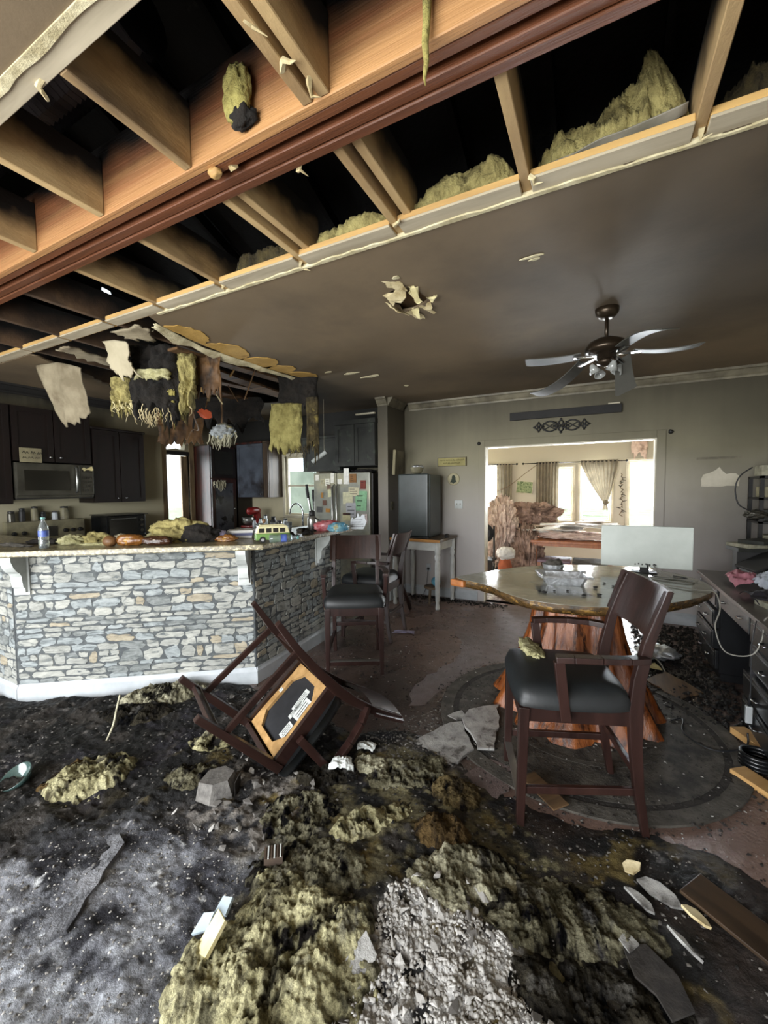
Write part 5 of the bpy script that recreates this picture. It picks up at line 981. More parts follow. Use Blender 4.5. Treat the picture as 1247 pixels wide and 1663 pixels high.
mat('purple_film', '9a93a8', '7d768d', 9, rough=.2, spec=.7, bump=.4, bs=18); tag(blob('plastic_bag', 'purple_film', (-2.74, 2.36, BZ + .03), (.07, .05, .05), 13, sub=4, amp=.3, rid=.4, flat=-.03), 'crinkled lilac plastic bag beside the folded insulation', 'bag')
tag(blob('plastic_bag', 'amber_bag', (-2.60, 2.31, BZ + .02), (.08, .035, .03), 14, rot=.6, sub=4, amp=.35, rid=.4, flat=-.02), 'crinkled tan wrapper in front of the stacked books', 'wrapper')
for k, (c, lb) in enumerate((('c8c8c6', 'white book at the bottom of the small stack on the bar'), ('54597d', 'slate blue book in the middle of the small stack on the bar'), ('d0cfca', 'white book on top of the small stack on the bar'))):
    t = thing('stacked_book', lb, 'book', (-2.70, 2.55, BZ + .0005 + k * .022), .62 + .06 * k, 'books stacked on the bar'); MB().box((-.10, -.07, .002), (.10, .07, .019)).build('pages', 'label_paper', t); MB().box((-.103, -.073, 0), (.103, .073, .002)).build('cover', mat('book_' + c, c, rough=.5), t); MB().box((-.103, -.073, .0192), (.103, .073, .0212)).build('cover', MATS['book_' + c], t); MB().box((-.103, -.0745, 0), (.103, -.073, .0212)).build('spine', MATS['book_' + c], t)
# toy camper van
mat('van_green', '6f9150', '5c7c42', 4, rough=.35); mat('van_cream', 'cfc9a0', 'bdb68c', 4, rough=.35); mat('tyre', '141414', rough=.7)
t = thing('toy_van', 'green and cream toy camper van on the bar', 'toy van', (-2.245, 2.44, BZ), math.radians(47) + .05)
L_, Wv = .13, .05
lo_ = [(-.13, .02), (.125, .02), (.13, .045), (.128, .07), (-.128, .07), (-.133, .045)]
MB().prism(lo_, -Wv, Wv, basis((0, 0, 0), (1, 0, 0), (0, 0, 1))).build('lower_body', 'van_green', t, bevel=.008)
MB().prism([(-.127, .0705), (.127, .0705), (.112, .118), (.10, .128), (-.105, .128), (-.112, .118)], -Wv * .97, Wv * .97, basis((0, 0, 0), (1, 0, 0), (0, 0, 1))).build('upper_body', 'van_cream', t, bevel=.006)
MB().box((-.095, -.038, .1285), (.085, .038, .136)).build('roof_rack', 'van_cream', t, bevel=.003)
for s in (-1, 1):
    for k in range(4): MB().box((-.105 + .052 * k, s * Wv * .975 - .0015, .078), (-.066 + .052 * k, s * Wv * .975 + .0015, .110)).build('side_window', 'dark_glass', t)
    for x in (-.08, .085):
        w_ = MB().lathe([(.022, 0), (.024, .004), (.024, .016), (.022, .02)], 18, TR(x, s * .044 - .01, .024) @ Matrix.Rotation(-math.pi / 2, 4, 'X')).build('wheel', 'tyre', t); MB().lathe([(.012, -.001), (.012, .021)], 14, TR(x, s * .044 - .01, .024) @ Matrix.Rotation(-math.pi / 2, 4, 'X')).build('hubcap', 'chrome', w_)
for x in (-.134, .131): MB().box((x - .003, -.05, .026), (x + .003, .05, .036)).build('bumper', 'chrome', t, bevel=.001)
tag(blob('toy_figure', 'brown_crust', (-2.33, 2.44, BZ + .157), (.014, .014, .018), 3, sub=2, amp=.2), 'tiny tan lump on the roof of the toy van', 'toy')
t = thing('steel_thermos', 'steel thermos jug with a black lid on the bar', 'thermos', (-2.50, 3.28, BZ)); MB().lathe([(.04, 0), (.045, .01), (.047, .10), (.042, .13), (.03, .145)], 20).build('jug', 'steel', t, smooth=True); MB().lathe([(.03, .146), (.034, .155), (.028, .19), (.012, .20), (.002, .202)], 16).build('lid', 'black_matte', t, smooth=True); MB().tube([(.043, 0, .12), (.08, 0, .11), (.08, 0, .05), (.046, 0, .03)], .007, 8).build('handle', 'black_matte', t, smooth=True)
mat('red_film', 'b3424b', 'c98a8f', 9, rough=.25, spec=.7, bump=.5, bs=16); mat('blue_film', '3f86ad', '8fb9bd', 9, rough=.25, spec=.7, bump=.5, bs=16, c3='cbbf88', sc3=7, f3=(.58, .66))
tag(blob('plastic_bag', 'red_film', (-2.34, 3.32, BZ + .045), (.13, .06, .055), 15, rot=.9, sub=4, amp=.25, rid=.3, flat=-.045), 'crinkled red and pink plastic bag near the right end of the bar', 'bag')
tag(blob('plastic_bag', 'blue_film', (-2.21, 3.30, BZ + .035), (.11, .05, .045), 16, rot=1.1, sub=4, amp=.25, rid=.35, flat=-.035), 'crinkled blue and cream snack bag near the right end of the bar', 'bag')
t = thing('state_sign', 'white cut-out state shaped sign with dark lettering standing at the end of the bar', 'sign', (-2.14, 3.56, BZ), math.radians(22))
so = [(-.07, 0), (.055, 0), (.075, .04), (.09, .08), (.072, .105), (.07, .145), (.045, .15), (.025, .125), (.015, .125), (.01, .155), (-.005, .16), (-.01, .12), (-.045, .105), (-.06, .12), (-.075, .095), (-.08, .03)]
MB().prism(so, -.006, .006, FY).build('cutout', 'white_trim', t, bevel=.002)
for z, ws in ((.095, (.03, .03, .035)), (.072, (.02, .03, .03)), (.05, (.04, .02, .045)), (.026, (.035, .05, .02))): squig(t, TR(-.062, -.0068, z) @ FY, list(ws), .012, 'ink', int(z * 1000), .0022)
R = random.Random(77)
for k in range(16):
    u = R.random(); x, y = [(-2.42 + R.uniform(-.15, .2), 2.65 + u * .75), (-2.85 - R.uniform(0, .35), 2.25 + R.uniform(-.1, .2))][k % 4 == 3]; s = R.uniform(.02, .045)
    tag(blob('bar_crumb', ('char', 'rug_ring', 'char_fluff', 'brown_bag')[k % 4], (x, y, BZ + s * .3), (s, s * R.uniform(.5, 1), s * .5), 90 + k, rot=R.random() * 3, sub=3, amp=.5, rid=.4, flat=-s * .3), 'small dark fire debris lump strewn on the bar top behind the toy van', 'debris', 'debris crumbs on the bar')
for k, (x, y, lb) in enumerate([(-2.66, 2.92, 'clear tumbler on the bar behind the toy van'), (-2.58, 3.02, 'clear tumbler nearest the thermos on the bar'), (-2.72, 2.80, 'clear tumbler farthest left behind the toy van')]):
    t = thing('glass_tumbler', lb, 'glass', (x, y, BZ)); MB().lathe([(.028, 0), (.036, .10), (.033, .10), (.026, .008), (.002, .007)], 16).build('tumbler', 'pet_clear', t, smooth=True)

# ================================================================== insulation and wreckage overhead
def batt(name, label, p0, p1, w, h, seed, m, up_=(0, 0, 1), facing=None, lump=.5, n=110):
    """lumpy batt of fibre lying from p0 to p1 (lists allowed), w wide, h high"""
    P = [Vector(p) for p in ([p0, p1] if not isinstance(p0, list) else p0)]
    def cur(t): t *= len(P) - 1; k = min(int(t), len(P) - 2); return P[k].lerp(P[k + 1], t - k)
    hh = h if isinstance(h, list) else [h, h]
    na = 44; V = []
    for i in range(n + 1):
        t = i / n; c = cur(t); d = (cur(min(1, t + .02)) - cur(max(0, t - .02))).normalized(); s = d.cross(Vector(up_)).normalized(); u_ = s.cross(d); k = t * (len(hh) - 1); q = min(int(k), len(hh) - 2); H = hh[q] + (hh[q + 1] - hh[q]) * (k - q); e = min(1, 6 * t, 6 * (1 - t)) ** .5
        for j in range(na):
            a = 2 * math.pi * j / na; ca, sa = math.cos(a), math.sin(a); ca = math.copysign(abs(ca) ** .6, ca); sa = math.copysign(abs(sa) ** .6, sa); V.append((c + s * (ca * w / 2 * e) + u_ * ((sa * .5 + .5) * H * e))[:])
    V = np.array(V); cen = np.repeat(np.array([cur(i / n)[:] for i in range(n + 1)]), na, 0); dn = V - cen; L = np.linalg.norm(dn, axis=1, keepdims=True) + 1e-6
    amp = np.mean(hh) * lump; V = V + dn / L * (amp * (fbm(V * 11 + seed, 5, seed, .6) * .6 + .5 * (ridge(V * 26 + seed, 5, seed + 3, .68) - .4)))[:, None]
    f = [(i * na + j, i * na + (j + 1) % na, (i + 1) * na + (j + 1) % na, (i + 1) * na + j) for i in range(n) for j in range(na)]
    o = npmesh(name, V, f, m, None, True); tag(o, label, 'insulation', 'insulation overhead')
    return o
batt('insulation_batt', 'large yellow insulation batt bulging out of the ceiling bay at far right', [(-.25, 1.90, CE + .05), (.0, 1.91, CE + .055), (.16, 1.90, CE + .07), (.27, 1.88, CE + .10)], None, .20, [.10, .15, .22, .33], 3, 'insul')
slab('facing_paper', mat('facing', '8f8a7c', '6b6759', 6, rough=.7), [(-.25, 1.80, CE + .05), (-.1, 1.795, CE + .056), (.05, 1.79, CE + .07), (.25, 1.79, CE + .10)], [(-.25, 1.84, CE + .048), (-.1, 1.83, CE + .05), (.05, 1.83, CE + .06), (.25, 1.83, CE + .09)], .003, bpy.data.objects['insulation_batt'], 3)
batt('insulation_batt', 'yellow insulation batt lying along the plate in the third bay from the right', [(-.83, 1.90, CE + .046), (-.6, 1.90, CE + .05), (-.31, 1.90, CE + .055)], None, .2, [.05, .11, .13], 5, 'insul')
batt('insulation_batt', 'thin yellow insulation strip in the bay left of the double joist', [(-1.38, 1.90, CE + .046), (-1.1, 1.9, CE + .046), (-.89, 1.9, CE + .046)], None, .2, [.05, .09, .07], 7, 'insul')
batt('insulation_batt', 'browned insulation strip in the bay near the middle of the plate', [(-1.98, 1.92, CE + .046), (-1.7, 1.92, CE + .046), (-1.46, 1.92, CE + .046)], None, .2, [.10, .12, .07], 9, 'insul_dark')
batt('insulation_batt', 'scorched insulation remnant in the bay above the bar corner', [(-2.57, 1.95, CE + .046), (-2.2, 1.95, CE + .046), (-2.06, 1.95, CE + .046)], None, .16, [.05, .07, .05], 10, 'insul_dark')
batt('insulation_batt', 'dull insulation behind the rightmost joist', [(.33, 1.95, CE + .046), (.6, 1.95, CE + .05), (.86, 1.95, CE + .05)], None, .2, [.14, .17, .16], 12, 'insul_dark')
t = thing('insulation_tuft', 'yellow tuft of insulation stuck to the orange face of the beam', 'insulation', (-1.11, 1.085, CE + .13)); blob('tuft', 'insul_bright', (0, 0, 0), (.05, .03, .10), 21, t, sub=4, amp=.3, rid=.35); blob('burnt_tip', 'char_fluff', (.02, .005, -.085), (.045, .025, .035), 22, t, sub=3, amp=.5, rid=.5)
o = MB().tube([(-.424, 1.09, CE + .1), (-.426, 1.09, CE + .02), (-.43, 1.09, CE - .03), (-.427, 1.092, CE - .075), (-.432, 1.09, CE - .115), (-.43, 1.092, CE - .135)], [.014, .011, .010, .008, .005, .001], 7).build('insulation_strand', 'insul_bright', smooth=True); tag(o, 'thin yellow strand of insulation dangling below the beam', 'insulation')
tag(blob('foam_clot', 'plate_wood', (-1.31, 1.16, CE - .012), (.028, .02, .016), 5, sub=3, amp=.3), 'tan clot of foam stuck under the beam', 'foam')
# torn kitchen bay
K_ = bpy.data.objects['ceiling']
mat('old_drywall', '9c9179', '7a6f59', 5, rough=.85, bump=.3, bs=25, c3='5a4a35', sc3=3, f3=(.55, .7)); mat('pale_drywall', 'b3a98f', 'a0967c', 5, rough=.85)
o = slab('hanging_drywall', 'old_drywall', [(-4.80, 2.05, CE - .004), (-4.5, 2.09, CE - .006), (-4.22, 2.15, CE - .08)], [(-4.74, 2.22, 2.20), (-4.56, 2.23, 2.19), (-4.30, 2.24, 2.26)], .012, None, 4, 14, .03, .03); tag(o, 'brown-stained sheet of drywall hanging down at the left of the kitchen', 'drywall')
o = slab('hanging_drywall', 'pale_drywall', [(-3.60, 1.98, CE - .002), (-3.48, 2.0, CE - .005), (-3.36, 2.04, CE - .02)], [(-3.60, 2.10, 2.50), (-3.50, 2.12, 2.47), (-3.40, 2.14, 2.50)], .012, None, 6, 12, .05, .05); tag(o, 'curled pale flap of drywall hanging beside the charred insulation', 'drywall')
o = slab('torn_strip', 'old_drywall', [(-3.90, 1.87, CE - .004), (-3.98, 2.2, CE - .008), (-4.02, 2.68, CE - .02)], [(-4.10, 1.90, CE - .004), (-4.12, 2.2, CE - .015), (-4.10, 2.68, CE - .04)], .012, None, 8, 12, .03, .05); tag(o, 'long pale strip of drywall clinging under a kitchen joist', 'drywall')
o = slab('torn_strip', 'old_drywall', [(-3.0, 1.90, CE - .003), (-3.15, 1.93, CE - .003), (-3.3, 1.9, CE - .003)], [(-3.02, 2.06, CE - .02), (-3.15, 2.10, CE - .03), (-3.3, 2.03, CE - .02)], .01, None, 9, 8, .02, .05); tag(o, 'short pale scrap of drywall under the plate at the torn kitchen bay', 'drywall')
o = slab('torn_strip', 'drywall_edge', [(-2.86, 1.96, CE - .004), (-2.97, 2.43, CE - .006), (-2.95, 3.03, CE - .006), (-2.90, 3.72, CE - .004)], [(-2.93, 1.98, CE - .03), (-3.03, 2.43, CE - .035), (-3.0, 3.03, CE - .04), (-2.95, 3.70, CE - .02)], .008, None, 10, 14, .02, .03); tag(o, 'pale torn drywall lip along the edge of the kitchen ceiling hole', 'drywall')
mat('ceiling_board', '6e4f2d', '4a3420', 4, rough=.7, stretch=(.5, 4, 1), c3='2a1d12', sc3=3, f3=(.5, .65))
for k, (x, y0, y1, w_, z, a) in enumerate([(-3.16, 2.3, 3.9, .12, -.02, .03), (-3.42, 2.5, 4.0, .16, -.05, -.04), (-3.75, 2.7, 4.2, .12, -.03, .05), (-4.2, 2.6, 4.1, .2, -.02, 0)]):
    o = tag(MB().box((-w_ / 2, y0 - 3.2, 0), (w_ / 2, y1 - 3.2, .02), Matrix.Rotation(a, 4, 'X')).build('ceiling_board', 'ceiling_board', None, (x, 3.2, CE + z)), ('brown board nearest the torn ceiling edge over the bar', 'wide brown board second from the torn ceiling edge', 'sagging narrow brown board in the middle of the kitchen ceiling hole', 'broad brown board deepest in the kitchen ceiling hole')[k], 'board')
def hang(name, label, m, top, wdir, w, L, th, seed, fray=.1, cat='insulation', nrm=(0, -1, 0), colfn=None, lean=(0, 0, 0)):
    """thick torn batt hanging from a top edge centre"""
    t0 = Vector(top); wd = Vector(wdir).normalized(); nu, nv = 26, 30; n_ = Vector(nrm).normalized(); F, B = [], []
    for j in range(nv + 1):
        for i in range(nu + 1):
            u, v = i / nu * 2 - 1, j / nv; e = (1 - abs(u) ** 12) * (1 - v ** 14); edge = 1 + .05 * math.sin(v * 9 + seed) * abs(u)
            p = t0 + wd * (u * w / 2 * edge) + Vector((0, 0, -L * v)) + Vector(lean) * v; F.append((p + n_ * (th / 2 * e))[:]); B.append((p - n_ * (th / 2 * e))[:])
    V = np.array(F + B); uv = np.array([(i / nu * 2 - 1, j / nv) for j in range(nv + 1) for i in range(nu + 1)] * 2); K = len(F)
    V[:, 2] += sm(.75, 1, uv[:, 1]) * fray * vn(np.c_[uv[:, 0] * 7, uv[:, 0] * 0 + seed, uv[:, 0] * 0], seed) + sm(.9, 1, uv[:, 1]) * fray * .6 * vn(np.c_[uv[:, 0] * 21, uv[:, 0] * 0 + seed, uv[:, 0] * 0], seed)
    dd = th * (.7 * fbm(V * 8 + seed, 4, seed) + .5 * (ridge(V * 17 + seed, 4, seed) - .4)); V += np.array(n_[:]) * dd[:, None] * np.where(np.arange(2 * K) < K, 1, -1)[:, None]
    m_ = nu + 1; f = [(j * m_ + i + 1, j * m_ + i, j * m_ + m_ + i, j * m_ + m_ + i + 1) for j in range(nv) for i in range(nu)]; f2 = [tuple(K + q for q in reversed(x)) for x in f]
    ring = [i for i in range(nu)] + [j * m_ + nu for j in range(nv)] + [nv * m_ + i for i in range(nu, 0, -1)] + [j * m_ for j in range(nv, 0, -1)]; f3 = [(ring[q], ring[(q + 1) % len(ring)], K + ring[(q + 1) % len(ring)], K + ring[q]) for q in range(len(ring))]
    o = npmesh(name, V, f + f2 + f3, m, None, True); return tag(o, label, cat)
CD = (.80, .43, 0); CN = (.43, -.80, 0)
hang('hanging_batt', 'yellow insulation batt hanging above the right side of the bar', mat('insul_hang', '989058', '746b3b', 9, rough=1, bump=.8, bs=45, c3='4a4018', sc3=5, f3=(.58, .7)), (-2.98, 3.50, 2.45), CD, .34, .50, .05, 4, .05, lean=(-.03, 0, 0), nrm=CN)
hang('hanging_batt', 'black charred clump joining the yellow hanging batt to the ceiling', 'char_fluff', (-2.90, 3.60, 2.75), CD, .42, .36, .06, 27, .08, nrm=CN)
hang('hanging_batt', 'narrow charred yellow strip hanging right of the yellow batt', 'insul_dark', (-2.70, 3.58, 2.50), CD, .13, .58, .05, 7, .12, nrm=CN)
hang('hanging_batt', 'broad charred black insulation hanging over the middle of the bar', 'char_fluff', (-3.40, 2.30, 2.76), CD, .40, .58, .10, 9, .12, nrm=CN)
hang('hanging_batt', 'yellow side of insulation hanging right of the black charred piece', 'insul', (-3.16, 2.44, 2.70), CD, .13, .42, .10, 11, .12, nrm=CN)
hang('hanging_batt', 'ragged yellow insulation hanging left of the black charred piece', 'insul', (-3.66, 2.16, 2.50), CD, .16, .26, .06, 13, .12, nrm=CN)
hang('hanging_batt', 'sooty brown shred hanging between the black charred piece and the melted lamp', 'ceiling_board', (-3.10, 2.60, 2.74), CD, .22, .34, .03, 33, .07, nrm=CN)
hang('hanging_batt', 'frayed olive tuft hanging low beside the doorway', 'insul_dark', (-3.30, 2.42, 2.52), CD, .26, .36, .06, 35, .16, nrm=CN)
hang('hanging_batt', 'dark torn membrane hanging behind the melted lamp', 'char_fluff', (-4.35, 3.95, 2.75), CD, .9, .34, .04, 37, .14, nrm=CN)
hang('hanging_batt', 'pale band of fibre across the black charred insulation', 'insul_pale', (-3.36, 2.245, 2.55), CD, .30, .07, .05, 17, .02, nrm=CN)
hang('hanging_batt', 'small ochre tuft hanging below the black charred insulation', 'insul_bright', (-3.30, 2.34, 2.40), CD, .12, .2, .04, 19, .1, nrm=CN)
tag(drips('hanging_strands', 'gypsum_pale', (-3.64, 2.15, 2.27), 26, (.06, .03), .10, 5, None, .005), 'white shredded strands under the ragged yellow insulation', 'fibre', kind='stuff')
tag(drips('hanging_strands', 'gypsum_paper', (-3.38, 2.28, 2.20), 46, (.12, .06), .15, 6, None, .004), 'shredded strands under the black charred insulation', 'fibre', kind='stuff')
tag(drips('hanging_strands', 'insul_dark', (-2.85, 3.52, 1.96), 26, (.12, .05), .12, 16, None, .004), 'dark frayed strands under the yellow hanging batt', 'fibre', kind='stuff')
t = thing('melted_lamp', 'melted pendant lamp with whitish drips hanging over the kitchen', 'lamp', (-4.10, 3.62, 2.30)); MB().tube([(0, 0, .43), (.01, 0, .2), (0, 0, .02)], .012, 6).build('stem', 'lath_brown', t)
v_, f_ = blobv((.14, .12, .085), 31, 4, .25, 2, .35, 5); npmesh('shade', v_ + np.array([.02, 0, -.05]), f_, mat('ash_white', 'b5bcc0', '6e6f6c', 18, rough=.6, bump=.6, bs=40, c3='8d8560', sc3=9, f3=(.55, .65)), t, True); d_ = drips('drip_fringe', 'ash_fibre', (.02, 0, -.09), 46, (.075, .06), .22, 9, t, .008); d_['kind'] = 'stuff'
o = shard('orange_scrap', [(-4.26, 3.4, 2.47), (-4.15, 3.38, 2.50), (-4.02, 3.4, 2.44), (-4.05, 3.44, 2.39), (-4.2, 3.42, 2.40)], mat('orange_paint', 'b5502a', '8f3a1d', 6, rough=.6), None, .008); tag(o, 'orange painted scrap caught among the ceiling wreckage', 'scrap')
R = random.Random(10)
for k in range(11):
    x, y = R.uniform(-4.0, -2.95), R.uniform(2.4, 3.7); p = Vector((x, y, CE - .01)); q = p + Vector((R.uniform(-.25, .25), R.uniform(-.25, .25), -R.uniform(.08, .4)))
    p.z = CE + .03; tag(MB().bar(p, q, R.uniform(.008, .03), R.uniform(.006, .012)).build('splintered_lath', ('gypsum_paper', 'plate_wood', 'lath_brown')[k % 3]), 'splintered wooden sliver dangling in the torn kitchen ceiling', 'lath', 'splintered laths in the kitchen ceiling')
cable('loose_wire', 'thin pale wire drooping across the torn kitchen ceiling', [(-3.9, 3.0, CE), (-4.2, 3.3, 2.42), (-4.5, 3.6, 2.30), (-4.75, 3.7, 2.32), (-4.95, 3.75, 2.15)], .008, 'lath_brown', 'wire')
hang('hanging_batt', 'brown scorched membrane hanging beside the burnt doorway', 'ceiling_board', (-5.3, 3.95, 2.76), (.4, .9, 0), .6, .56, .03, 23, .06, 'membrane', (.9, -.4, 0))
# ================================================================== fire debris on the floor
def pmask(x, y, poly, soft, warp=.06, seed=0, freq=4):
    """soft inside-mask of a plan polygon, its edge broken up by noise"""
    wx = x + warp * fbm(np.c_[x * freq, y * freq, x * 0 + seed], 4, seed); wy = y + warp * fbm(np.c_[x * freq, y * freq, x * 0 + seed + 9], 4, seed + 1)
    inside = np.zeros(len(x), bool); dist = np.full(len(x), 9.0); n = len(poly)
    for i in range(n):
        x0, y0 = poly[i]; x1, y1 = poly[(i + 1) % n]; c = ((y0 > wy) != (y1 > wy)) & (wx < (x1 - x0) * (wy - y0) / (y1 - y0 + 1e-12) + x0); inside ^= c
        dx, dy = x1 - x0, y1 - y0; t = np.clip(((wx - x0) * dx + (wy - y0) * dy) / (dx * dx + dy * dy), 0, 1); dist = np.minimum(dist, np.hypot(wx - x0 - t * dx, wy - y0 - t * dy))
    return sm(-soft, soft, np.where(inside, dist, -dist))
ZONE = {
 'heap': [(-4.3, 1.33), (-3.72, 1.33), (-3.1, 1.78), (-2.66, 2.12), (-2.2, 2.35), (-1.75, 2.25), (-1.35, 2.05), (-1.0, 2.25), (-.72, 2.22), (-.45, 2.02), (-.2, 1.95), (.08, 2.0), (.3, 2.05), (.62, 1.95), (.8, 1.6), (.9, .9), (.8, .1), (-4.3, .1)],
 'ash': [(-2.1, .3), (-2.12, .66), (-1.98, .92), (-1.8, 1.06), (-1.56, 1.2), (-1.2, 1.16), (-1.05, .85), (-1.06, .62), (-1.0, .3)],
 'pale': [(-1.75, .3), (-1.75, .62), (-1.45, .68), (-1.15, .62), (-1.1, .3)],
 'white': [(-.66, 1.02), (-.63, 1.25), (-.48, 1.40), (-.35, 1.34), (-.2, 1.30), (-.08, 1.12), (-.2, .7), (-.65, .7)],
 'yel': [(-1.12, .6), (-1.15, .95), (-1.25, 1.3), (-1.1, 1.5), (-1.3, 1.8), (-.95, 2.1), (-.55, 2.05), (-.25, 1.75), (.12, 1.6), (.15, 1.3), (-.1, 1.15), (-.3, 1.35), (-.65, 1.3), (-.7, .6)],
 'grit': [(-1.75, 1.45), (-1.5, 1.62), (-1.2, 1.5), (-1.15, 1.2), (-1.4, 1.1), (-1.7, 1.2)],
 'wetgrey': [(-1.35, 2.1), (-.95, 2.7), (-.55, 2.9), (-.35, 2.5), (-.55, 2.05), (-.95, 2.0)]}
def heap_h(x, y):
    M = pmask(x, y, ZONE['heap'], .10, .10, 1); p = np.c_[x, y, x * 0]
    h = .030 + .030 * fbm(p * 2.2, 4, 3) + .026 * (ridge(p * 5, 4, 5) - .25) + .012 * ridge(p * 16, 4, 8) + .006 * fbm(p * 60, 2, 12)
    h = h + .05 * np.exp(-((x + .75) ** 2 + (y - 1.25) ** 2) / .18) + .03 * np.exp(-((x + 2.9) ** 2 + (y - 1.7) ** 2) / .2)
    a = pmask(x, y, ZONE['ash'], .20, .16, 2, 6); h = h * (1 - .45 * a) + a * (.02 + .007 * fbm(p * 30, 4, 4))
    w_ = sm(-.25, .25, x + .35 - (1.62 - y) * .9); h = h * (1 - .72 * w_) + .004 * w_ * ridge(np.c_[x * 14 + y * 9, y * 30 - x * 20, x * 0], 4, 33)
    return np.maximum(h, 0) * M - .012 * (1 - M), M, a
def heap_at(x, y): return max(0.0, float(heap_h(np.array([x]), np.array([y]))[0][0]))
dx = .0078; xs = np.arange(-4.25, 1.0, dx); ys = np.arange(.30, 2.5, dx); X_, Y_ = np.meshgrid(xs, ys); X_ = X_.ravel(); Y_ = Y_.ravel()
Hh, Mm, Aa = heap_h(X_, Y_); P3 = np.c_[X_, Y_, X_ * 0]
def C(c): return np.array(lin(c))
def lerp(a, b, t): return a + (b - a) * t[:, None]
col = np.tile(C('100f0e'), (len(X_), 1)); n1 = fbm(P3 * 7, 5, 21); n2 = fbm(P3 * 24, 4, 22); n3 = vn(P3 * 90, 23)
col = lerp(col, C('2b2723'), sm(.0, .35, n1)); col = lerp(col, C('222028'), sm(.1, .4, fbm(P3 * 5, 4, 26)) * .6)
col = lerp(col, C('6e6a67'), sm(.40, .58, n2) * .7)
col = lerp(col, C('5b4f2c'), sm(.15, .4, fbm(P3 * 9, 4, 30)) * sm(1.75, 1.0, np.hypot(X_ + .6, (Y_ - 1.4) * 1.6)))
rb = sm(-.1, .3, X_ + .1 - (1.62 - Y_) * .9); col = lerp(col, C('2a221d'), rb * sm(-.3, .3, n1)); ym = pmask(X_, Y_, ZONE['yel'], .08, .12, 5); col = lerp(col, C('57513a'), ym * sm(-.08, .3, fbm(P3 * 11, 5, 31, .62))); col = lerp(col, C('8a8464'), ym * sm(.18, .5, fbm(P3 * 17, 5, 32, .65)))
ashc = lerp(np.tile(C('4b4c53'), (len(X_), 1)), C('828489'), sm(-.3, .4, fbm(P3 * 6, 5, 24))); ashc = lerp(ashc, C('1d1d23'), sm(.08, .36, fbm(P3 * 8, 6, 25, .6))); ashc = lerp(ashc, C('c9cbcd'), sm(.42, .6, n2))
col = lerp(col, np.tile(C('000000'), (len(X_), 1)) + ashc, Aa)
col = lerp(col, C('9fa2a8'), pmask(X_, Y_, ZONE['pale'], .12, .12, 6) * sm(-.35, .25, n2))
wm = pmask(X_, Y_, ZONE['white'], .05, .06, 7); col = lerp(col, C('b9b7b4'), wm * sm(-.25, .15, n2))
gm = pmask(X_, Y_, ZONE['grit'], .08, .08, 8); col = lerp(col, C('7d7872'), gm * sm(-.05, .3, n2))
nx = len(xs); ny = len(ys); idx = np.arange(nx * ny).reshape(ny, nx); F_ = np.stack([idx[:-1, :-1], idx[:-1, 1:], idx[1:, 1:], idx[1:, :-1]], -1).reshape(-1, 4)
keep = (Hh[F_] > -.006).any(1)
# leave out what lies inside the bar
inb = (Y_[F_[:, 0]] > 1.36) & (Y_[F_[:, 0]] > 1.369 + (X_[F_[:, 0]] + 3.713) * .743 - .012) & (X_[F_[:, 0]] < -2.36); F_ = F_[keep & ~inb]
used = np.unique(F_); remap = -np.ones(nx * ny, int); remap[used] = np.arange(len(used))
o = npmesh('burnt_debris', np.c_[X_, Y_, Hh][used], remap[F_], vmat('debris_mix', .9, .9, 70, .45, 4, .3, jit=.5, js=45), None, True, None, col[used]); tag(o, 'black and grey burnt debris covering the floor', 'debris', kind='stuff')

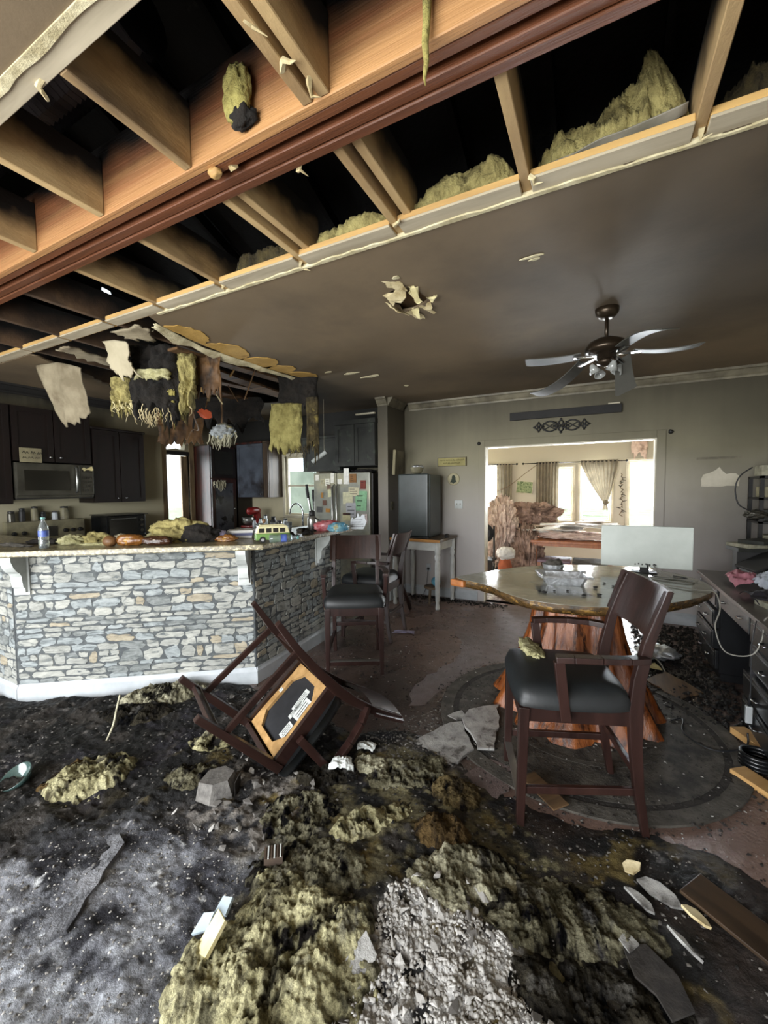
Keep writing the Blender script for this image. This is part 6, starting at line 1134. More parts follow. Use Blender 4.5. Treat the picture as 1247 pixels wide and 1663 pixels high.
# ---- insulation mounds: fibrous creased batts lying in the debris
VI = vmat('fibre_mix', 1.0, 1.0, 130, None, 4, .12, jit=.6, js=110)
PAL = {'yellow': ('bcb68f', '928c69', '55503c'), 'pale': ('b3af95', '8b8770', '55513f'), 'olive': ('7d7963', '54503e', '26231d'), 'dark': ('38342a', '211e18', '0f0e0d'), 'brown': ('57462b', '3a2d1b', '1c150e'), 'gold': ('63563a', '453a25', '211b13')}
def mound(label, cx, cy, a, b, rot, h, seed, pal, crease=20, cr=.014, name='insulation_batt', z0=None, group='insulation fallen on the floor', dark=.3):
    a *= 1.22; b *= 1.25; h *= .62; dark = min(.85, dark * 1.3 + .24); st = .0042; nu, nv = max(12, int(2 * a / st)), max(12, int(2 * b / st)); u, v = np.meshgrid(np.linspace(-1.1, 1.1, nu), np.linspace(-1.1, 1.1, nv)); u = u.ravel(); v = v.ravel()
    x, y = u * a, v * b; p = np.c_[x, y, x * 0 + seed]
    q = np.c_[x + .030 * fbm(p * 6, 3, seed + 4) + .010 * fbm(p * 30, 3, seed + 14), y + .030 * fbm(p * 6 + 5, 3, seed + 5) + .010 * fbm(p * 30 + 3, 3, seed + 15), x * 0 + seed]
    ru, rv = q[:, 0] / a, q[:, 1] / b; rr_ = np.sqrt(ru * ru + rv * rv) + .26 * fbm(p * 10, 6, seed, .6) + .10 * fbm(p * 50, 3, seed + 2); m = sm(1.0, .40, rr_)
    fold = np.abs(np.sin(q[:, 0] * crease + 1.5 * fbm(p * 5, 3, seed + 6))) ** 2 - .4
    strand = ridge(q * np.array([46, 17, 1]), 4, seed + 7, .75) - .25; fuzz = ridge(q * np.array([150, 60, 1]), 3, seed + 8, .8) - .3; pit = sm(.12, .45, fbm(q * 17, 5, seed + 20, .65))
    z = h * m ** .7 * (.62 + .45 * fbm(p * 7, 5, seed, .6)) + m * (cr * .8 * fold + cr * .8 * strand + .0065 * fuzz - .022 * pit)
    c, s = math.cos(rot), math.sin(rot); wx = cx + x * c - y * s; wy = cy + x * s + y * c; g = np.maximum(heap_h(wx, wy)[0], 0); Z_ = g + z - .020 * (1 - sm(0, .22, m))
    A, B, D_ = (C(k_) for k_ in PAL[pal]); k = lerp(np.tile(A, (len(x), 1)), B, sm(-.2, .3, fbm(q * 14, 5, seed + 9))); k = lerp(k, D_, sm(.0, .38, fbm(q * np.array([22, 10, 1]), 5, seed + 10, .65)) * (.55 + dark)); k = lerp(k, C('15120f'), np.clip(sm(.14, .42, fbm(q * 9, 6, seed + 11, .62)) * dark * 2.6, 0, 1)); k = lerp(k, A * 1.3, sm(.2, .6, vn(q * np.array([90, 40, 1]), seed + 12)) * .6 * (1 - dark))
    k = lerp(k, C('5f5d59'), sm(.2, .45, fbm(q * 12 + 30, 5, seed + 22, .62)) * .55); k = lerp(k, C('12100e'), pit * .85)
    id_ = np.arange(nu * nv).reshape(nv, nu); f = np.stack([id_[:-1, :-1], id_[:-1, 1:], id_[1:, 1:], id_[1:, :-1]], -1).reshape(-1, 4); f = f[(m[f] > .02).any(1)]
    us = np.unique(f); rm = -np.ones(nu * nv, int); rm[us] = np.arange(len(us)); zb = float(Z_[us].min())
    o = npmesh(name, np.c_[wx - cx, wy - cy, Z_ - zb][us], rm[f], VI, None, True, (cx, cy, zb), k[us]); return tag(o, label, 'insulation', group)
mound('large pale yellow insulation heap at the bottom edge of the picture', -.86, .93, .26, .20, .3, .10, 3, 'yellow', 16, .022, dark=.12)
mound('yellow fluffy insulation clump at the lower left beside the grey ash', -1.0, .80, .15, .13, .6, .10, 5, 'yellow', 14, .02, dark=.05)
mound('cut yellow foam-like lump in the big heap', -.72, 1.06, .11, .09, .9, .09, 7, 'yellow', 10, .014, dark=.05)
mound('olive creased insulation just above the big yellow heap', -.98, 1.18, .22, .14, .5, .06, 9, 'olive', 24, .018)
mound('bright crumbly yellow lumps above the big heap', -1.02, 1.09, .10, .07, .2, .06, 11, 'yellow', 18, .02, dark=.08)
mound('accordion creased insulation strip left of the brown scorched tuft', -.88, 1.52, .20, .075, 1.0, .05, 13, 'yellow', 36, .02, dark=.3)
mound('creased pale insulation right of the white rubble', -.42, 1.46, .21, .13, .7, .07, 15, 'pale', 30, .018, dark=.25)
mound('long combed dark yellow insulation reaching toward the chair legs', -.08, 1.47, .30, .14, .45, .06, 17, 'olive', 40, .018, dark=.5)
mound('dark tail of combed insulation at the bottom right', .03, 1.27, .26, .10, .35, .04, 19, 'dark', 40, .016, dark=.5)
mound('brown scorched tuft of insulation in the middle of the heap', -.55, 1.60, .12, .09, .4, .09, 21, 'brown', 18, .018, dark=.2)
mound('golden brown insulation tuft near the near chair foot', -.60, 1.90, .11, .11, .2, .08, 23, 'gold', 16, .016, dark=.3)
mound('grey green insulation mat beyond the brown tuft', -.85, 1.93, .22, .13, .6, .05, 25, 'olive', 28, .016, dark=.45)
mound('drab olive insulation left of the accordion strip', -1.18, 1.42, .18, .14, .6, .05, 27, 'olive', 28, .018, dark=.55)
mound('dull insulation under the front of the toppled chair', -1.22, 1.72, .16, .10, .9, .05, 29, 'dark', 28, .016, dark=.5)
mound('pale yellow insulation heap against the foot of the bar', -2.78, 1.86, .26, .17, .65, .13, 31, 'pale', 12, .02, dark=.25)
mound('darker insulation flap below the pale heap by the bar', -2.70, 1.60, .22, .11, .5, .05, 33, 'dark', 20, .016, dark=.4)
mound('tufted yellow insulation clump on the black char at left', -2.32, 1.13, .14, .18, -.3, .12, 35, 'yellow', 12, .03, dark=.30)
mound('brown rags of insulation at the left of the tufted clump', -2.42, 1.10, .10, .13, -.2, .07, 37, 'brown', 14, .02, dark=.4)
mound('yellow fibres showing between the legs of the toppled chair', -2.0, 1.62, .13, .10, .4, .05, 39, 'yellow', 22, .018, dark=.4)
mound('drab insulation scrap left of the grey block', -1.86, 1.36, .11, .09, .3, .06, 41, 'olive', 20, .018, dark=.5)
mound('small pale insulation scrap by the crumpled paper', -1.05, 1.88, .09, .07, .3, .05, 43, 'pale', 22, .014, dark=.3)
# ---- broken plaster chunks
def chunk_mesh(seed, flat=.6, n=11):
    r = random.Random(seed); bm = bmesh.new()
    for k in range(n): bm.verts.new((r.uniform(-1, 1), r.uniform(-1, 1) * r.uniform(.5, 1), r.uniform(-1, 1) * flat))
    res = bmesh.ops.convex_hull(bm, input=bm.verts); bmesh.ops.delete(bm, geom=[e for e in res['geom_interior'] if isinstance(e, bmesh.types.BMVert)], context='VERTS')
    me = bpy.data.meshes.new('plaster_chunk'); bm.to_mesh(me); bm.free(); return me
mat('plaster_white', 'c2c0bb', '94918c', 25, rough=.9, bump=.3, bs=60); mat('plaster_grey', '75726d', '504d4a', 20, rough=.9, bump=.3, bs=60); mat('plaster_dark', '3a3632', '24211f', 20, rough=.85, bump=.3)
TM = [chunk_mesh(k, .35 + .05 * (k % 6)) for k in range(12)]; TMg = [m.copy() for m in TM]
for m in TM: m.materials.append(MATS['plaster_white'])
for m in TMg: m.materials.append(MATS['plaster_grey'])
R = random.Random(19)
def inpoly(x, y, P):
    c = False; n = len(P)
    for i in range(n):
        (x0, y0), (x1, y1) = P[i], P[(i + 1) % n]
        if (y0 > y) != (y1 > y) and x < (x1 - x0) * (y - y0) / (y1 - y0) + x0: c = not c
    return c
def put(me, x, y, s, name, label, cat, group, lift=.25):
    o = bpy.data.objects.new(name, me); COL.objects.link(o); o.location = (x, y, heap_at(x, y) + s * lift); o.scale = (s * R.uniform(.7, 1.3), s * R.uniform(.6, 1.1), s * R.uniform(.6, 1)); o.rotation_euler = (R.uniform(-.5, .5), R.uniform(-.5, .5), R.uniform(0, 6.28)); return tag(o, label, cat, group)
k = 0
while k < 150:
    x, y = R.uniform(-.68, -.08), R.uniform(.75, 1.42)
    if not inpoly(x, y, ZONE['white']): continue
    put(TM[k % 12] if k % 4 else TMg[k % 12], x, y, R.uniform(.009, .022), 'plaster_chunk', 'angular white plaster fragment in the pale rubble at the bottom of the picture', 'plaster', 'plaster fragments in the pale rubble', .45); k += 1
for k, (x, y, s) in enumerate([(-.40, 1.42, .028), (-.34, 1.40, .026), (-.50, 1.38, .024), (-.56, 1.33, .022)]): put(TM[k], x, y, s, 'plaster_chunk', ('largest white plaster fragment at the top of the pale rubble', 'white tilted plaster fragment beside the largest one', 'white plaster fragment at the left shoulder of the pale rubble', 'white plaster fragment lowest on the left shoulder of the pale rubble')[k], 'plaster', None, .9)
for k in range(40):
    x, y = R.uniform(-1.75, -1.2), R.uniform(1.12, 1.62)
    put(TMg[k % 12] if k % 3 else TM[k % 12], x, y, R.uniform(.012, .03), 'plaster_chunk', 'grey plaster fragment scattered between the grey block and the toppled chair', 'plaster', 'plaster fragments below the toppled chair', .4)
for k in range(46):
    x, y = R.uniform(-2.4, -1.95), R.uniform(1.95, 2.35); x = max(x, -2.33); y = min(y, 2.36)
    put(TMg[k % 12], x, y, R.uniform(.008, .018), 'plaster_chunk', 'small grey rubble fragment behind the toppled chair at the foot of the bar', 'plaster', 'rubble behind the toppled chair', .4)
# fine grit: uncountable
def scatter(name, label, n, pick, smin, smax, seed, m, flat=.5, zoff=.0):
    r = np.random.default_rng(seed); V = []; F2 = []; base = np.array([(-1, -.6, 0), (.2, -1, 0), (1, .1, 0), (.1, .9, 0), (-.5, -.1, 1), (.5, .2, 1)], float); fc = np.array([(0, 1, 4), (1, 5, 4), (1, 2, 5), (2, 3, 5), (3, 4, 5), (3, 0, 4)])
    xy = pick(r, n); n = len(xy); z = np.maximum(heap_h(xy[:, 0], xy[:, 1])[0], 0); s = smin + (smax - smin) * r.random(n) ** 2.2; a = r.random(n) * 6.28; ca, sa = np.cos(a), np.sin(a)
    b = base[None] + r.normal(0, .18, (n, 6, 3)); x = b[..., 0] * ca[:, None] - b[..., 1] * sa[:, None]; y = b[..., 0] * sa[:, None] + b[..., 1] * ca[:, None]
    V = np.stack([x * s[:, None] + xy[:, :1], y * s[:, None] + xy[:, 1:2], b[..., 2] * s[:, None] * flat + z[:, None] + zoff], -1).reshape(-1, 3); F2 = (fc[None] + (np.arange(n) * 6)[:, None, None]).reshape(-1, 3)
    return tag(npmesh(name, V, F2, m, None, False), label, 'debris', kind='stuff')
def in_zone(poly, box, p=None):
    def f(r, n):
        q = np.c_[r.uniform(box[0], box[1], n), r.uniform(box[2], box[3], n)]; k = pmask(q[:, 0], q[:, 1], poly, .05, .05, 3) > .5; return q[k]
    return f
def on_rug(r, n): a = r.random(n) * 6.28; q = np.sqrt(r.random(n)) * .95; return np.c_[-.1 + q * np.cos(a), 2.93 + q * np.sin(a)]
scatter('plaster_grit', 'fine white plaster grit in the pale rubble', 9000, in_zone(ZONE['white'], (-.72, 0, .7, 1.45)), .003, .011, 1, 'plaster_white', .8)
scatter('ash_grit', 'pale flecks of ash over the black debris', 5200, in_zone(ZONE['heap'], (-4, .5, .4, 2.3)), .002, .009, 2, 'plaster_grey')
scatter('ash_grit', 'white flecks on the grey ash', 2600, in_zone(ZONE['ash'], (-2.6, -1, .4, 1.3)), .0015, .006, 3, 'plaster_white')
scatter('char_grit', 'black crumbs on the wet floor', 2600, lambda r, n: np.c_[r.uniform(-2.3, .85, n), r.uniform(1.5, 4.9, n) ** 1.0], .003, .012, 4, 'char')
scatter('pale_grit', 'white flecks on the wet floor', 700, lambda r, n: np.c_[r.uniform(-2.2, .85, n), r.uniform(1.6, 3.6, n)], .002, .009, 5, 'plaster_white')
scatter('char_grit', 'black and grey crumbs ground into the round rug', 2600, on_rug, .003, .012, 6, 'plaster_dark', .6, .010)
scatter('pale_grit', 'white flecks on the round rug', 220, on_rug, .003, .010, 7, 'plaster_white', .6, .011)
scatter('char_grit', 'black debris along the foot of the desk and wall', 2600, lambda r, n: np.c_[r.uniform(.35, .95, n), r.uniform(3.2, 5.4, n)], .005, .025, 8, 'char', .9)
scatter('char_grit', 'black crumbs along the foot of the back wall', 700, lambda r, n: np.c_[r.uniform(-2.4, -1.0, n), 5.42 - np.abs(r.normal(0, .10, n))], .005, .018, 9, 'char', .9)
scatter('wet_silt', 'grey silt on the floor beside the broken drywall', 2600, in_zone(ZONE['wetgrey'], (-1.4, -.3, 2, 2.95)), .003, .012, 10, 'plaster_grey', .4)
# ---- single pieces
def slate(name, label, poly, z, th, m, cat='drywall', tilt=(0, 0), rag_=.012, seed=1):
    cx = sum(p[0] for p in poly) / len(poly); cy = sum(p[1] for p in poly) / len(poly); pl = rag([(p[0] - cx, p[1] - cy) for p in poly], rag_, .05, seed, True)
    o = MB().prism(pl, 0, th).build(name, m, None, (cx, cy, z), bevel=0); o.rotation_euler = (tilt[0], tilt[1], 0); return tag(o, label, cat)
mat('wet_drywall', 'a9a8a4', '7d7c79', 9, rough=.35, bump=.6, bs=35, c3='4b4845', sc3=14, f3=(.56, .66)); mat('ash_sheet', '85868a', '5d5e62', 5, rough=.9, bump=.9, bs=30, c3='2f2f33', sc3=7, f3=(.52, .66))
slate('broken_drywall', 'left half of the broken grey drywall slab on the wet floor', [(-1.0, 2.12), (-.86, 2.42), (-.76, 2.52), (-.60, 2.28), (-.66, 2.14), (-.80, 2.06)], .006, .014, 'wet_drywall', tilt=(.02, -.02), seed=4)
slate('broken_drywall', 'right half of the broken grey drywall slab on the wet floor', [(-.755, 2.54), (-.74, 2.66), (-.585, 2.83), (-.52, 2.50), (-.50, 2.32), (-.585, 2.28)], .022, .014, 'wet_drywall', tilt=(-.01, .03), seed=5)
slate('broken_drywall', 'small drywall scrap above the crack of the broken slab', [(-.86, 2.56), (-.80, 2.66), (-.74, 2.60), (-.79, 2.53)], .006, .012, 'wet_drywall', seed=6)
slate('ash_sheet', 'tilted ash covered sheet lying in the grey ash at lower left', [(-1.98, .86), (-1.80, .99), (-1.73, .96), (-1.55, .66), (-1.60, .58), (-1.85, .62)], .022, .016, 'ash_sheet', 'sheet', (.10, -.14), seed=7)
t = thing('plaster_block', 'large grey plaster block with a dark face below the toppled chair', 'plaster', (-1.63, 1.36, heap_at(-1.63, 1.36) - .01), .5); MB().prism([(-.10, -.05), (-.02, -.085), (.075, -.04), (.08, .05), (0, .10), (-.09, .06)], 0, .085, None, [(-.085, -.04), (-.01, -.06), (.05, -.03), (.06, .04), (0, .08), (-.07, .05)]).build('block', 'plaster_grey', t); MB().prism([(.082, -.035), (.086, -.03), (.088, .045), (.084, .048)], .005, .07).build('dark_face', 'plaster_dark', t)
cloth('crumpled_paper', 'crumpled white striped cloth in front of the toppled chair', 'label_paper', (-1.19, 1.78, heap_at(-1.19, 1.78) + .01), .06, .05, .045, 12, 'cloth', .5); cloth('crumpled_paper', 'crumpled white scrap behind the striped cloth', 'label_paper', (-1.15, 1.98, heap_at(-1.15, 1.98) + .005), .05, .035, .03, 14, 'cloth', .2)
cloth('floor_rag', 'pale lilac rag on the wet floor behind the chairs', 'purple_film', (-1.80, 3.92, .002), .11, .04, .02, 15, 'rag', .3)
mat('teal_glass', '4d6662', rough=.15, spec=.8, trans=.5); t = thing('glass_bowl', 'teal glass bowl half buried at the left edge', 'bowl', (-2.66, .97, heap_at(-2.66, .97) - .02)); MB().lathe([(.03, 0), (.06, .02), (.075, .055), (.071, .055), (.055, .024), (.002, .006)], 20, Matrix.Rotation(.5, 4, 'X')).build('bowl', 'teal_glass', t, smooth=True)
mat('clean_wood', 'c29a63', 'a67d49', 6, rough=.6, stretch=(1, .3, 3), bump=.15)
tag(MB().box((-.16, -.045, 0), (.16, .045, .04)).build('wood_block', 'clean_wood', None, (.86, 3.02, .02), bevel=.004), 'light wood offcut at the foot of the black desk', 'wood').rotation_euler = (0, 0, -1.1)
tag(MB().box((-.16, -.05, 0), (.16, .05, .03)).build('wood_block', 'clean_wood', None, (.79, 2.62, .002), bevel=.004), 'light wood offcut nearest the camera at the right edge', 'wood').rotation_euler = (0, 0, -.9)
tag(MB().box((-.20, -.07, 0), (.20, .07, .014)).build('brown_board', mat('wet_board', '453628', '2f251b', 5, rough=.3, stretch=(.4, 3, 1), c3='2b2118', sc3=4, f3=(.5, .66)), None, (.50, 1.72, .022), bevel=.003), 'wet brown board at the bottom right', 'board').rotation_euler = (0, .03, -.62)
tag(MB().box((-.12, -.045, 0), (.12, .045, .008)).build('brown_board', 'lath_brown', None, (-.21, 2.10, .03), bevel=.002), 'tan splintered board under the near chair', 'board').rotation_euler = (.05, 0, -.75)
for k, (x, y, a, w_, l_, lb) in enumerate([(.15, 1.82, .4, .025, .035, 'small pale wallboard scrap upper left of the brown board'), (.235, 1.75, -.5, .032, .075, 'larger wallboard shard beside the brown board'), (.165, 1.68, -.6, .018, .055, 'narrow pale shard left of the larger one'), (.335, 1.70, -.5, .018, .045, 'pale shard lying against the brown board'), (.28, 1.575, -.7, .009, .055, 'thin white stick shard below the brown board')]):
    c_, s_ = math.cos(a), math.sin(a); pl = [(x + u * l_ * c_ - v * w_ * s_, y + u * l_ * s_ + v * w_ * c_) for u, v in ((-1, -.5), (-.3, -1), (.6, -.7), (1, .1), (.5, .8), (-.2, 1), (-.8, .6))]
    slate('wallboard_shard', lb, pl, heap_at(x, y) + .012, .010, 'wet_drywall' if k % 3 else 'gypsum_paper', 'drywall', (.25 - .1 * k, .12 * k - .2), .006, 60 + k)
slate('broken_plate', 'dark broken slab with a pale rim at the bottom right', [(.10, 1.48), (.17, 1.52), (.25, 1.46), (.28, 1.37), (.22, 1.33), (.13, 1.40)], heap_at(.2, 1.45) + .012, .008, 'plaster_dark', 'slab', seed=9); slate('broken_plate', 'pale corner scrap on the dark broken slab', [(.09, 1.49), (.11, 1.53), (.15, 1.50), (.12, 1.46)], heap_at(.2, 1.45) + .022, .006, 'wet_drywall', 'slab', seed=10)
tag(blob('foil_wad', 'foil', (.50, 4.30, .06), (.13, .11, .06), 44, sub=4, amp=.4, rid=.5, flat=-.055), 'crumpled silver foil wad on the floor by the desk', 'foil'); slate('floor_tile', 'brown tile lying flat in the black debris by the desk', [(.36, 3.72), (.52, 3.95), (.72, 3.70), (.55, 3.5)], .012, .01, 'lath_brown', 'tile', (.05, .04), seed=12); slate('floor_tile', 'pale triangular scrap behind the brown tile', [(.36, 4.0), (.46, 4.12), (.50, 3.98)], .02, .006, 'gypsum_pale', 'scrap', seed=13)
cable('loose_wire', 'grey loose wire curling out of the debris beside the tile', [(.26, 4.0, .03), (.36, 4.15, .09), (.48, 4.1, .06), (.52, 3.95, .02)], .006, 'cord_grey', 'wire'); cable('loose_wire', 'thin black wire lying on the rug near the desk', [(.45, 3.15, .016), (.52, 3.2, .018), (.50, 3.02, .016), (.62, 2.9, .014), (.78, 2.98, .03), (.80, 3.02, .10)], .005, 'cord_black', 'wire')
t = thing('wire_coil', 'glossy black coil of hose at the foot of the desk', 'hose', (.80, 2.84, .004))
for q in range(4): MB().tube([(.075 * math.cos(a * .4), .075 * math.sin(a * .4) * .9, .012 + q * .02) for a in range(17)], .011, 7).build('hose_loop', 'black_gloss', t, smooth=True)
cable('loose_wire', 'pale wire sticking up out of the char at left', [(-2.62, 1.36, .0), (-2.60, 1.40, .10), (-2.63, 1.44, .17), (-2.62, 1.46, .26)], .006, 'ash_fibre', 'wire')
mat('carton', '5a4a3c', '3a2e25', 6, rough=.8); t = thing('burnt_carton', 'small burnt fluted carton in the insulation heap', 'carton', (-1.10, 1.16, heap_at(-1.10, 1.16) + .03), .7)
MB().box((-.035, -.028, 0), (.035, .028, .03)).build('carton_body', 'carton', t)
for q in range(6): MB().box((-.033 + q * .0115, -.029, .0305), (-.028 + q * .0115, .029, .034)).build('flute', 'label_paper' if q % 2 else 'carton', t)
for k, (x, y, lb) in enumerate([(-1.12, .93, 'pale blue shard at the edge of the grey ash'), (-1.14, .87, 'second pale blue shard below the first at the ash edge')]): slate('blue_shard', lb, [(x - .03, y - .03), (x - .02, y + .03), (x + .025, y + .035), (x + .03, y - .01)], heap_at(x, y) + .035, .01, mat('shard_blue', 'aab8c0', '95a3ac', 6, rough=.6), 'shard', (.5, -.3), .004, 20 + k)
slate('cream_wedge', 'smooth cream wedge beside the pale blue shards', [(-1.10, .80), (-1.08, .90), (-1.03, .88), (-1.04, .79)], heap_at(-1.07, .85) + .05, .014, 'gypsum_pale', 'wedge', (.5, -.3), .003, 25)
slate('film_scrap', 'clear bent plastic scrap at the left of the white rubble', [(-.66, .98), (-.64, 1.08), (-.58, 1.05), (-.57, .96)], heap_at(-.6, 1.0) + .03, .004, 'wet_drywall', 'scrap', (.4, .3), .004, 26)

# shallow water sheet added to catch window glare between the table and the opening
mat('standing_water', '5b4a46', '6f5c58', 3, rough=.36, rough2=.5, wet=14, spec=1.0, bump=.9, bs=120)
pw = rag(dense([(-1.32, 4.9), (-1.25, 5.35), (-.6, 5.4), (-.35, 4.7), (-.45, 4.0), (-.62, 3.75), (-.85, 3.5), (-1.0, 3.0), (-1.12, 2.6), (-1.25, 2.9), (-1.1, 3.6), (-1.3, 4.2)], 3, .02, 4), .03, .08, 6, True)
tag(MB().prism(pw, .0005, .0022).build('water_puddle', 'standing_water'), 'shallow water sheet added for glare on the wet floor between the table and the opening', 'puddle')
pw = rag(dense([(-.62, 2.02), (-.5, 2.25), (-.36, 2.2), (-.38, 2.0), (-.5, 1.92)], 3, .01, 5), .02, .06, 7, True)
tag(MB().prism(pw, .0005, .010).build('water_puddle', 'standing_water'), 'small glistening puddle beside the near chair foot', 'puddle')
# ================================================================== the room beyond the opening
mat('curtain_cloth', '857c69', '6b6353', 5, rough=.9, tl=.08); mat('rod_black', '1b1815', rough=.5, metal=.4)
def curtain(label, x0, x1, z0, z1, folds, gather=None):
    t = thing('window_curtain', label, 'curtain', ((x0 + x1) / 2, 8.50, z0)); n, m = folds * 8, 24; W_ = (x1 - x0) / 2
    def f(th):
        def g(u, v):
            a = u * 2 - 1; z = (z1 - z0) * v; x = a * W_; amp = .022
            if gather: k = (1 - v) ** 1.3; x = x * (1 - .88 * k) + gather * k; amp = .022 * (1 - .7 * k)
            return (x, amp * math.sin(u * folds * 2 * math.pi) + th, z)
        return g
    g = MB().grid(f(0), n, m); g.build('panel', 'curtain_cloth', t, smooth=True)
    h = MB().grid(lambda u, v: ((u * 2 - 1) * W_, .020 * math.sin(u * folds * 2 * math.pi) - .006, z1 - z0 + .045 * v), n, 2); h.build('header_ruffle', 'curtain_cloth', t, smooth=True)
    if gather: blob('knot', 'curtain_cloth', (gather, -.01, .0), (.05, .04, .045), 3, t, sub=3, amp=.2); MB().grid(lambda u, v: (gather + (u * 2 - 1) * (.03 + .02 * (1 - v)), .012 * math.sin(u * 12), -.13 + .10 * v), 10, 4).build('tail', 'curtain_cloth', t, smooth=True)
    return t
curtain('straight taupe curtain at the left window of the far room', -1.82, -1.52, .55, 1.97, 5); curtain('wide straight taupe curtain in the middle of the far room', -1.06, -.66, .55, 1.98, 7); curtain('taupe curtain knotted up in front of the wide far window', -.28, .32, 1.25, 1.98, 9, .11)
for lb, x0, x1, z in (('short black curtain rod over the left far window', -2.05, -1.44, 2.0), ('long black curtain rod over the middle far windows', -1.30, .44, 2.0)):
    t = thing('curtain_rod', lb, 'curtain rod', (x0, 8.50, z)); MB().tube([(0, 0, 0), (x1 - x0, 0, 0)], .009, 8).build('rod', 'rod_black', t)
    for x in (-.01, x1 - x0 + .01): v_, f_ = ico(2); npmesh('finial', v_ * .022 + np.array([x, 0, 0]), f_, 'rod_black', t)
    for x in (.06, x1 - x0 - .06): MB().box((x - .006, 0, -.006), (x + .006, .095, .006)).build('rod_bracket', 'rod_black', t)
t = thing('wall_picture', 'small green landscape picture hanging askew between the far curtains', 'picture', (-1.29, 8.585, 1.54)); mat('landscape', '6b7a52', '98a27a', 22, rough=.7, c3='39502a', sc3=30, f3=(.5, .6)); MB().box((-.16, -.012, -.125), (.16, .01, .125), Matrix.Rotation(.08, 4, 'Y')).build('frame', 'cream_trim', t); MB().box((-.147, -.016, -.11), (.147, -.0125, .11), Matrix.Rotation(.08, 4, 'Y')).build('canvas', 'landscape', t)
t = thing('twig_garland', 'thin dark twig garland hanging beside the bright glazed door', 'garland', (.385, 8.57, 1.0)); R = random.Random(3); pts = [(R.uniform(-.03, .03), -.01, .78 - .78 * k / 26) for k in range(27)]; MB().tube(pts, .006, 5).build('stem', 'lath_brown', t)
for k in range(22): p = Vector(pts[k + 2]); MB().tube([p, p + Vector((R.uniform(-.07, .07), -.015, R.uniform(-.05, .03)))], [.008, .003], 5).build('twig', 'rod_black', t)
cable('loose_wire', 'thin dark cord sagging diagonally across the far wall', [(-1.95, 8.47, 1.42), (-1.6, 8.46, 1.55), (-1.3, 8.46, 1.78), (-1.05, 8.47, 1.97)], .005, 'lath_brown', 'wire')
mat('pink_wool', 'e6cfc0', 'c9ac9c', 10, rough=1, bump=.9, bs=35, c3='8a6d60', sc3=6, f3=(.55, .7)); mat('brown_wool', 'a68a7a', '806658', 9, rough=1, bump=.9, bs=35, c3='5e4a3f', sc3=5, f3=(.5, .66)); mat('board_white', 'e0dbd2', 'c4bdb2', 6, rough=.8, bump=.2, c3='8f7d70', sc3=9, f3=(.6, .68)); mat('board_tan', 'cdb9a6', 'ab9684', 6, rough=.8); mat('orange_wood', 'a5622f', '864a20', 6, rough=.4, stretch=(3, 3, .5)); mat('dark_sofa', '221d1b', '33292a', 6, rough=.8)
hang('far_ceiling_hole', 'torn patch of pink insulation showing high on the far wall', 'pink_wool', (.64, 8.56, 2.42), (1, 0, 0), .24, .36, .03, 41, .1, 'insulation', (0, -1, 0))
t = thing('far_armchair', 'dark armchair buried under pink insulation in the far room', 'armchair', (-1.40, 7.2, 0)); MB().box((-.42, -.35, .05), (.42, .45, .42)).build('seat', 'dark_sofa', t, bevel=.06, seg=3); MB().box((-.42, .25, .42), (.42, .48, 1.02)).build('backrest', 'dark_sofa', t, bevel=.07, seg=3)
for s in (-1, 1): MB().box((s * .42 - .09, -.35, .05), (s * .42 + .09, .45, .65)).build('armrest', 'dark_sofa', t, bevel=.05, seg=3)
for (lb, x, y, z, s, r_, mm, sd) in [('pale pink insulation mass hanging over the left of the buried armchair', -1.38, 6.78, .82, (.22, .16, .44), .1, 'pink_wool', 51), ('brown insulation roll arching over the top of the buried armchair', -.98, 7.2, 1.10, (.38, .16, .15), .0, 'brown_wool', 52), ('brown insulation heap spilling down between the armchair and the far table', -.98, 6.66, .42, (.22, .14, .42), .0, 'brown_wool', 53), ('pink insulation scraps on the floor of the far room', -.5, 6.05, .05, (.4, .2, .06), .2, 'pink_wool', 54)]:
    tag(blob('fallen_insulation', mm, (x, y, z), s, sd, rot=r_, sub=6, amp=.4, rid=.6, rfreq=5, an=(1.6, 1.6, .45)), lb, 'insulation')
t = thing('far_table', 'orange wood dining table heaped with fallen white ceiling board in the far room', 'table', (-.33, 6.95, 0)); MB().box((-.56, -.42, .70), (.56, .42, .74)).build('tabletop', 'orange_wood', t, bevel=.006)
for sx in (-1, 1):
    for sy in (-1, 1): MB().box((sx * .50 - .035, sy * .37 - .035, .002), (sx * .50 + .035, sy * .37 + .035, .70)).build('leg', 'orange_wood', t, bevel=.006)
MB().box((-.5, -.39, .655), (.5, -.37, .70)).build('apron', 'orange_wood', t); MB().box((-.5, .37, .655), (.5, .39, .70)).build('apron', 'orange_wood', t)
R = random.Random(8)
for k in range(12):
    x, y = R.uniform(-.72, .1), R.uniform(6.62, 7.15); z = .835 + k * .016; a, b = R.uniform(.18, .4), R.uniform(.08, .2); pl = rag([(-a, -b), (a, -b * .8), (a * 1.05, b), (-a * .9, b * .9)], .03, .09, k, True); o = MB().prism(pl, 0, .014).build('fallen_board', ('board_white', 'board_white', 'board_tan')[k % 3], None, (x, y, z)); o.rotation_euler = (R.uniform(-.10, .1), R.uniform(-.10, .1), R.uniform(-.3, .3)); tag(o, 'broken white ceiling board lying on the far orange table', 'board', 'ceiling boards fallen on the far table')
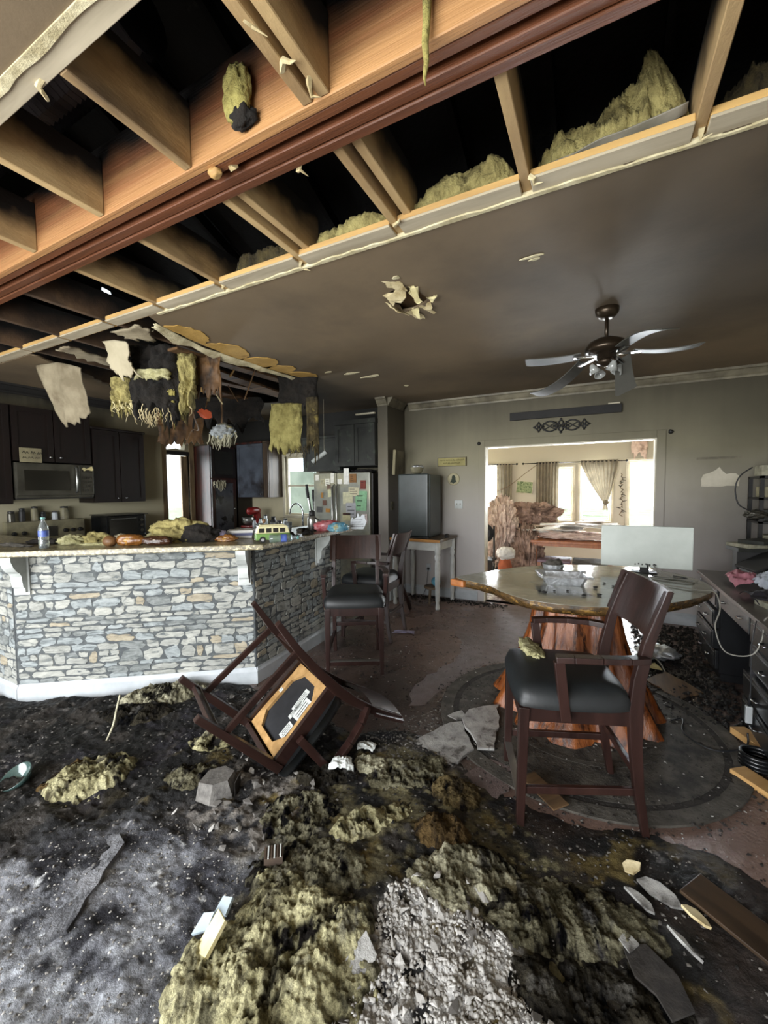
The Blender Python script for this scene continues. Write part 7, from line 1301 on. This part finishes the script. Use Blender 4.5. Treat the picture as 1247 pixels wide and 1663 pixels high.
tag(blob('fallen_insulation', 'pink_wool', (-.35, 6.90, .80), (.50, .26, .055), 57, sub=5, amp=.3, rid=.4), 'flat pinkish insulation spread under the fallen boards on the far table', 'insulation')
def far_chair(label, x, y, rz, seatm):
    t = thing('far_stool', label, 'stool', (x, y, 0), rz)
    for sx in (-1, 1): MB().box((sx * .2 - .02, -.2, .002), (sx * .2 + .02, -.16, .43)).build('leg', 'orange_wood', t); MB().box((sx * .2 - .02, .17, .002), (sx * .2 + .02, .21, .43)).build('leg', 'orange_wood', t)
    MB().box((-.225, -.225, .43), (.225, .215, .47)).build('seat', seatm, t, bevel=.012)
mat('plum_vinyl', '6b5560', '523f49', 6, rough=.5); far_chair('wooden stool with a plum seat tucked under the left of the far table', -.55, 6.62, math.pi, 'plum_vinyl'); far_chair('wooden stool with a grey seat tucked under the right of the far table', -.08, 6.62, math.pi, 'rug_ring')
t = thing('orange_bundle', 'orange cloth bundle with a fluffy white top just inside the opening', 'bundle', (-1.15, 5.95, 0)); blob('cloth_body', mat('rust_cloth', 'a5552f', '7d3a1f', 7, rough=.8), (0, 0, .28), (.10, .09, .30), 61, t, sub=4, amp=.15, rid=.12); blob('fluffy_top', 'board_white', (.01, -.01, .60), (.12, .10, .09), 62, t, sub=4, amp=.3, rid=.3)
t = thing('black_chair', 'black folding chair frame at the left edge of the opening', 'chair', (-1.52, 6.25, 0)); MB().lathe([(.14, 0), (.15, .02), (.10, .05)], 16, TR(0, 0, .85) @ FY).build('round_back', 'black_matte', t)
for s in (-1, 1): MB().tube([(s * .15, -.2, 0), (s * .14, .05, .45), (s * .12, .12, .95)], .014, 7).build('leg', 'black_matte', t); MB().tube([(s * .16, .22, 0), (s * .15, -.1, .50)], .014, 7).build('leg', 'steel', t)
MB().box((-.17, -.2, .44), (.17, .12, .47)).build('seat', 'black_matte', t, bevel=.01)
scatter('far_litter', 'plaster and fibre litter on the floor of the far room', 1800, lambda r, n: np.c_[r.uniform(-1.6, .6, n), r.uniform(5.65, 7.6, n)], .008, .035, 41, 'board_white', .5)
